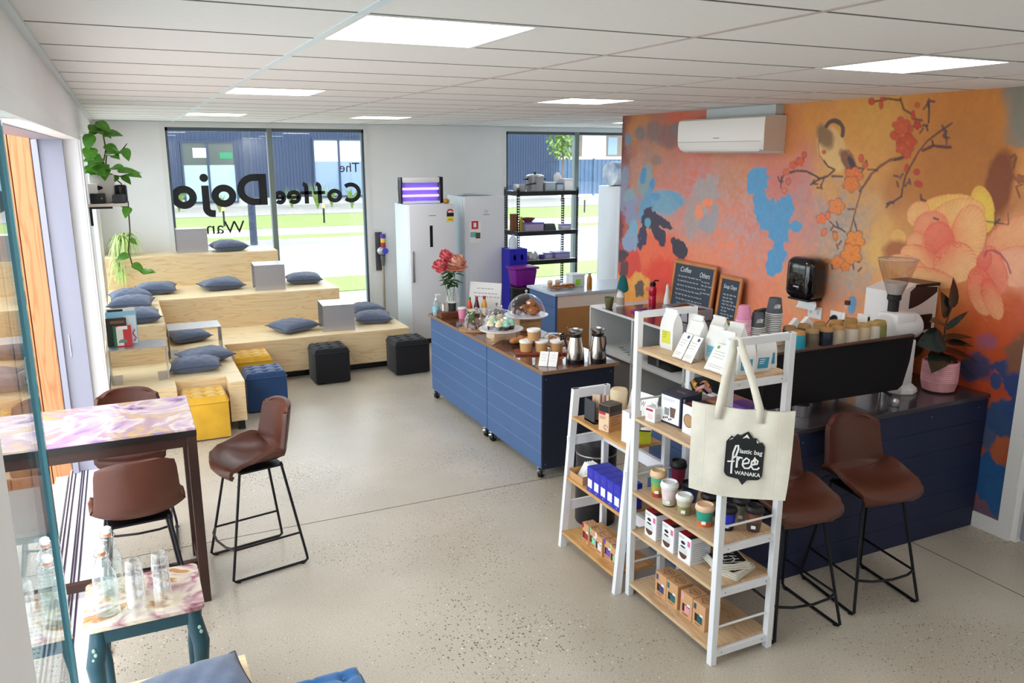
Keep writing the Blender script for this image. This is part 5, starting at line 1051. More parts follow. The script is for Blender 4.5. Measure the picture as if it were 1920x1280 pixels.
def flask(label, loc, rz):
    t = thing('coffee_flask', label, 'flask', loc, rz, 'steel coffee flasks')
    g = G(); g.lathe([(.073, 0), (.074, .004), (.074, .034), (.07, .036)], 30); part('base', g, BLACK, t)
    g = G(); g.lathe([(.07, .036), (.072, .05), (.066, .11), (.055, .165), (.048, .2), (.046, .212)], 30); part('body', g, mat('flask_steel', 'cfc6bb', .22, 1), t)
    g = G(); g.lathe([(.047, .21), (.049, .216), (.048, .232), (.044, .236)], 24); part('collar', g, BLACK, t)
    g = G(); g.lathe([(.044, .234), (.05, .25), (.06, .262), (.06, .268), (.05, .262), (.044, .255)], 24); part('rim', g, CHROME, t)
    g = G(); g.lathe([(.044, .25), (.042, .262), (.02, .266)], 20); part('lid', g, BLACK, t)
    g = G(); g.tube([(-.045, .0, .22), (-.085, 0, .215), (-.095, 0, .17), (-.075, 0, .1)], .008, 8); part('handle', g, BLACK, t)
flask('brushed steel coffee flask, left of the pair at the counter end', (3.115, 5.375, ZT), math.radians(-60)); flask('brushed steel coffee flask, right of the pair at the counter end', (3.29, 5.33, ZT), math.radians(100))
t = thing('hang_tag', 'white paper tag standing between the two flasks', 'tag', (3.2, 5.29, ZT)); g = G(); g.box(-.009, .009, -.001, .001, 0, .1, M=Matrix.Rotation(math.radians(-8), 4, 'X')); part('paper', g, PAPER, t, 0); g = G(); g.tube([(0, .012, .098), (.03, .02, .16), (.06, .03, .2)], .0012, 4); part('string', g, PAPER, t)
# ================================================================== KITCHEN CORNER
FRW = mat('fridge_white', 'e3e4e8', .35); FRS = mat('fridge_side', 'dfe8ee', .4)
f1 = thing('upright_fridge', 'white upright freezer with black display strip and insect zapper on top', 'fridge', (3.66, 10.4, 0))
g = G(); g.box(-.315, .315, -.25, .3, .06, 1.85, b=.006); part('cabinet', g, FRS, f1)
g = G(); g.box(-.315, .315, -.31, -.255, .07, 1.85, b=.01); dr = part('door', g, FRW, f1)
g = G(); g.box(-.04, .0, -.3125, -.309, 1.3, 1.58); part('display', g, BLACK, dr, 0)
g = G(); g.box(-.3, -.27, -.345, -.33, .85, 1.26, b=.005); g.box(-.3, -.27, -.335, -.308, .86, .9); g.box(-.3, -.27, -.335, -.308, 1.21, 1.25); part('handle', g, STEEL, dr)
g = G(); Mf = frame((0, -.3105, 0), (1, 0, 0), (0, 0, 1)); rect(g, .2, .3, 1.62, 1.69, Mf); part('energy_label', g, mat('label_yellow', 'f0d640', .5), dr, 0)
g = G(); rect(g, .2, .3, 1.69, 1.74, Mf); part('energy_label_dark', g, INK, dr, 0)
g = G(); stroke(g, arc(.25, 1.74, .04, 20, 180, 10), .02, Mf); part('star_rating', g, mat('label_red', 'c8283c', .5), dr, 0)
g = G(); rect(g, .22, .28, 1.645, 1.66, Mf, lift=.001); text(g, 'Haier', Mf @ Matrix.Translation((-.03, 1.71, 0)), h=.022) if 0 else None; rect(g, -.05, .05, 1.705, 1.715, Mf); part('badge', g, mat('badge_grey', '8d9096', .4), dr, 0)
g = G(); g.box(-.3, .3, -.28, .28, 0, .06); part('kickplate', g, BLACK, f1, 0)
f2 = thing('upright_fridge', 'white upright fridge with magnets, right of the freezer', 'fridge', (4.5, 10.62, 0))
g = G(); g.box(-.3, .3, -.25, .32, .05, 1.93, b=.006); part('cabinet', g, FRS, f2)
g = G(); g.box(-.3, .3, -.32, -.255, .06, 1.93, b=.012); dr = part('door', g, FRW, f2)
g = G(); g.tube([(.26, -.32, .82), (.26, -.375, .84), (.26, -.38, .95), (.26, -.375, 1.07), (.26, -.32, 1.09)], .014, 8); part('handle', g, FRW, dr)
Mf = frame((0, -.3205, 0), (1, 0, 0), (0, 0, 1))
g = G(); stroke(g, arc(.02, 1.72, .022, 0, 360, 20)[:-1], .005, Mf, closed=True); rect(g, .017, .023, 1.71, 1.73, Mf); rect(g, -.03, .07, 1.675, 1.683, Mf); part('badge', g, mat('badge_grey', '8d9096'), dr, 0)
for nm, c, b in (('flyer', 'f2f0ee', (-.23, -.06, 1.3, 1.58)), ('red_magnet', 'd02c3c', (-.2, -.1, 1.49, 1.6)), ('teal_card', '7fb8b0', (-.22, -.13, 1.38, 1.45)), ('dark_card', '5a5a4c', (-.14, -.07, 1.36, 1.44))):
    g = G(); rect(g, *b, Mf @ Matrix.Translation((0, 0, .001 if nm != 'flyer' else 0))); part(nm, g, mat('mag_'+c, c, .5), dr, 0)
g = G(); g.box(-.17, -.13, -.3225, -.3215, 1.515, 1.575); part('magnet_mark', g, PAPER, dr, 0)
g = G(); g.box(-.28, .28, -.28, .3, 0, .05); part('kickplate', g, BLACK, f2, 0)
g = G(); g.surf(lambda u, v: ((u-.5)*.5, (v-.5)*.3, .012+.012*math.sin(u*7)*math.cos(v*5)+.02*u), 10, 8); o = solo('plastic_bag', g, mat('bag_clear', 'e8e4ee', .4), 'crumpled pale bag lying on top of the fridge with magnets', 'bag', (4.47, 10.6, 1.935)); md = o.modifiers.new('thick', 'SOLIDIFY'); md.thickness = .004
# insect zapper
zp = thing('insect_zapper', 'white and black insect zapper glowing violet on the freezer', 'insect zapper', (3.6, 10.36, 1.855))
g = G(); g.box(-.27, .27, -.05, .06, 0, .03); g.box(-.27, .25, -.06, .06, .27, .34, b=.012); g.box(-.25, .25, .05, .06, .03, .27); part('housing', g, WHITE, zp)
for s in (-.28, .265):
    g = G(); g.box(s-.012, s+.012+(.02 if s > 0 else 0), -.065, .065, 0, .345, b=.01); part('end_cap', g, BLACK, zp)
VIO = mat('uv_tube', 'b48cff', .4, emit=2.2)
for z in (.1, .19):
    g = G(); g.cyl((-.25, -.005, z), (.25, -.005, z), .016, 10); part('uv_tube', g, VIO, zp)
g = G(); g.box(-.26, .26, .035, .045, .03, .27); part('reflector', g, mat('reflector_lilac', '9a86d8', .3), zp, 0)
g = G()
for k in range(26): x = -.25+k*.02; g.cyl((x, -.05, .03), (x, -.05, .27), .0015, 4)
for z in (.05, .145, .25): g.cyl((-.26, -.052, z), (.26, -.052, z), .002, 4)
part('grille', g, mat('grille_grey', 'a9a4c4', .3, .6), zp)
g = G(); g.tube([(-.3, 0, .3), (-.315, -.02, .2), (-.3, -.02, .05), (-.31, .03, .0)], .004, 5); part('cord', g, BLACK, zp)
g = G(); g.lathe([(.03, 0), (.045, .02), (.04, .05), (.015, .06)], 14); solo('tape_roll', g, mat('brass_item', 'b8862c', .4, .4), 'small golden tin on the freezer beside the zapper', 'tin', (3.92, 10.25, 1.852))
# stick vacuum on the wall
vc = thing('stick_vacuum', 'purple and grey stick vacuum hung on a wall dock by the window', 'vacuum', (3.37, 11.588, 0))
g = G(); g.box(-.065, .035, -.03, 0, .82, 1.38, b=.006); part('wall_dock', g, mat('dock_grey', '4c4850', .5), vc)
g = G(); g.cyl((.02, -.13, 1.3), (.02, -.13, 1.36), .04, 16); part('bin_top', g, mat('vac_purple', '5a3ab8', .3), vc)
g = G(); g.cyl((.02, -.13, 1.24), (.02, -.13, 1.3), .037, 16); part('bin_band', g, mat('vac_yellow', 'e8c83c', .4), vc)
g = G(); g.cyl((.02, -.13, 1.17), (.02, -.13, 1.24), .034, 16); part('filter_band', g, mat('vac_red', 'b8283c', .4), vc)
g = G(); g.ball((.0, -.13, 1.12), .075, 16, sc=(1, .8, .8)); part('motor_body', g, mat('vac_silver', 'c6c6cc', .3, .5), vc)
g = G(); g.cyl((.03, -.2, 1.12), (.03, -.16, 1.12), .045, 14); part('cyclone', g, mat('vac_violet', '4a48c8', .3), vc)
g = G(); g.tube([(.01, -.12, 1.06), (.02, -.1, .96), (.02, -.09, .9)], [.04, .03, .025], 12); part('neck', g, mat('vac_dark', '6a6a70', .4), vc)
g = G(); g.cyl((.02, -.09, .9), (.03, -.06, .13), .018, 12); part('wand', g, mat('vac_wand', 'b8aa9c', .35, .4), vc)
g = G(); g.box(-.1, .16, -.13, -.03, .02, .1, b=.015); part('floor_head', g, mat('vac_dark', '6a6a70'), vc)
# black wire rack
rk = thing('storage_rack', 'black slotted-angle steel rack with three shelves by the kitchen window', 'rack', (5.5, 10.55, 0))
for sx in (-.49, .49):
    for sy in (-.23, .22):
        g = G(); dx = -.035 if sx > 0 else .035; dy = .035 if sy < 0 else -.035
        # slotted angle: two flanges each built as edge strips with webs between the slots
        xa, xb = sorted((sx, sx+dx)); yw = sorted((sy, sy+(.003 if sy < 0 else -.003)))
        z = 0
        g.box(xa, xa+.009, yw[0], yw[1], 0, 2.03); g.box(xb-.009, xb, yw[0], yw[1], 0, 2.03)
        while z < 2.0: g.box(xa, xb, yw[0], yw[1], z, z+.016); z += .036
        ya, yb = sorted((sy, sy+dy)); xw = sorted((sx, sx+(.003 if sx < 0 else -.003)))
        g.box(xw[0], xw[1], ya, ya+.009, 0, 2.03); g.box(xw[0], xw[1], yb-.009, yb, 0, 2.03); z = 0
        while z < 2.0: g.box(xw[0], xw[1], ya, yb, z, z+.016); z += .036
        part('slotted_post', g, BLACK, rk, 0)
for z in (1.98, 1.42, 1.0, .3):
    g = G(); g.box(-.49, .49, -.232, -.226, z-.06, z, b=.001, seg=1); g.box(-.49, .49, .216, .222, z-.06, z); g.box(-.492, -.486, -.23, .22, z-.06, z); g.box(.486, .492, -.23, .22, z-.06, z); part('shelf_beam', g, BLACK, rk, 0)
    g = G(); g.box(-.485, .485, -.225, .215, z-.008, z-.001); part('shelf_board', g, mat('rack_board', 'c9c6c4', .4), rk, 0)
def on(x, y, z): return (5.5+x, 10.55+y, z)
pot = thing('stock_pot', 'large steel stock pot with glass lid on the top rack shelf', 'pot', on(-.13, -.05, 1.98))
g = G(); g.lathe([(.12, 0), (.125, .01), (.125, .2), (.128, .205)], 26); part('body', g, STEEL, pot); g = G(); g.lathe([(.13, .205), (.128, .212), (.09, .228), (.02, .234)], 26); part('lid', g, mat('lid_glass', 'cfd8da', .15, .3), pot); g = G(); g.lathe([(.012, .232), (.02, .25), (.018, .265)], 12); part('knob', g, BLACK, pot)
for s in (-1, 1):
    g = G(); g.tube([(s*.122, -.03, .16), (s*.165, -.02, .165), (s*.165, .02, .165), (s*.122, .03, .16)], .01, 7); part('handle', g, BLACK, pot)
pan = thing('saucepan', 'small steel saucepan left of the stock pot', 'saucepan', on(-.4, -.1, 1.98)); g = G(); g.lathe([(.085, 0), (.09, .008), (.092, .1), (.088, .1), (.086, .01)], 24, cap1=False); part('body', g, STEEL, pan); g = G(); g.tube([(.09, -.02, .085), (.16, -.06, .1), (.22, -.09, .105)], .009, 7); part('handle', g, BLACK, pan)
def clip_tub(label, loc, w, d, h, body, lid, rz=0):
    t = thing('food_tub', label, 'container', loc, rz, 'lidded food tubs'); g = G(); g.box(-w/2, w/2, -d/2, d/2, 0, h*.85, b=.012); part('tub', g, mat('tub_'+body, body, .3), t); g = G(); g.box(-w/2-.004, w/2+.004, -d/2-.004, d/2+.004, h*.85, h, b=.006); part('lid', g, mat('tublid_'+lid, lid, .4), t)
clip_tub('clear tub with a white lid beside the stock pot', on(.09, -.04, 1.98), .17, .16, .12, 'a8b8c0', 'eef0f4'); clip_tub('small clear tub with a blue lid on the top rack shelf', on(.24, -.06, 1.98), .1, .14, .105, 'b8c4d4', '4a5ab8')
clip_tub('tall white plastic tub at the right end of the top rack shelf', on(.4, -.02, 1.98), .14, .16, .165, 'eef0f2', 'f6f6f6')
g = G(); g.lathe([(.05, 0), (.06, .01), (.06, .2), (.03, .235), (.028, .25)], 18); solo('white_jug', g, mat('jug_white', 'f0f2f4', .4), 'white plastic jug at the back of the top rack shelf', 'jug', on(.33, .12, 1.98))
clip_tub('wide clear tub with a violet lid on the middle rack shelf', on(-.2, -.08, 1.42), .3, .22, .12, 'a89ab8', '6a5ac8'); g = G(); g.lathe([(.05, 0), (.1, .05), (.104, .06), (.095, .055), (.045, .01)], 20); solo('wood_bowl', g, mat('bowl_brown', '8a4a30', .5), 'brown bowl standing on the violet-lidded tub', 'bowl', on(-.24, -.06, 1.54))
g = G(); g.box(-.1, .1, -.09, .09, 0, .095, b=.01); g.v = [(v[0]*(1-.25*v[2]/.095), v[1]*(1-.2*v[2]/.095), v[2]) for v in g.v]; solo('loaf_tin', g, mat('loaf_tin', '4a4c52', .4, .5), 'dark upturned loaf tin on the middle rack shelf', 'baking tin', on(.06, -.1, 1.42))
clip_tub('small purple-lidded tub at the right of the middle rack shelf', on(.36, -.06, 1.42), .16, .12, .07, 'c8c4dc', '5a3aa8')
g = G(); g.box(-.04, .04, -.05, .05, 0, .24, b=.003); solo('carton', g, mat('carton_brown', '8a5030', .6), 'brown carton at the left of the middle rack shelf', 'carton', on(-.45, -.02, 1.42))
g = G(); g.lathe([(.035, 0), (.036, .13), (.014, .17), (.014, .2)], 16); solo('oil_bottle', g, mat('oil_yellow', 'c8a83c', .2), 'yellow oil bottle beside the brown carton', 'bottle', on(-.36, -.08, 1.42))
g = G(); g.lathe([(.12, 0), (.123, .02), (.118, .09), (.09, .125), (.05, .13)], 26); solo('mixing_bowl', g, STEEL, 'upturned steel mixing bowl on the lower rack shelf', 'bowl', on(-.22, -.08, 1.0))
g = G(); g.box(-.035, .035, -.04, .04, 0, .07, b=.01); solo('blue_beaker', g, mat('beaker_indigo', '3a3a78', .4), 'small indigo beaker right of the steel mixing bowl', 'beaker', on(-.04, -.1, 1.0))
clip_tub('low lavender tub in the middle of the lower rack shelf', on(.1, -.04, 1.0), .13, .1, .08, 'b0a8d4', '8078c0'); clip_tub('wide lavender tub at the right of the lower rack shelf', on(.29, -.06, 1.0), .24, .2, .09, '9a94c8', '7a78b8')
# blue crates, bins
cr = thing('blue_crate', 'tall blue plastic crate stood on end between fridge and rack', 'crate', (4.84, 10.13, 0))
NV = mat('crate_blue', '1f1fae', .45)
g = G()
for a in ((-.1, .16, -.14, -.128), (-.1, .16, .128, .14)): pass
def grid_side(g, y):
    for x0_, x1_ in ((-.1, -.05), (-.01, .06), (.1, .16)): g.box(x0_, x1_, y-.006, y+.006, 0, 1.22)
    for z0_, z1_ in ((0, .25), (.29, .45), (.5, .68), (.74, .86), (.92, 1.07), (1.14, 1.22)): g.box(-.1, .16, y-.0055, y+.0055, z0_, z1_)
grid_side(g, -.13); part('slotted_face', g, NV, cr, 0)
g = G(); g.box(-.1, -.09, -.124, .14, 0, 1.22); g.box(.15, .16, -.124, .14, 0, 1.22); g.box(-.1, .16, .13, .14, 0, 1.22); g.box(-.09, .15, -.12, .13, 1.2, 1.215); part('shell', g, NV, cr, 0)
g = G(); g.lathe([(.06, 0), (.06, .12), (.035, .16), (.02, .17), (.02, .19)], 16); solo('water_jug', g, mat('jug_pale', 'd8e0ec', .3), 'pale plastic bottle standing on the blue crate', 'bottle', (4.85, 10.14, 1.216))
bn = thing('black_bin', 'black round bin under the purple tub', 'bin', (4.8, 9.72, 0)); g = G(); g.lathe([(.15, 0), (.155, .01), (.17, .735), (.175, .745)], 26); part('body', g, BLACK, bn); g = G(); g.lathe([(.176, .735), (.178, .75), (.17, .757)], 26); part('rim', g, mat('bin_rim', '2c2c30', .3), bn)
pt = thing('purple_tub', 'purple plastic caddy with lid on the black bin', 'tub', (4.79, 9.72, .76)); PUR = mat('tub_purple', '7a148a', .4)
g = G(); g.box(-.17, .17, -.13, .13, 0, .24, b=.03); g.v = [(v[0]*(.82+.18*v[2]/.24), v[1]*(.82+.18*v[2]/.24), v[2]) for v in g.v]; part('body', g, PUR, pt); g = G(); g.box(-.185, .185, -.145, .145, .235, .265, b=.01); part('lid', g, PUR, pt); g = G(); g.tube([(.175, -.06, .2), (.2, 0, .12), (.175, .06, .2)], .006, 6); part('handle', g, mat('tub_handle', '5a1068', .4), pt)
# display fridge beyond the mural
df = thing('drinks_fridge', 'white glass-door drinks fridge with rounded blue and white header', 'fridge', (7.13, 10.6, 0))
g = G(); g.box(-.42, .42, -.2, .35, 0, 2.02, b=.01); part('cabinet', g, FRW, df); g = G(); g.box(-.43, -.36, -.26, -.2, .05, 2.02); g.box(.36, .43, -.26, -.2, .05, 2.02); g.box(-.36, .36, -.26, -.2, 1.93, 2.02); g.box(-.36, .36, -.26, -.2, .05, .14); part('door_frame', g, FRW, df, 0); g = G(); g.box(-.36, .36, -.235, -.225, .14, 1.93); part('door_pane', g, mat('pane_dark', '8a98a8', .1), df, 0)
g = G(); n = 14
g.add([(x, .0+.22*math.cos(a), 2.2+.18*math.sin(a)) for x in (-.44, .44) for a in [math.radians(90+360*k/n) for k in range(n)]], [tuple(range(n-1, -1, -1)), tuple(range(n, 2*n))]+[(k, (k+1) % n, n+(k+1) % n, n+k) for k in range(n)]); part('header', g, mat('header_bluewhite', '3f6fa8', .3, col2='e8eef4', scale=3), df)
# kitchen bench
kb = thing('kitchen_bench', 'blue-ended kitchen bench with pale top and timber face', 'bench', (5.6, 8.55, 0))
g = G(); g.box(-1.1, -1.07, -.3, .36, 0, .87); part('end_panel', g, BLUE, kb, 0)
for k in range(6):
    g = G(); g.box(-1.108, -1.1, -.31, .36, k*.145+.002, k*.145+.143, b=.002, seg=1); part('end_board', g, BLUE, kb, 0)
g = G(); g.box(-1.07, 1.2, -.3, -.28, 0, .72); part('face_panel', g, mat('mdf_tan', 'b08450', .6, var=.05), kb, 0)
g = G(); g.box(-1.07, 1.2, -.305, -.28, .72, .87); part('rail', g, mat('rail_cream', 'e2d8cc', .5), kb, 0)
g = G(); g.box(-1.13, 1.2, -.34, .4, .87, .9, b=.004, seg=1); part('worktop', g, mat('worktop_pale', 'b9c2d0', .25), kb, 0)
ct = thing('cooling_rack', 'wire cooling rack of brown cookies on the kitchen bench', 'rack', (4.72, 8.52, .9))
g = G()
for k in range(13): g.cyl((-.19+k*.0317, -.12, .018), (-.19+k*.0317, .12, .018), .0016, 5)
for y in (-.12, .12): g.cyl((-.19, y, .018), (.19, y, .018), .0025, 6)
for x in (-.17, .17):
    for y in (-.12, .12): g.cyl((x, y, 0), (x, y, .018), .0025, 5)
part('wire_grid', g, CHROME, ct)
r = random.Random(4); C0 = None
spots = [(-.13, -.06, 0), (-.05, -.07, 0), (.03, -.06, 0), (.11, -.05, 0), (-.1, .04, 0), (-.01, .04, 0), (.08, .05, 0), (.16, .03, 0), (-.05, .0, .016), (.06, 0, .016), (.14, .0, .016)]
for k, (x, y, z) in enumerate(spots):
    lab = 'brown cookie on the cooling rack, %s' % ('front row far left', 'front row second from left', 'front row second from right', 'front row far right', 'rear row far left', 'rear row second from left', 'rear row second from right', 'rear row far right', 'left one of the top layer', 'middle one of the top layer', 'right one of the top layer')[k]
    if C0 is None:
        g = G(); g.lathe([(.03, 0), (.042, .003), (.044, .008), (.036, .014), (.015, .016)], 16); C0 = o = solo('cookie', g, COOK, lab, 'cookie', (0, 0, 0), 0, 'cookies on the cooling rack')
    else: o = C0.copy(); COL.objects.link(o); o['label'] = lab
    o.location = (4.72+x, 8.52+y, .9205+z); o.rotation_euler[2] = k
for k, (x, y) in enumerate(((4.73, 8.82), (4.84, 8.82))):
    t = thing('muffin', ('left', 'right')[k]+' sugar-dusted muffin behind the cooling rack', 'muffin', (x, y, .9), 0, 'muffins'); g = G(); g.lathe([(.025, 0), (.033, .035)], 14); part('paper_case', g, mat('muffin_case', 'c99a5c', .6), t); g = G(); g.lathe([(.034, .033), (.038, .042), (.028, .06), (.008, .068)], 14); part('dome_top', g, mat('muffin_top', 'e2cdb8', .7), t)
t = thing('oil_jar', 'tall bottle of amber oil on the kitchen bench', 'bottle', (5.02, 8.35, .9)); g = G(); g.lathe([(.03, 0), (.032, .005), (.032, .13), (.022, .155), (.017, .165)], 16); part('body', g, mat('oil_amber', 'a86a1c', .2), t); g = G(); g.lathe([(.019, .165), (.019, .2)], 14); part('cap', g, mat('cap_silver', 'a8a8a8', .3, .7), t)
clip_tub('clear clip box with a green label on the kitchen bench', (4.98, 8.62, .9), .18, .16, .16, 'dfe6ea', 'e8eef2'); g = G(); g.box(-.035, .035, -.001, .001, 0, .07); solo('green_label', g, mat('label_lime', '9fd83c', .5), 'lime green label card against the clear clip box', 'label', (4.97, 8.53, .93))
# white cube unit along the mural
cu = thing('cube_unit', 'white cube storage unit with dark top along the mural wall', 'storage unit', (4.72, 5.6, 0))
W2 = mat('laminate_white', 'e6e6e4', .4); GI = mat('cube_grey', 'a2a8aa', .5)
y0_, y1_ = -1.53, 1.6
g = G(); g.box(-.38, .36, y0_, y1_, .93, .95, b=.002, seg=1); part('top_panel', g, W2, cu, 0)
g = G(); g.box(-.36, .36, y0_+.01, y1_-.2, .9495, .952); part('dark_top', g, mat('dark_laminate', '4c3236', .15, coat=.5), cu, 0)
g = G(); g.box(-.38, .36, y0_, y1_, .04, .06); part('bottom_panel', g, W2, cu, 0)
g = G(); g.box(-.38, .36, y0_, y1_, .5, .518); part('shelf', g, W2, cu, 0)
for y in (y0_, -.82, -.02, .8, y1_-.018):
    g = G(); g.box(-.38, .36, y, y+.018, .06, .93); part('upright', g, W2, cu, 0)
g = G(); g.box(.34, .36, y0_, y1_, .06, .93); part('back_panel', g, GI, cu, 0)
g = G(); g.box(-.36, -.34, .82, 1.58, .06, .48); part('plinth_panel', g, mat('cube_taupe', '6e6560', .6), cu, 0)
g = G(); g.box(-.36, .3, y0_, y1_, 0, .04); part('kickplate', g, BLACK, cu, 0)
g = G(); g.box(-.17, .13, -.19, .19, 0, .18, b=.012); pr = solo('printer', g, BLACK, 'black receipt printer inside the white cube unit', 'printer', (4.62, 6.1, .518)); 
g = G(); g.box(-.1, .1, -.02, .02, 0, .006); o = part('paper_slot', g, mat('slot_grey', '8a8a8a', .4), pr, 0); o.location = (-.171, 0, .12); o.rotation_euler = (0, math.pi/2, math.pi/2)
t = thing('cash_drawer', 'black tray of cables on the shelf of the cube unit', 'tray', (4.55, 5.35, .518)); g = G(); g.box(-.16, .16, -.2, .2, 0, .05, b=.006); part('tray', g, BLACK, t)
for k in range(6): g = G(); g.ball((-.1+.04*k, -.1+.05*(k % 3), .06), .025, 8, sc=(1.4, 1, .6)); part('cable_bundle', g, mat('cable_grey', '3a3a40', .5), t)
for k in range(5):
    g = G(); g.lathe([(.03, 0), (.004, .006), (.004, .07), (.02, .085), (.034, .12), (.03, .165), (.029, .165)], 16, cap1=False); solo('wine_glass', g, GLASSV, 'stemmed glass inside the cube unit, %s' % ('nearest the flasks', 'second from the flasks', 'third from the flasks', 'fourth from the flasks', 'deepest in the row')[k], 'glass', (4.47+.03*k, 6.56+.1*k, .518), 0, 'stemmed glasses in the cube unit')
ZU = .952
t = thing('clay_pot', 'small green-brown clay cup on the white cube unit', 'cup', (4.43, 6.97, ZU-.002)); g = G(); g.lathe([(.028, 0), (.035, .01), (.048, .09), (.05, .115), (.045, .115), (.042, .09), (.03, .02)], 20); part('body', g, mat('clay_olive', '7d8248', .5, col2='5c4a3c', scale=5), t)
t = thing('spray_bottle', 'white spray bottle with a teal cloth over it on the cube unit', 'spray bottle', (4.6, 7.02, ZU-.002)); g = G(); g.lathe([(.04, 0), (.042, .01), (.042, .11), (.03, .15), (.014, .17), (.014, .2)], 18); part('body', g, PAPER, t); g = G(); g.box(-.02, .045, -.012, .012, .195, .235, b=.006); part('trigger_head', g, PAPER, t)
g = G(); g.lathe([(.0425, .02), (.0425, .095)], 18, cap0=False, cap1=False); part('label_band', g, mat('label_tan', 'cfc4b4', .6), t)
g = G(); g.surf(lambda u, v: (.02+.075*math.cos(u*6.283)*(.25+.75*v)*(1+.12*math.sin(u*25)), .05*math.sin(u*6.283)*(.25+.75*v), .315-.15*v*v-.02*math.sin(u*19)*v), 28, 8); part('teal_cloth', g, mat('cloth_teal', '1f7478', .8), t, 180)
g = G(); g.prism([p for p in arc(0, 0, .1, 0, 360, 20)[:-1]], 0, .012); g.box(-.1, .1, -.02, .02, .012, .03, b=.006); solo('purple_lid', g, mat('lid_purple', '8a148c', .35), 'round purple plastic lid lying on the cube unit', 'dish', (4.6, 6.65, ZU), .4)  # a loose lid lying flat, grip bar on top
t = thing('drink_bottle', 'red translucent drink bottle with black cap by the mural', 'bottle', (4.93, 6.92, ZU)); g = G(); g.lathe([(.038, 0), (.04, .01), (.04, .09), (.036, .1), (.04, .11), (.04, .17), (.03, .2)], 20); part('body', g, mat('bottle_red', 'c01038', .15, coat=.3), t); g = G(); g.lathe([(.031, .2), (.032, .235), (.02, .24)], 16); g.tube([(0, 0, .24), (.02, -.02, .262), (.05, -.03, .255)], .008, 7); part('cap', g, BLACK, t)
t = thing('grounds_tub', 'clear tub of brown cocoa with blue clips on the cube unit', 'tub', (4.83, 6.2, ZU), math.radians(90)); g = G(); g.box(-.2, .2, -.15, .15, 0, .005); g.box(-.2, -.195, -.15, .15, 0, .11); g.box(.195, .2, -.15, .15, 0, .11); g.box(-.2, .2, -.15, -.145, 0, .11); g.box(-.2, .2, .145, .15, 0, .11); part('tub', g, mat('tub_clear', 'd8d4dc', .2, trans=.5), t, 0)
g = G(); g.surf(lambda u, v: (-.19+.38*u, -.14+.28*v, .09+.02*math.sin(u*9)*math.sin(v*8)), 16, 12); part('cocoa', g, mat('cocoa', '6e3a20', .9, var=.3, scale=40), t, 180)
for x in (-.06, .1): g = G(); g.box(x-.04, x+.04, .148, .158, .05, .1, b=.004); part('clip', g, mat('clip_blue', '4a6ac8', .4), t)
t = thing('cleaner_bottle', 'slim white cleaner bottle beside the large chalkboard', 'bottle', (4.97, 6.72, ZU)); g = G(); g.lathe([(.034, 0), (.036, .01), (.034, .08), (.02, .16), (.015, .2)], 18); part('body', g, PAPER, t); g = G(); g.lathe([(.016, .2), (.014, .235), (.006, .245)], 12); g.tube([(0, 0, .235), (-.02, -.02, .245)], .006, 6); part('nozzle', g, PAPER, t)
# chalkboards
FRM = mat('frame_oak', 'b9763a', .45, var=.12, scale=10); SLT = mat('chalk_slate', '2f3c4a', .6, var=.08, scale=5)
def chalkboard(label, yc, w, h, lines, head):
    t = thing('chalkboard', label, 'chalkboard', (4.985, yc, ZU+.004)); M = Matrix.Rotation(math.radians(7), 4, 'Y') @ frame((0, 0, 0), (0, -1, 0), (0, 0, 1))
    g = G(); f = .035
    for b in ((-w/2, w/2, 0, f), (-w/2, w/2, h-f, h), (-w/2, -w/2+f, f, h-f), (w/2-f, w/2, f, h-f)): g.box(b[0], b[1], b[2], b[3], -.012, .012, b=.003, seg=1, M=M)
    part('frame', g, FRM, t, 0); g = G(); g.box(-w/2+f, w/2-f, f, h-f, -.01, .004, M=M); part('slate', g, SLT, t, 0)
    g = G(); M2 = M @ Matrix.Translation((0, 0, .0045))
    for s, x, y, ww, hh in head: text(g, s, M2 @ Matrix.Translation((x, y, 0)), ww, hh, shear=.2); 
    rr = random.Random(int(yc*100))
    for xa, xb, y in lines:      # handwriting too small to read in the photo: joined-up loops
        x = xa
        while x < xb:
            ww = rr.uniform(.02, .05); k = int(ww/.0045); stroke(g, [(x+ww*i/k, y+.0065*math.sin(i*1.9+x*50)+.003*math.sin(i*.9)) for i in range(k+1)], .0035, M2); x += ww+.013
    part('chalk_lettering', g, mat('chalk_white', 'e9ebea', .8), t, 0)
chalkboard('large oak-framed chalkboard menu leaning on the mural', 6.38, .66, .5, [(-.24, .12, .345), (-.24, .1, .3), (-.24, .1, .255), (-.25, .16, .21), (-.25, .17, .165), (-.23, .19, .12), (-.2, -.14, .075), (.13, .25, .33), (.13, .25, .295), (.13, .2, .26), (.14, .24, .225)], [('Coffee', -.13, .415, .17, .05), ('Others', .17, .395, .15, .05)])
chalkboard('small oak-framed chalkboard menu right of the large one', 5.83, .31, .44, [(-.08, .08, .265), (-.08, .02, .233), (-.08, .04, .203), (-.08, .09, .173), (-.08, .09, .14), (-.08, .0, .11), (-.08, .06, .08), (-.08, .03, .055)], [('Soup Days', 0, .335, .18, .05)])
g = G(); g.box(-.03, .03, -.004, .004, 0, .09, M=Matrix.Rotation(.1, 4, 'X')); solo('small_card', g, PAPER, 'small white card on the mural side of the chalkboard', 'card', (5.0, 5.55, ZU), math.pi/2)
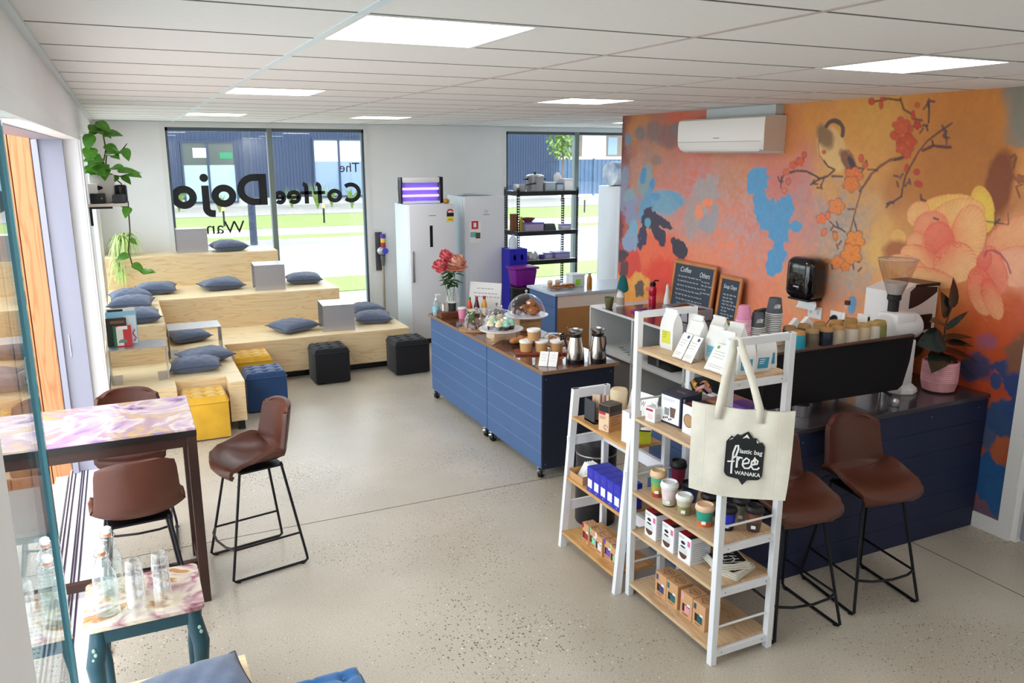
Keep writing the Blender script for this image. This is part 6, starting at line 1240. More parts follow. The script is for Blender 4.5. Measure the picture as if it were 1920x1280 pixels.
# heat pump
ac = thing('heat_pump', 'white wall-mounted heat pump on the mural near the ceiling', 'air conditioner', (XR, 5.94, 2.5))
poly = [(-.002, .31), (-.19, .31), (-.222, .295), (-.232, .25), (-.232, .12), (-.225, .07), (-.195, .03), (-.12, .0), (-.002, .0)]
ACW = mat('heatpump_white', 'eae6e0', .35)
g = G(); n = len(poly); g.add([(p[0], y, p[1]) for y in (-.585, .585) for p in poly], [tuple(range(n)), tuple(range(2*n-1, n-1, -1))]+[(i, (i+1) % n, n+(i+1) % n, n+i) for i in range(n)]); part('body', g, ACW, ac, 30)
g = G(); g.box(-.2335, -.231, -.55, .58, .1, .103); part('panel_gap', g, mat('gap_grey', '8a8886', .6), ac, 0)
g = G(); g.box(-.003, .003, -.52, .52, -.035, .035, M=Matrix.Translation((-.19, 0, .04)) @ Matrix.Rotation(math.radians(52), 4, 'Y')); part('air_flap', g, mat('flap_white', 'e2ded8', .4), ac, 0)
g = G(); g.box(-.23, .0, -.588, -.5855, .02, .3); part('end_cap', g, mat('endcap_warm', 'ddd0c2', .4), ac, 0)
g = G(); g.box(-.236, -.2335, -.02, .06, .13, .137); part('badge', g, mat('badge_grey', '8d9096'), ac, 0)
g = G(); g.box(-.09, -.0, -.55, .35, .31, .4); solo('pipe_cover', g, mat('duct_cover', 'bfc6c6', .5), 'pale metal pipe cover above the heat pump', 'pipe cover', (XR, 5.94, 2.5))
# ================================================================== WHITE LADDER SHELVES AND STOCK
OAK = ply('oak_board', 'd3b48e', 'c09a70', (9, .9, 9), .45); OAK2 = ply('oak_board_warm', 'd0a064', 'bd8b50', (9, .9, 9), .45); SHW = mat('shelf_frame_white', 'eceef2', .35)
s2 = thing('open_shelf', 'tall white steel shelf unit with five oak boards', 'shelf unit', (2.635, 3.19, 0))
xf, xb, ya, yb = -.18, .18, -.37, .37
for x in (xf, xb):
    for y in (ya, yb):
        g = G(); g.box(x-.018, x+.018, y-.018, y+.018, 0, 1.675, b=.002, seg=1); part('post', g, SHW, s2, 0)
for y in (ya, yb):
    g = G(); g.box(xf, xb, y-.012, y+.012, 1.64, 1.675); part('top_rail', g, SHW, s2, 0)
    for z in (.075, .405, .64, 1.073, 1.468):
        g = G(); g.box(xf+.018, xb-.018, y-.012, y+.012, z-.035, z-.002); part('end_rail', g, SHW, s2, 0)
    for z in (.2, .74, 1.18, ):
        g = G(); g.cyl((xf, y, z), (xb, y, z), .006, 8); part('guard_rod', g, SHW, s2)
TZ = {1: 1.478, 2: 1.083, 3: .65, 4: .415, 5: .085}
for k, z in TZ.items():
    g = G(); g.box(xf-.014, xb+.012, ya+.012, yb-.012, z-.018, z, b=.0015, seg=1); part('shelf_board', g, OAK, s2, 0)
g = G()
for z in (.06, .39, .625, 1.06, 1.455):
    for x in (xf+.05, xb-.05): g.cyl((x, ya-.013, z), (x, ya-.016, z), .004, 6)
part('bolt_heads', g, STEEL, s2)
s1 = thing('ladder_shelf', 'low white leaning ladder shelf with three oak boards', 'shelf unit', (2.58, 3.925, 0))
for y in (-.325, .325):
    M = None; g = G(); n = [(-.21, 0), (-.165, 0), (-.085, 1.06), (-.13, 1.06)]; g.prism(n, y-.016, y+.016, M=Matrix(((1, 0, 0, 0), (0, 0, 1, 0), (0, 1, 0, 0), (0, 0, 0, 1)))); part('front_leg', g, SHW, s1, 0)
    g = G(); g.box(.1, .14, y-.016, y+.016, 0, 1.06, b=.002, seg=1); part('rear_leg', g, SHW, s1, 0)
    g = G(); g.box(-.13, .12, y-.012, y+.012, 1.0, 1.06); part('top_rail', g, SHW, s1, 0)
    for z in (.28, .72):
        g = G(); g.box(-.16, .12, y-.01, y+.01, z-.03, z+.03); part('side_rail', g, SHW, s1, 0)
for z in (.3, .72):
    g = G(); g.box(.1, .125, -.31, .31, z-.035, z+.035); part('back_rail', g, SHW, s1, 0)
LZ = {1: .883, 2: .488, 3: .115}
for (k, z), x0_ in zip(LZ.items(), (-.14, -.175, -.205)):
    g = G(); g.box(x0_, .1, -.309, .309, z-.018, z, b=.0015, seg=1); part('shelf_board', g, OAK2, s1, 0)
# generic pack with printed faces: front faces -x, side faces -y
def pack(name, label, cat, loc, sx, sy, h, body, group=None, rz=0, front=(), side=(), top=(), bev=.0015):
    t = thing(name, label, cat, loc, rz, group); g = G(); g.box(-sx/2, sx/2, -sy/2, sy/2, 0, h, b=bev, seg=1); part('carton', g, body, t, 0)
    fr = {'front': frame((-sx/2, 0, 0), (0, -1, 0), (0, 0, 1)), 'side': frame((0, -sy/2, 0), (1, 0, 0), (0, 0, 1)), 'top': frame((0, 0, h), (0, -1, 0), (1, 0, 0))}
    for k, lst in (('front', front), ('side', side), ('top', top)):
        for nm, m, fn in lst:
            g = G(); fn(g, fr[k]); part(nm, g, m, t, 0)
    return t
R = lambda *b: (lambda g, M: rect(g, *b, M))
R2 = lambda *b: (lambda g, M: rect(g, *b, M, lift=.0012))
TX = lambda s, x, y, w, h=None, bold=0.: (lambda g, M: text(g, s, M @ Matrix.Translation((x, y, 0)), w, h, bold=bold, lift=.0014))
def lines(x0_, x1_, ys, w=.003):
    def f(g, M):
        for i, y in enumerate(ys): rect(g, x0_, x1_-(i % 3)*.12*(x1_-x0_), y, y+w, M, lift=.0013)
    return f
# --- bottom boards: kraft cup boxes with a round speech-bubble logo
def bubble(g, M):
    stroke(g, arc(0, .005, .034, 0, 360, 22, .024)[:-1], .0025, M, closed=True); stroke(g, [(-.008, -.018), (.0, -.034), (.008, -.018)], .0025, M); text(g, 'JOCO', M @ Matrix.Translation((0, .006, 0)), .042, .014, bold=.02)
def cupbox(label, loc, col, s=.1, h=.14, logo=True, grp='kraft cup boxes on the tall shelf'):
    m = mat('cupwin_'+col, col, .3)
    return pack('cup_box', label, 'box', loc, s, s, h, mat('cupbox_kraft', 'd0a074', .65), grp, 0,
        front=[('window_dark', mat('window_brown', '2a1712', .4), R(-.032, .03, .03, .075)), ('window_cup', m, R2(-.012, .03, .03, .072)), ('corner_tag', m, R(-.042, -.022, .095, .128)), ('white_sticker', PAPER, R2(.008, .034, .066, .086)), ('fine_print', mat('kraft_ink', '8a6038', .6), lines(-.03, .02, (.018, .012)))],
        top=[('oval_logo', mat('logo_ink', '4a2c1a', .6), bubble)] if logo else [])
for k, (y, col, lab) in enumerate(((3.335, '3a4a78', 'kraft cup box with slate-blue cup, far left on the bottom board'), (3.232, '1f6a70', 'kraft cup box with teal cup, second from left on the bottom board'), (3.105, 'e8a0b0', 'kraft cup box with pink cup, second from right on the bottom board'), (3.0, '0f5a5c', 'kraft cup box with dark teal cup, far right on the bottom board'))):
    cupbox(lab, (2.558, y, TZ[5]), col)
for k, (y, col, lab) in enumerate(((4.02, '9a2030', 'kraft cup box with red cup at the left of the ladder shelf floor board'), (3.945, '86d8b8', 'kraft cup box with mint cup on the ladder shelf floor board'), (3.86, 'e8e8e8', 'kraft cup box with white cup on the ladder shelf floor board'), (3.775, '7a4ab8', 'kraft cup box with violet cup on the ladder shelf floor board'), (3.69, 'a8d090', 'kraft cup box with pale green cup at the right of the ladder shelf floor board'))):
    cupbox(lab, (2.465+.01*(k % 2), y, LZ[3]), col, .076, .118 if k != 0 else .13, True, 'kraft cup boxes on the ladder shelf')
# --- fourth board: white glass-dripper boxes and folded printed bags
def dripper(g, M): pass
RED = mat('brand_red', 'a8142c', .5); PINK = mat('tag_pink', 'e0689a', .5); COF = mat('coffee_brown', '5a3a30', .4); GG = mat('glass_print', 'd8dcdc', .4)
PALEB = mat('box_white', 'eeeef0', .5)
for y, lab in ((3.415, 'white coffee dripper box, left of three on the fourth board'), (3.255, 'white coffee dripper box, middle of three on the fourth board'), (3.11, 'white coffee dripper box, right of three on the fourth board')):
    pack('dripper_box', lab, 'box', (2.545, y, TZ[4]), .13, .105, .15, PALEB, 'white coffee dripper boxes', 0,
        front=[('coffee_print', COF, lambda g, M: flat(g, arc(-.01, .045, .033, 180, 360, 14, .03), M)), ('glass_print', GG, lambda g, M: rect(g, -.043, .023, .045, .075, M)), ('neck_print', INK, lambda g, M: flat(g, arc(-.012, .082, .022, 0, 360, 16, .005)[:-1], M, lift=.001)), ('lid_print', INK, lambda g, M: flat(g, arc(-.012, .105, .018, 0, 360, 16, .009)[:-1], M, lift=.001)), ('pink_tag', PINK, R(.024, .045, .1, .13)), ('fine_print', mat('print_grey', 'a9a7a2'), lines(-.045, .0, (.135, .128)))],
        side=[('text_block', mat('print_blue_grey', '9aa8c4', .6), lines(-.055, .05, [.02+.012*i for i in range(9)]))], top=[('black_top', INK, R(-.052, .052, -.065, .065)), ('red_band', RED, R2(-.052, .02, -.065, -.02))])
def folded_bag(label, loc, rz, w, d, h):
    t = thing('folded_tote', label, 'tote bag', loc, rz, 'folded cotton totes on the fourth board')
    g = G()
    for k in range(3): g.box(-w/2+.006*k, w/2-.004*k, -d/2+.004*k, d/2-.006*k, k*h/3, (k+1)*h/3-.001, b=.006)
    part('cloth', g, mat('tote_cream', 'e6e0d2', .85, var=.04, scale=30), t)
    g = G(); M = frame((0, 0, h), (0, -1, 0), (1, 0, 0)); flat(g, [(-d*.38, -w*.4), (d*.3, -w*.4), (d*.42, 0), (d*.3, w*.4), (-d*.38, w*.4)], M, lift=.001); pr_ = part('black_print', g, INK, t, 0)
    g = G()
    for k in range(4): stroke(g, [(-d*.3+.03*k, -w*.28), (-d*.25+.03*k, -w*.05), (-d*.31+.034*k, w*.1), (-d*.22+.03*k, w*.26)], .006, M, lift=.002)
    stroke(g, arc(d*.08, 0, .03, 0, 300, 10), .006, M, lift=.002); part('white_script', g, PAPER, pr_, 0)
folded_bag('folded black-printed tote at the bottom of the pile on the fourth board', (2.66, 2.94, TZ[4]), .35, .2, .16, .03)
folded_bag('folded black-printed tote on top of the pile on the fourth board', (2.64, 2.96, TZ[4]+.03), -.25, .2, .16, .03)
# --- third board: reusable cups
def rcup(label, x, y, h, r1, bands, lid, lidcol=None):
    t = thing('reusable_cup', label, 'cup', (x, y, TZ[3]), 0, 'reusable cups on the third board'); r0 = r1*.72; hb = h*.78
    for i, (col, a, b) in enumerate(bands):
        q = lambda f: r0+(r1-r0)*f
        g = G(); g.lathe([(q(a), hb*a), (q((a+b)/2)+.0006, hb*(a+b)/2), (q(b), hb*b)], 24, cap0=(a == 0), cap1=(b == 1)); part('band', g, mat('rc_'+col, col, .4, var=.1, scale=25), t)
    g = G(); g.lathe([(r1+.001, hb-.004), (r1+.004, hb), (r1+.005, hb+.012), (r1+.002, hb+.016), (r1, h-.004), (r1-.004, h), (r1-.008, h-.001), (r1-.01, h-.01), (.0, h-.011)], 24); part('lid', g, mat('rclid_'+lid, lid, .5), t)
    g = G(); M = frame((-.7*(r0+.3*(r1-r0))-.003, -.7*(r0+.3*(r1-r0))-.003, hb*.3), (.7, -.7, 0), (.13, .13, 1)); g.box(-.011, .011, -.008, .008, 0, .002, M=M); part('price_sticker', g, PAPER, t, 0)
rcup('tall cup banded green, mustard and red with a tan lid', 2.53, 3.43, .155, .042, [('b04a34', 0, .22), ('b8a04a', .22, .55), ('7fae6a', .55, .8), ('4fae8c', .8, 1)], 'e6c49a')
rcup('tall maroon cup with a black lid on the third board', 2.7, 3.475, .165, .043, [('1c1418', 0, .25), ('7a2040', .25, 1)], '17171a')
rcup('white and blush cup with a white lid on the third board', 2.515, 3.305, .138, .045, [('4a4a3a', 0, .08), ('d8cfc0', .08, .4), ('ead6d6', .4, 1)], 'f0f0f2')
rcup('navy cup with a black lid behind the white one', 2.65, 3.3, .11, .048, [('2a4a7c', 0, 1)], '14141a')
rcup('small olive speckled cup with a white lid', 2.52, 3.18, .112, .042, [('9a9468', 0, .6), ('c8c4a8', .6, 1)], 'eeeeea')
rcup('leopard-spotted brown cup with a black lid', 2.64, 3.12, .12, .046, [('4a3020', 0, .45), ('b89a4c', .45, 1)], '121214')
rcup('teal cup with an orange base and tan lid', 2.535, 3.03, .115, .046, [('e0703c', 0, .32), ('2fa088', .32, 1)], 'ecc8a4')
rcup('bright blue cup with a black base and black lid', 2.61, 2.945, .125, .043, [('14141c', 0, .3), ('2030b0', .3, 1)], '101014')
rcup('brown terracotta cup with a black lid at the right end', 2.72, 2.875, .135, .043, [('4a3a38', 0, .5), ('7a4a34', .5, 1)], '1c1c20')
rcup('grey stone cup at the back of the third board', 2.745, 3.0, .12, .04, [('8a8c80', 0, 1)], '202024')
# --- second board
pack('small_box', 'small white carton with a hang hole on the second board', 'box', (2.505, 3.46, TZ[2]), .06, .07, .08, PALEB, None, .2, front=[('red_label', RED, R(-.03, .02, .06, .072)), ('pale_print', mat('print_blush', 'e8cfc8', .6), R(-.018, .02, .015, .045))], side=[('fine_print', mat('print_grey', 'a9a7a2'), lines(-.02, .02, (.02, .03, .04)))])
t = bpy.data.objects['small_box']; g = G(); stroke_pts = arc(0, .095, .022, 0, 180, 10); g.tube([(0, p[0], p[1]-.01) for p in stroke_pts]+[(0, -.022, .078)], .004, 6); part('hang_tab', g, PALEB, t)
pack('glassware_box', 'navy and white glassware box on the second board', 'box', (2.615, 3.37, TZ[2]), .15, .155, .17, mat('box_navy', '1f2844', .5), None, .12, front=[('white_face', PAPER, R(-.072, .066, .012, .158)), ('grey_glass', mat('glass_grey', '8a9096', .4), R2(-.045, -.01, .05, .09)), ('brown_glass', mat('glass_brown', '6a544c', .4), (lambda g, M: flat(g, [(.0, .045), (.03, .045), (.04, .1), (-.005, .1)], M, lift=.0014))), ('beans', COF, (lambda g, M: [flat(g, arc(-.05+.014*k, .03+.004*(k % 3), .006, 0, 360, 8)[:-1], M, lift=.0015) for k in range(5)])), ('title', mat('print_sky', 'b4c4d8', .6), lines(-.06, .03, (.14, .132)))], side=[('side_lettering', PAPER, (lambda g, M: text(g, 'PERFECT FOR HOME USE', M @ Matrix.Translation((-.055, .085, 0)) @ Matrix.Rotation(math.pi/2, 4, 'Z'), .15, .013, bold=.01)))], top=[('silver_logo', mat('print_sky', 'b4c4d8'), lines(-.03, .04, (-.01, .0)))])
pack('dripper_box', 'white coffee box with a round picture, right of the navy box', 'box', (2.6, 3.19, TZ[2]), .14, .11, .155, PALEB, None, 0, front=[('round_picture', mat('coffee_tan', 'b8926a', .4), (lambda g, M: flat(g, arc(-.005, .075, .036, 0, 360, 24, .034)[:-1], M))), ('picture_rim', mat('coffee_rim', '6a4a34', .4), (lambda g, M: stroke(g, arc(-.005, .075, .036, 0, 360, 24, .034)[:-1], .004, M, closed=True, lift=.001))), ('pink_tag', PINK, R(.028, .048, .11, .135))], side=[('text_block', mat('print_dark', '5a5a60', .6), lines(-.06, .05, [.03+.02*i for i in range(6)], .006))], top=[('dark_top', mat('box_plum', '3a2028', .5), R(-.054, .054, -.069, .069)), ('red_band', RED, R2(-.054, .054, -.05, -.03))])
pack('purple_box', 'purple carton behind the tote bag on the second board', 'box', (2.72, 3.0, TZ[2]), .1, .12, .2, mat('box_purple', '5a2a8c', .5), None, 0, side=[('white_lines', PAPER, lines(-.04, .045, (.05, .1, .15)))])
t = thing('paper_canister', 'white octagonal canister with small print on the second board', 'canister', (2.71, 2.89, TZ[2])); g = G(); g.lathe([(.055, 0), (.057, .003), (.057, .17), (.05, .178)], 8); part('body', g, PALEB, t, 20); g = G(); M = frame((.0, -.0555, 0), (1, 0, 0), (0, 0, 1)); lines(-.02, .022, [.03+.016*i for i in range(7)], .004)(g, M); part('small_print', g, INK, t, 0); g = G(); rect(g, -.02, .02, .14, .155, frame((-.04, -.04, 0), (.7, -.7, 0), (0, 0, 1)), lift=.002); part('red_label', g, RED, t, 0); g = G(); rect(g, -.015, .015, -.012, .012, frame((0, 0, .1785), (1, 0, 0), (0, 1, 0))); part('top_print', g, RED, t, 0)
for k, (x, y, lab) in enumerate(((2.735, 3.48, 'gold-banded glass jar behind the navy box'), (2.73, 3.26, 'lilac glass jar behind the boxes on the second board'))):
    t = thing('glass_jar', lab, 'jar', (x, y, TZ[2])); g = G(); g.lathe([(.036, 0), (.038, .005), (.038, .1), (.03, .112)], 18); part('jar', g, mat('jar_gold', '9a8240', .2) if k == 0 else mat('jar_lilac', '9a88b0', .2), t); g = G(); g.lathe([(.034, .11), (.035, .13)], 18); part('lid', g, mat('jar_lid', 'c88a50', .4), t)
t = thing('bracelet_stand', 'pink, black and yellow woven keepsakes hanging behind the second board', 'craft', (2.745, 3.37, TZ[2]+.0)); g = G(); g.cyl((0, 0, 0), (0, 0, .2), .006, 8); g.box(-.03, .03, -.03, .03, 0, .008); part('stand', g, BLACKM, t)
for k, c in enumerate(('e0a0a8', '17171a', 'e8b840', 'c88a3c', '241c1c')): g = G(); g.tube([(.03*math.cos(a*.8), .04*math.sin(a*.8)-.02+.012*k, .185+.02*math.sin(a*1.6+k)) for a in range(8)], .012, 7, closed=True); part('woven_loop', g, mat('loop_'+c, c, .7), t)
# --- top board: bags of coffee beans
BAGW = mat('bag_white', 'eeeeea', .55, var=.03, scale=20)
def coffee_bag(label, loc, w, d, h, rz, labcol=None, lc2=None, lean=0):
    t = thing('coffee_bag', label, 'coffee bag', loc, rz, 'white coffee bean bags on the top board')
    M = Matrix.Rotation(math.radians(lean), 4, 'Y'); secs = [(0, .94, .9), (.1, 1, 1), (.55, 1, 1), (.72, .98, .8), (.86, .97, .35), (.93, .96, .1), (1, .96, .06)]
    g = G(); vs = []; fs = []
    for z, a, b in secs:
        X, Y = d/2*b, w/2*a; vs += [(-X, -Y, z*h), (-X, Y, z*h), (X, Y, z*h), (X, 0, z*h) if 0 else (X, -Y, z*h)]
    for i in range(len(secs)-1):
        for k in range(4): fs.append((4*i+k, 4*i+(k+1) % 4, 4*i+4+(k+1) % 4, 4*i+4+k))
    fs += [(3, 2, 1, 0), tuple(4*(len(secs)-1)+k for k in range(4))]
    g.add(vs, fs, 0, M); part('sack', g, BAGW, t, 30)
    g = G(); g.box(-.006, .006, -w*.47, w*.47, h*.97, h*1.02, M=M); part('folded_top', g, BAGW, t, 0)
    if labcol:
        Mf = M @ frame((-d/2, 0, 0), (0, -1, 0), (0, 0, 1)); g = G(); rect(g, -w*.33, w*.33, h*.15, h*.48, Mf, lift=.001); part('front_label', g, mat('baglabel_'+labcol, labcol, .5), t, 0)
        g = G(); lines(-w*.26, w*.1, [h*.42, h*.36, h*.3], .004)(g, Mf @ Matrix.Translation((0, 0, .001))); part('label_print', g, mat('labelink_'+(lc2 or 'f4f4f4'), lc2 or 'f4f4f4', .6), t, 0)
for (x, y, w, d, h, a, lc, l2, lean, lab) in (
    (2.60, 3.465, .1, .07, .21, .1, 'd9d448', 'a8a830', 0, 'white coffee bag with a yellow label at the left end'),
    (2.69, 3.36, .1, .07, .19, -.05, '2c5cb0', None, 0, 'white coffee bag with a blue label in the back row, second from the left'),
    (2.6, 3.245, .095, .07, .185, .1, '2450a4', None, 0, 'white coffee bag with a deep blue label behind the left cards'),
    (2.63, 3.125, .1, .07, .18, .05, '8cc8dc', '3c98b0', 0, 'white coffee bag with a pale blue label in the middle'),
    (2.735, 3.24, .1, .06, .2, 0, None, None, 0, 'plain white coffee bag standing at the back in the middle'),
    (2.74, 3.11, .1, .06, .19, .1, None, None, 0, 'plain white coffee bag at the back above the right cards'),
    (2.6, 3.01, .095, .07, .18, .15, None, None, 0, 'plain white coffee bag just left of the tote handle'),
    (2.6, 2.895, .09, .06, .165, 1.35, '48a0c8', None, -4, 'white coffee bag standing sideways beside the right post'),
    (2.7, 2.9, .09, .055, .17, 1.45, '3f9cc0', None, -10, 'leaning white coffee bag in the middle of the right-end trio'),
    (2.77, 2.92, .085, .05, .165, 1.5, '3f9cc0', None, 4, 'white coffee bag at the far right end of the top board')):
    coffee_bag(lab, (x, y, TZ[1]), w, d, h, a, lc, l2, lean)
for k, (x, y, w, lab) in enumerate(((2.49, 3.265, .075, 'left white tasting card propped in front of the blue-labelled bag'), (2.488, 3.18, .075, 'right half of the first pair of tasting cards'), (2.485, 2.965, .15, 'wide white tasting card propped beside the tote handle'))):
    t = thing('tasting_card', lab, 'card', (x, y, TZ[1]+.003), 0, 'tasting cards on the top board'); M = Matrix.Rotation(math.radians(30), 4, 'Y'); g = G(); g.box(-.001, .001, -w/2, w/2, 0, .14, M=M); part('card', g, PAPER, t, 0)
    Mf = M @ frame((-.0012, 0, 0), (0, -1, 0), (0, 0, 1)); g = G(); lines(-w*.38, w*.3, (.1, .085, .07, .03, .02), .002)(g, Mf); part('fine_print', g, mat('print_grey', 'a9a7a2'), t, 0)
    g = G(); flat(g, arc(-w*.3 if k == 2 else w*.2, .122, .009, 0, 360, 14)[:-1], Mf, lift=.001); part('round_logo', g, mat('logo_green', '6aa85c', .5) if k == 2 else mat('logo_navy', '34507c', .5), t, 0)
    if k == 2: g = G(); flat(g, arc(w*.28, .118, .009, 0, 360, 14)[:-1], Mf, lift=.001); part('blue_logo', g, mat('logo_aqua', '8cc4d8', .5), t, 0)
    g = G(); g.box(0, .06, -w*.3, w*.3, 0, .004); part('easel_foot', g, OAK, t, 0)
# --- ladder shelf stock
SLATE = mat('slate_dark', '3a3d44', .6)
t = thing('chocolate_stand', 'slate-fronted stand of wrapped chocolate bars on the ladder shelf', 'stand', (2.54, 4.1, LZ[1])); g = G(); g.box(-.055, -.047, -.06, .06, 0, .14); g.box(-.055, .06, -.06, .06, 0, .01); part('stand', g, SLATE, t, 0)
CH1 = mat('choc_wrap_tan', 'cdb094', .6, var=.15, scale=14); CH2 = mat('choc_wrap_rose', 'a88a8a', .6, var=.15, scale=14)
for k in range(4):
    g = G(); g.box(-.006, .006, -.04, .04, 0, .155, b=.002, seg=1, M=Matrix.Translation((-.02+.02*k, -.0-.018*k, .012)) @ Matrix.Rotation(math.radians(10), 4, 'Y') @ Matrix.Rotation(math.radians(-14), 4, 'X')); solo('chocolate_bar', g, (CH1, CH2)[k % 2], ('front tan', 'second rose', 'third tan', 'rear rose')[k]+' wrapped chocolate bar leaning in the slate stand', 'chocolate bar', (2.545, 4.09, LZ[1]), 0, 'wrapped chocolate bars')
pack('coffee_carton', 'kraft and black patterned carton on the ladder shelf', 'box', (2.525, 3.925, LZ[1]), .11, .085, .165, mat('carton_kraft', 'b98450', .6), None, .25, front=[('cream_face', mat('carton_cream', 'e3c6a4', .6), R(-.041, .041, .002, .12)), ('black_band', INK, R2(-.041, .041, .12, .163)), ('red_floral', mat('floral_red', 'b82c38', .5), (lambda g, M: [flat(g, arc(-.03+.017*k, .112, .011, 0, 360, 7)[:-1], M, lift=.0016) for k in range(3)])), ('print', mat('print_brick', 'a8503c', .6), lines(-.034, .02, (.09, .083, .076))), ('bean_sketch', mat('sketch_ink', '5a3a2c', .6), (lambda g, M: [stroke(g, arc(.018, .03, .012+.004*k, 0, 300, 10), .0018, M, lift=.0015) for k in range(2)]))], side=[('black_band', INK, R(-.054, .054, .12, .163)), ('dark_floral', mat('floral_dark', '4a2420', .5), R(-.054, .054, .1, .12)), ('print', mat('print_brown', '7a5030', .6), lines(-.04, .04, (.04, .055, .07, .085), .005))], top=[('black_top', mat('carton_black', '2a2a2c', .5), R(-.042, .042, -.054, .054)), ('grey_strokes', mat('print_grey', 'a9a7a2'), lines(-.02, .02, (-.03, .0, .03)))])
pack('plain_box', 'tall plain white carton at the right of the ladder shelf', 'box', (2.525, 3.7, LZ[1]), .09, .065, .185, PALEB, None, .1)
t = thing('brew_sign', 'white hand-lettered board leaning at the back of the ladder shelf', 'sign', (2.64, 3.82, LZ[1])); M = Matrix.Rotation(math.radians(16), 4, 'Y') @ Matrix.Rotation(math.radians(-4), 4, 'X'); g = G(); g.box(-.003, .003, -.14, .13, 0, .24, M=M); part('board', g, PAPER, t, 0); g = G(); Mf = M @ frame((-.0032, 0, 0), (0, -1, 0), (0, 0, 1)); text(g, 'CHEW', Mf @ Matrix.Translation((-.03, .175, 0)), .13, .03); part('lettering', g, mat('sign_grey', '6a6a6c', .6), t, 0)
t = thing('yellow_booklet', 'lime yellow folded booklet at the right end of the ladder shelf', 'booklet', (2.56, 3.638, LZ[1]))
g = G(); g.box(-.05, .05, -.001, .001, 0, .095, M=Matrix.Rotation(math.radians(-38), 4, 'Z') @ Matrix.Rotation(math.radians(25), 4, 'X')); part('cover', g, mat('booklet_lime', 'd8e03c', .55), t, 0); g = G(); g.box(-.048, .048, .008, .01, 0, .09, M=Matrix.Rotation(math.radians(-38), 4, 'Z') @ Matrix.Rotation(math.radians(20), 4, 'X')); part('pages', g, INK, t, 0)
for k, (x, y, z, lab) in enumerate(((2.645, 4.02, LZ[1], 'stack of tan paper filters behind the hand-lettered board'),)):
    g = G(); g.lathe([(.05, 0), (.055, .2), (.048, .215), (.01, .22)], 20); solo('filter_stack', g, mat('filter_tan', 'd8c4a0', .7), lab, 'paper filters', (x, y, z))
t = thing('card_tray', 'kraft tray of white sketch cards on the ladder shelf middle board', 'tray', (2.5, 4.15, LZ[2])); g = G(); g.box(-.075, .07, -.09, .075, 0, .004); g.box(-.08, -.076, -.09, .075, 0, .045); g.box(.066, .07, -.09, .075, 0, .07); g.box(-.08, .07, -.094, -.09, 0, .055); g.box(-.08, .07, .071, .075, 0, .055); part('tray', g, KRAFT, t, 0)
for k in range(4): g = G(); g.box(-.0012, .0012, -.06, .06, 0, .1, M=Matrix.Translation((-.03+.018*k, -.005, .006)) @ Matrix.Rotation(math.radians(32), 4, 'Y')); o = solo('greeting_card', g, PAPER, ('front', 'second', 'third', 'rear')[k]+' white sketch card in the kraft tray', 'card', (2.5, 4.15, LZ[2]), 0, 'sketch cards in the kraft tray'); 
g = G(); M = Matrix.Translation((-.03, -.005, .006)) @ Matrix.Rotation(math.radians(32), 4, 'Y') @ frame((-.0014, 0, 0), (0, -1, 0), (0, 0, 1)); [stroke(g, arc(.01+.005*k, .05, .018-.004*k, 20*k, 300, 12), .0015, M) for k in range(3)]; part('sketch', g, mat('sketch_grey', '6a6a6c', .6), bpy.data.objects['greeting_card'], 0)
for k in range(5):
    y = 3.96-.075*k; lab = 'royal blue carton with a white label, %s in the row of five' % ('first from the left', 'second from the left', 'in the middle', 'second from the right', 'last on the right')[k]
    pack('blue_carton', lab, 'box', (2.49, y, LZ[2]), .15, .072, .155, mat('carton_royal', '2a34b8', .45), 'royal blue cartons', 0, front=[('white_label', PAPER, R(-.024, .024, .028, .082)), ('foil_print', mat('foil_rust', '6a4a9c', .4), lines(-.018, .018, (.11, .118, .126), .004)), ('dot', mat('dot_white', 'c8ccf0', .5), R(-.004, .004, .01, .016))], top=[('seam', mat('carton_seam', '1f2690', .5), R(-.036, .036, -.002, .002))])
# --- hanging tote
COT = mat('tote_cotton', 'eae3d3', .85, var=.03, scale=25, bump=.1, bscale=300)
tt = thing('tote_bag', 'cream cotton tote bag with black mountain print hung on the tall shelf', 'tote bag', (2.465, 2.728, .955), math.radians(-46))
W_, H_ = .455, .425
def tote(s):
    def fn(u, v):
        x = u*2-1; k = (1-abs(x)**4)*(1-abs(2*v-1)**4); wv = .006*math.sin(9*x+2)*math.sin(5*v)+.008*math.sin(3*x+7*v)*(1-v)
        return (x*W_/2*(1-.06*(1-v)**3 if x > 0 else 1-.02*(1-v)), s*(.006+.02*k)+wv, v*H_-.02*math.cos(x*1.5)*(v < .02)-.012*(1-abs(x)**2)*v**6)
    return fn
g = G(); g.surf(tote(-1), 26, 22); g.surf(tote(1), 26, 22); g.surf(lambda u, v: tote(-1)(0, u) if v == 0 else tote(1)(0, u), 22, 1); g.surf(lambda u, v: tote(-1)(1, u) if v == 0 else tote(1)(1, u), 22, 1); g.surf(lambda u, v: tote(-1)(u, 0) if v == 0 else tote(1)(u, 0), 26, 1)
part('sack', g, COT, tt, 60)
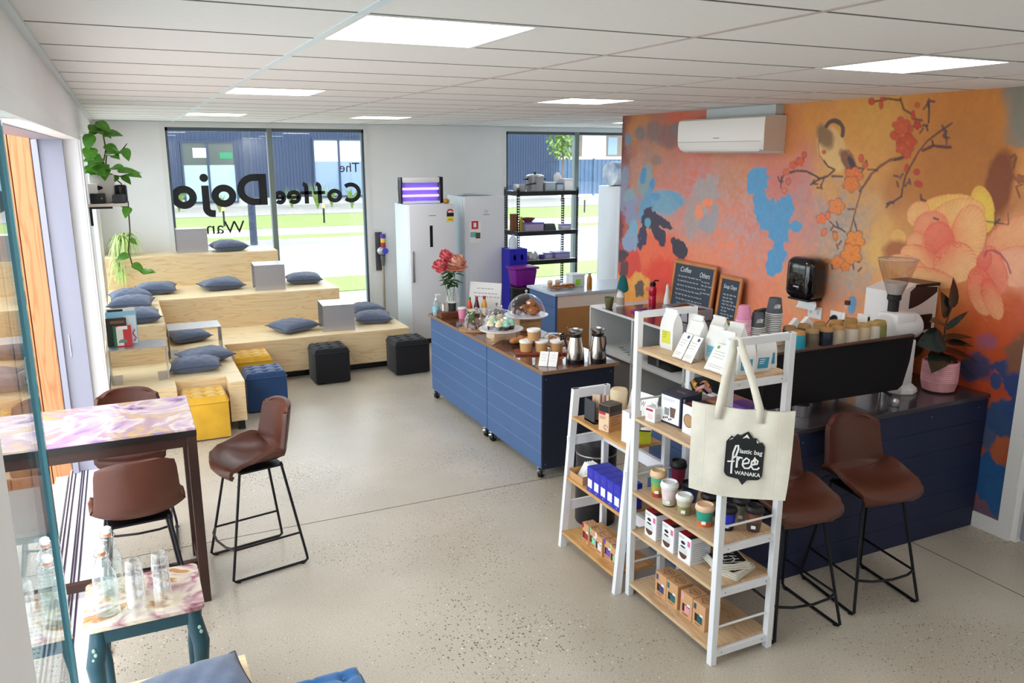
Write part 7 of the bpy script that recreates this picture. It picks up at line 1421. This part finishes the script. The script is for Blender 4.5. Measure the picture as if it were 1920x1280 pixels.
def strap(s, xa, xb, peak):
    P = [(xa, s*.022, .36), (xa+.004, s*.022, .43), (xa+.35*(peak-xa), s*.02+.012, .55), (xa+.75*(peak-xa), s*.012+.028, .67), (peak-.016, .036, .725), (peak, .038, .733), (peak+.016, .036, .725), (xb-.75*(xb-peak), s*.012+.028, .67), (xb-.35*(xb-peak), s*.02+.012, .55), (xb-.004, s*.022, .43), (xb, s*.022, .36)]
    g = G(); vs = []
    for i, p in enumerate(P):
        q = Vector(P[min(i+1, 10)])-Vector(P[max(i-1, 0)]); t_ = Vector((q.x, 0, q.z)).normalized(); n_ = Vector((-t_.z, 0, t_.x)); w = .0165 if i < 4 or i > 6 else .008
        vs += [(Vector(p)+n_*w)[:], (Vector(p)-n_*w)[:]]
    g.add(vs, [(2*i, 2*i+1, 2*i+3, 2*i+2) for i in range(10)]); o = part('strap', g, COT, tt, 60); md = o.modifiers.new('thick', 'SOLIDIFY'); md.thickness = .003
strap(-1, -.105, .08, -.05); strap(1, -.095, .07, -.046)
Mt = frame((.0, -.033, 0), (1, 0, 0), (0, 0, 1)); cx, bz = .022, .12
badge = [(-.085, .0)]+arc(-.055, .0, .03, 180, 270, 6)[1:]+[(-.02, -.035), (0, -.062), (.02, -.035)]+arc(.055, .0, .03, 270, 360, 6)+[(.088, .135), (.075, .155), (.062, .15), (.05, .172), (.036, .17), (.012, .2), (-.02, .178), (-.035, .182), (-.05, .165), (-.06, .172), (-.082, .142)]
g = G(); flat(g, [(cx+x, bz+z) for x, z in badge], Mt); bd = part('print_badge', g, INK, tt, 0)
g = G(); L2 = .0014
flat(g, [(cx+.008, bz+.186), (cx+.02, bz+.165), (cx+.006, bz+.17), (cx-.012, bz+.163)], Mt, lift=L2); flat(g, [(cx+.05, bz+.165), (cx+.06, bz+.148), (cx+.052, bz+.15)], Mt, lift=L2); flat(g, [(cx-.05, bz+.16), (cx-.058, bz+.16), (cx-.07, bz+.148)], Mt, lift=L2)
part('snow_caps', g, PAPER, bd, 0)
g = G(); S = lambda pts, w: stroke(g, [(cx+x, bz+z) for x, z in pts], w, Mt, lift=L2)
S([(-.052, -.012), (-.052, .03), (-.048, .09), (-.038, .125), (-.028, .128), (-.026, .112), (-.036, .075), (-.052, .06)], .0085); S([(-.072, .045), (-.04, .05)], .007)
S([(-.028, .075), (-.03, .02)], .009); S([(-.03, .05), (-.018, .072), (-.006, .068)], .009)
for ex in (.012, .05): S([(ex-.014, .042), (ex+.01, .05), (ex+.012, .064), (ex, .072), (ex-.014, .058), (ex-.016, .036), (ex-.006, .022), (ex+.012, .024), (ex+.02, .034)], .008)
text(g, 'lastic bag', Mt @ Matrix.Translation((cx+.03, bz+.1, 0)), .1, .028, bold=.015, shear=.1, lift=L2)
text(g, 'WANAKA', Mt @ Matrix.Translation((cx+.02, bz-.004, 0)), .115, .019, bold=.02, lift=L2); part('white_script', g, PAPER, bd, 0)
for x in (-.16, .16):
    g = G(); stroke(g, [(x, .03), (x+.004, .2), (x, .41)], .0012, Mt); part('crease_seam', g, mat('tote_seam', 'cfc5b0', .9), tt, 0)
# dark bin behind the ladder shelf
bn = thing('pedal_bin', 'black cylindrical bin standing behind the low ladder shelf', 'bin', (2.79, 4.5, 0)); g = G(); g.lathe([(.135, 0), (.14, .01), (.14, .56)], 30); part('body', g, mat('bin_black', '1c1c20', .4), bn); g = G(); g.lathe([(.143, .56), (.144, .585), (.12, .61), (.04, .63)], 30); part('lid', g, mat('bin_lid', '26262a', .35), bn); g = G(); g.lathe([(.1415, .5), (.1425, .505), (.1415, .51)], 30, cap0=False, cap1=False); part('band', g, STEEL, bn)
# ================================================================== COFFEE COUNTER
NAVC = mat('counter_front_navy', '1b2240', .55, var=.04, scale=3); CTOP = mat('counter_top_dark', '3c3538', .22, coat=.3)
cc = thing('coffee_counter', 'dark navy coffee counter with charcoal top running to the mural', 'counter', (4.0, 3.66, 0))
g = G(); g.box(-1.1, 1.09, -.34, .36, 0, .915); part('carcass', g, NAVC, cc, 0)
for k in range(6):
    g = G(); g.box(-1.1, 1.09, -.36, -.342, k*.1525+.0015, (k+1)*.1525-.0005, b=.001, seg=1); part('front_board', g, NAVC, cc, 0)
for k in range(6):
    g = G(); g.box(-1.118, -1.1, -.36, .36, k*.1525+.0015, (k+1)*.1525-.0005, b=.002, seg=1); part('end_board', g, BLUE, cc, 0)
g = G(); g.box(-1.13, 1.095, -.37, .38, .915, .945, b=.003, seg=1); part('worktop', g, CTOP, cc, 0)
g = G()
for x in (-.55, .0, .55, 1.0): g.cyl((x, -.361, .86), (x, -.363, .86), .006, 8)
part('screw_caps', g, mat('screw_grey', '5a6080', .5), cc)
ZK = .946
# espresso machine, its back panel towards the stools
em = thing('espresso_machine', 'wide black espresso machine with its back to the stools', 'espresso machine', (3.83, 3.68, ZK))
EB = mat('machine_black', '0a0606', .5, spec=.25); w = 1.14/2
g = G(); g.box(-w, w, -.22, .26, .12, .4, b=.02); part('body', g, EB, em)
P = [(-w-.02, .13), (-w+.02, .1), (w-.04, .085), (w+.0, .11), (w+.045, .27), (w+.06, .425), (w+.055, .44), (-w-.02, .43)]
g = G(); g.prism(P, .0, .02, M=frame((0, -.235, 0), (1, 0, 0), (0, 0, 1))); part('back_panel', g, EB, em, 0)
g = G(); g.box(-w, w+.05, -.27, -.255, .425, .441, b=.004, seg=1); part('panel_lip', g, mat('walnut_lip', '4a2c22', .4), em, 0)
g = G(); g.box(-w, w, -.22, .26, .4, .405); part('cup_tray', g, STEEL, em, 0)
for x in (-w+.07, w-.07):
    for y in (-.17, .2): g = G(); g.cyl((x, y, 0), (x, y, .12), .022, 12); part('foot', g, CHROME, em)
for x in (-.28, .0, .28): g = G(); g.lathe([(.045, .02), (.05, .1), (.05, .12)], 18, o=(x, .18, 0)); part('group_head', g, CHROME, em)
g = G(); g.tube([(w-.1, .0, .16), (w-.02, -.08, .1), (w+.02, -.16, .05)], .008, 8); part('steam_wand', g, CHROME, em); g = G(); g.tube([(w-.12, -.12, .12), (w-.1, -.2, .07), (w-.07, -.24, .045)], .01, 8); part('portafilter_handle', g, BLACK, em)
g = G(); g.lathe([(.028, 0), (.03, .005), (.03, .035), (.015, .05)], 16); solo('tamper', g, STEEL, 'steel tamper at the front edge of the coffee counter', 'tamper', (4.29, 3.38, ZK))
g = G(); g.lathe([(.05, 0), (.055, .07), (.052, .07), (.048, .005)], 20); solo('milk_jug', g, STEEL, 'steel milk jug under the espresso machine', 'jug', (3.62, 3.5, ZK))
# mugs on the machine
ZM = ZK+.4055
def mug(label, x, y, r, h, c1, c2, flip=True):
    t = thing('ceramic_mug', label, 'mug', (x, y, ZM), 0, 'ceramic mugs on the espresso machine')
    g = G(); g.lathe([(r, 0), (r*1.02, h*.1), (r*1.0, h*.5), (r*.93, h*.8)], 20, cap1=False); part('glazed_body', g, mat('mug_'+c1, c1, .25), t)
    g = G(); g.lathe([(r*.93, h*.8), (r*.86, h*.91), (r*.8, h*.97), (r*.7, h), (r*.66, h*.97)], 20, cap0=False); part('raw_base', g, mat('mugraw_'+c2, c2, .7), t)
mugs = [(3.61, 3.56, '2c8ca0', 'b08048', 'teal-glazed mug nearest the white shelf'), (3.72, 3.56, '6a5a48', '9a7a50', 'taupe mug second in the front row'), (3.83, 3.555, '2a2c38', 'a87a48', 'charcoal blue mug third in the front row'), (3.93, 3.555, 'b8a890', 'ae8450', 'putty mug fourth in the front row'), (4.04, 3.55, 'cfc0b0', 'a67c48', 'pale mug fifth in the front row'), (4.145, 3.55, 'c8b494', 'b08a50', 'cream mug sixth in the front row'), (4.235, 3.555, 'd4c8b8', 'b08c58', 'white-glazed mug seventh in the front row'), (4.31, 3.57, '8a8a48', 'a0884c', 'olive mug at the end of the front row'),
        (3.66, 3.68, '4a4844', '8a6a44', 'dark mug at the left of the rear row'), (3.79, 3.69, '5a5244', 'a07c48', 'brown mug second in the rear row'), (3.92, 3.69, 'a89478', 'a87c48', 'sand mug third in the rear row'), (4.06, 3.69, '9a7a50', 'b08448', 'ochre mug fourth in the rear row'), (4.19, 3.69, 'b09468', 'a88048', 'tan mug at the right of the rear row')]
for x, y, c1, c2, lab in mugs: mug(lab+' on the espresso machine', x, y, .046, .11, c1, c2)
g = G(); g.lathe([(.028, 0), (.03, .08), (.022, .095)], 16); solo('shot_glass', g, GLASSV, 'clear shot glass at the right end of the espresso machine', 'glass', (4.37, 3.65, ZM))
g = G(); g.box(-.012, .012, -.04, .04, 0, .13); o = solo('info_card', g, PAPER, 'white tent card with a dark picture among the mugs', 'card', (4.29, 3.68, ZM)); g = G(); rect(g, -.03, -.012, .0, .12, frame((0, -.0402, 0), (1, 0, 0), (0, 0, 1))) if 0 else rect(g, -.011, .011, .01, .12, frame((0, -.0405, 0), (1, 0, 0), (0, 0, 1))); part('dark_picture', g, mat('picture_dark', '3c3430', .5), o, 0)
t = thing('syrup_bottle', 'amber syrup bottle with brown cap behind the mugs', 'bottle', (4.3, 3.83, ZM)); g = G(); g.lathe([(.034, 0), (.035, .005), (.035, .06)], 18); part('syrup', g, mat('syrup_amber', 'a8501c', .15), t); g = G(); g.lathe([(.035, .06), (.034, .1), (.02, .135), (.017, .17)], 18); part('glass_neck', g, GLASSV, t); g = G(); g.lathe([(.019, .168), (.019, .195)], 14); part('cap', g, mat('cap_brown', '4a2820', .5), t)
# takeaway cup stacks on a board
g = G(); g.box(-.16, .16, -.12, .12, 0, .05, b=.004); solo('cup_tray', g, OAK, 'pale timber tray under the paper cup stacks', 'tray', (3.47, 3.78, ZM))
def stack(which, x, y, r, n, col, rim, hcup, logo=False):
    st = .0115; m = mat('pcup_'+col, col, .55); rm = mat('prim_'+rim, rim, .5); first = None; grp = 'upturned paper cups: '+which
    for k in range(n-1):                                  # nested cups: only a rim and a strip of wall show
        if first is None:
            first = t = thing('paper_cup', 'paper cup nested in the '+which+', under its top cup', 'paper cup', (x, y, ZM+.05), 0, grp)
            g = G(); g.lathe([(r+.002, 0), (r+.003, .002), (r+.002, .005), (r, .005)], 22); part('rim', g, rm, t)
            g = G(); g.lathe([(r, .005), (r*.985, st)], 22, cap0=False, cap1=False); part('cup_wall', g, m, t)
        else: t = dup(first, (x, y, ZM+.05+k*st))
    t = thing('paper_cup', ('top cup of the '+which) if n > 1 else which, 'paper cup', (x, y, ZM+.05+(n-1)*st), 0, grp if n > 1 else None)
    g = G(); g.lathe([(r+.002, 0), (r+.003, .002), (r+.002, .005), (r, .005)], 22); part('rim', g, rm, t)
    z = .005; g = G(); g.lathe([(r, z), (r*.74, z+hcup), (r*.72, z+hcup+.002), (r*.68, z+hcup-.004)], 24); part('cup_wall', g, m, t)
    if logo:
        g = G(); zc = z+hcup*.5; q = r*.88+.002; M = frame((-q*.42, -q*.9, zc), (.9, -.42, 0), (0, 0, 1))
        for k in range(7): a = -1.2+.4*k; stroke(g, [(-.02+.006*k, -.012), (-.016+.005*k+.006*math.cos(a), .004), (-.014+.006*k, .016-.002*abs(k-3))], .0022, M, lift=.002)
        part('script_logo', g, PAPER, t, 0)
stack('tall charcoal cup stack', 3.575, 3.735, .05, 13, '4a4e54', 'efece6', .09, True)
stack('shorter charcoal cup stack', 3.46, 3.75, .046, 6, '4a4e54', 'efece6', .085, True)
stack('pink cup stack', 3.375, 3.78, .046, 10, 'd888a8', 'eec8d4', .085)
stack('single upturned green paper cup beside the pink stack', 3.345, 3.87, .042, 1, '4c8a50', 'e4e0d0', .06)
# grinder with glass hopper
gr = thing('coffee_grinder', 'white coffee grinder with conical glass hopper', 'grinder', (4.6, 3.6, ZK)); GW = mat('grinder_white', 'e9e7e6', .3)
g = G(); g.lathe([(.105, 0), (.11, .008), (.105, .03), (.07, .06)], 8); part('base', g, GW, gr, 20)
g = G(); g.box(-.055, .055, -.05, .06, .05, .36, b=.015); part('column', g, GW, gr)
g = G(); g.tube([(-.13, .06, .43), (.13, .06, .43)], .09, 28); part('motor_drum', g, GW, gr)
g = G(); g.tube([(.13, .06, .43), (.142, .06, .43)], [.088, .07], 28); part('drum_cap', g, mat('grinder_warm', 'dcd8d4', .35), gr)
g = G(); g.box(-.11, .08, -.02, .15, .42, .53, b=.02); part('head', g, GW, gr)
g = G(); g.lathe([(.035, .53), (.035, .6), (.045, .61), (.045, .64)], 18, o=(-.02, .1, 0)); part('collar', g, BLACK, gr)
g = G(); g.lathe([(.045, .64), (.06, .68), (.11, .82), (.125, .875)], 32, o=(-.02, .1, 0), cap0=False, cap1=False); part('hopper', g, glass('hopper_smoke', (.8, .76, .74), 1.4, .7, 2.5), gr)
g = G(); g.lathe([(.125, .872), (.128, .876), (.125, .88)], 32, o=(-.02, .1, 0), cap0=False, cap1=False); part('hopper_rim', g, mat('rim_grey', 'b8aaa4', .3), gr)
g = G(); g.lathe([(.044, .645), (.07, .715), (.068, .72)], 24, o=(-.02, .1, 0)); part('beans', g, mat('hopper_white', 'd8d4d2', .5), gr)
# white automatic machine behind
am = thing('auto_grinder', 'white machine with curved dark window behind the grinder', 'coffee machine', (4.86, 3.88, ZK))
g = G(); g.prism([(-.2, .34), (.2, .34), (.2, .66), (-.02, .69), (-.2, .64)], -.14, .12, M=Matrix(((1, 0, 0, 0), (0, 0, 1, 0), (0, 1, 0, 0), (0, 0, 0, 1)))); part('upper_case', g, GW, am, 0)
g = G(); g.box(-.2, .2, -.02, .12, .0, .34, b=.01); part('lower_case', g, GW, am); g = G(); g.box(-.2, .2, -.14, .12, .66, .7, M=None) if 0 else g.box(-.03, .205, -.145, .125, .665, .685); part('top_cover', g, BLACK, am, 0)
g = G(); flat(g, [(-.08, .5)]+[(-.08+.27*i/8, .52+.1*(i/8)**1.6) for i in range(9)]+[(.19, .655), (-.03, .672), (-.08, .64)], frame((0, -.1405, 0), (1, 0, 0), (0, 0, 1))); part('dark_window', g, mat('window_smoke', '2c2a2e', .1), am, 0)
g = G(); g.box(-.02, .16, -.15, -.135, .36, .47, b=.006); part('black_spout', g, BLACK, am); g = G(); g.tube([(.1, -.08, .25), (.1, -.02, .25)], .11, 20); part('round_hopper', g, mat('hopper_olive', '2a261c', .3), am)
# rubber plant
rp = thing('rubber_plant', 'dark-leaved rubber plant in a textured pink pot on the counter', 'plant', (4.85, 3.5, ZK))
g = G(); pr = [(.075, 0), (.1, .012), (.112, .06)]
for k in range(9): z = .07+.014*k; pr += [(.113, z), (.1155, z+.005), (.113, z+.01)]
pr += [(.114, .2), (.112, .208), (.102, .208), (.1, .19)]; g.lathe(pr, 32); part('pot', g, mat('pot_pink', 'd99aa0', .6, var=.08, scale=30), rp); g = G(); g.lathe([(.101, .185), (.02, .192)], 20); part('soil', g, MATS['soil'], rp)
g = G(); g.tube([(0, 0, .18), (.01, .01, .32), (.0, .0, .46), (.02, -.01, .56)], [.008, .007, .006, .004], 7); part('stem', g, mat('rubber_stem', '4a3224', .6), rp)
RL = mat('rubber_leaf', '1c2620', .25, var=.2, scale=6, coat=.2)
for (b, d, up, L, W) in (((.02, -.01, .56), (.15, 0, 1), (0, -1, .1), .17, .075), ((.0, 0, .5), (-.35, -.1, .9), (0, -1, .3), .16, .09), ((.0, 0, .45), (-.9, -.2, .35), (0, -.5, .9), .17, .075), ((.0, 0, .42), (.8, -.2, .6), (0, -.7, .7), .18, .035), ((.01, 0, .36), (1, -.25, .12), (0, -.3, 1), .19, .06), ((.01, 0, .33), (.7, -.6, .05), (0, -.3, 1), .15, .09), ((.0, 0, .28), (.7, -.65, -.15), (0, -.2, 1), .2, .11), ((.0, 0, .26), (-.9, -.45, -.25), (0, -.3, 1), .2, .11), ((.0, 0, .36), (-.9, .1, -.1), (0, -.8, .5), .17, .13), ((.0, 0, .3), (-.5, .2, .15), (0, -.6, .8), .14, .08), ((.02, -.02, .24), (.7, -.6, -.5), (0, -.4, .9), .19, .07)):
    g = G(); leaf(g, b, d, up, L*1.2, W*1.3, .12, .18); part('leaf', g, RL, rp, 180)
# towel dispenser, sockets on the mural wall
td = thing('towel_dispenser', 'glossy black paper towel dispenser on the mural wall', 'dispenser', (XR, 4.9, 1.34)); GB = mat('gloss_black', '0c0c0e', .08, coat=.5)
g = G(); g.box(-.2, -.002, -.15, .15, 0, .34, b=.07, seg=5); part('cover', g, GB, td); g = G(); g.box(-.17, -.02, -.11, .11, -.012, .004); part('slot', g, BLACK, td, 0); g = G(); g.surf(lambda u, v: (-.09+.03*math.sin(v*3), -.1+.2*u, .0-.09*v), 6, 6); o = part('paper_towel', g, PAPER, td, 180); g = G(); rect(g, -.03, .03, .1, .11, frame((-.2005, 0, 0), (0, -1, 0), (0, 0, 1))); part('badge', g, STEEL, td, 0)
for y, lab, plug in ((4.86, 'white double power socket below the towel dispenser', False), (4.62, 'white power socket with a black plug on the mural wall', True), (4.32, 'white power socket with a large round plug, nearest the grinder', True)):
    t = thing('power_socket', lab, 'socket', (XR-.001, y, 1.22)); g = G(); g.box(-.012, 0, -.075, .075, -.05, .05, b=.004); part('plate', g, WHITE, t)
    if plug: g = G(); g.lathe([(.024, 0), (.026, .02), (.012, .05)], 12, M=frame((-.012, .02, 0), (0, 1, 0), (0, 0, -1)) if 0 else Matrix.Translation((-.012, .02, -.005)) @ Matrix.Rotation(-math.pi/2, 4, 'Y')); part('plug', g, BLACK, t); g = G(); g.tube([(-.06, .02, -.005), (-.09, .03, -.05), (-.07, .06, -.16)], .004, 5); part('cord', g, BLACK, t)
    else: g = G(); g.box(-.016, -.012, .03, .05, -.01, .02); g.box(-.016, -.012, -.05, -.03, -.01, .02); part('switches', g, mat('switch_grey', 'c8c8cc', .4), t, 0)
for k, lab in ((-1, 'left white peaked paper bag behind the mugs'), (1, 'right white peaked paper bag behind the mugs')):
    g = G(); g.prism([(-.04, 0), (.04, 0), (.048, .06), (.0, .11), (-.045, .07)], -.015, .015, M=Matrix(((1, 0, 0, 0), (0, 0, 1, 0), (0, 1, 0, 0), (0, 0, 0, 1)))); solo('paper_bag', g, PAPER, lab, 'paper bag', (3.93+k*.05, 3.86, ZM), 0, 'white peaked paper bags', 0)
t = thing('black_funnel', 'black curved plastic scoop behind the charcoal cup stack', 'scoop', (3.62, 3.88, ZM)); g = G(); g.prism([(-.05, 0), (.04, 0), (.06, .16), (.03, .19), (-.06, .18)], -.02, .02, M=Matrix(((1, 0, 0, 0), (0, 0, 1, 0), (0, 1, 0, 0), (0, 0, 0, 1)))); part('shell', g, BLACK, t, 0)
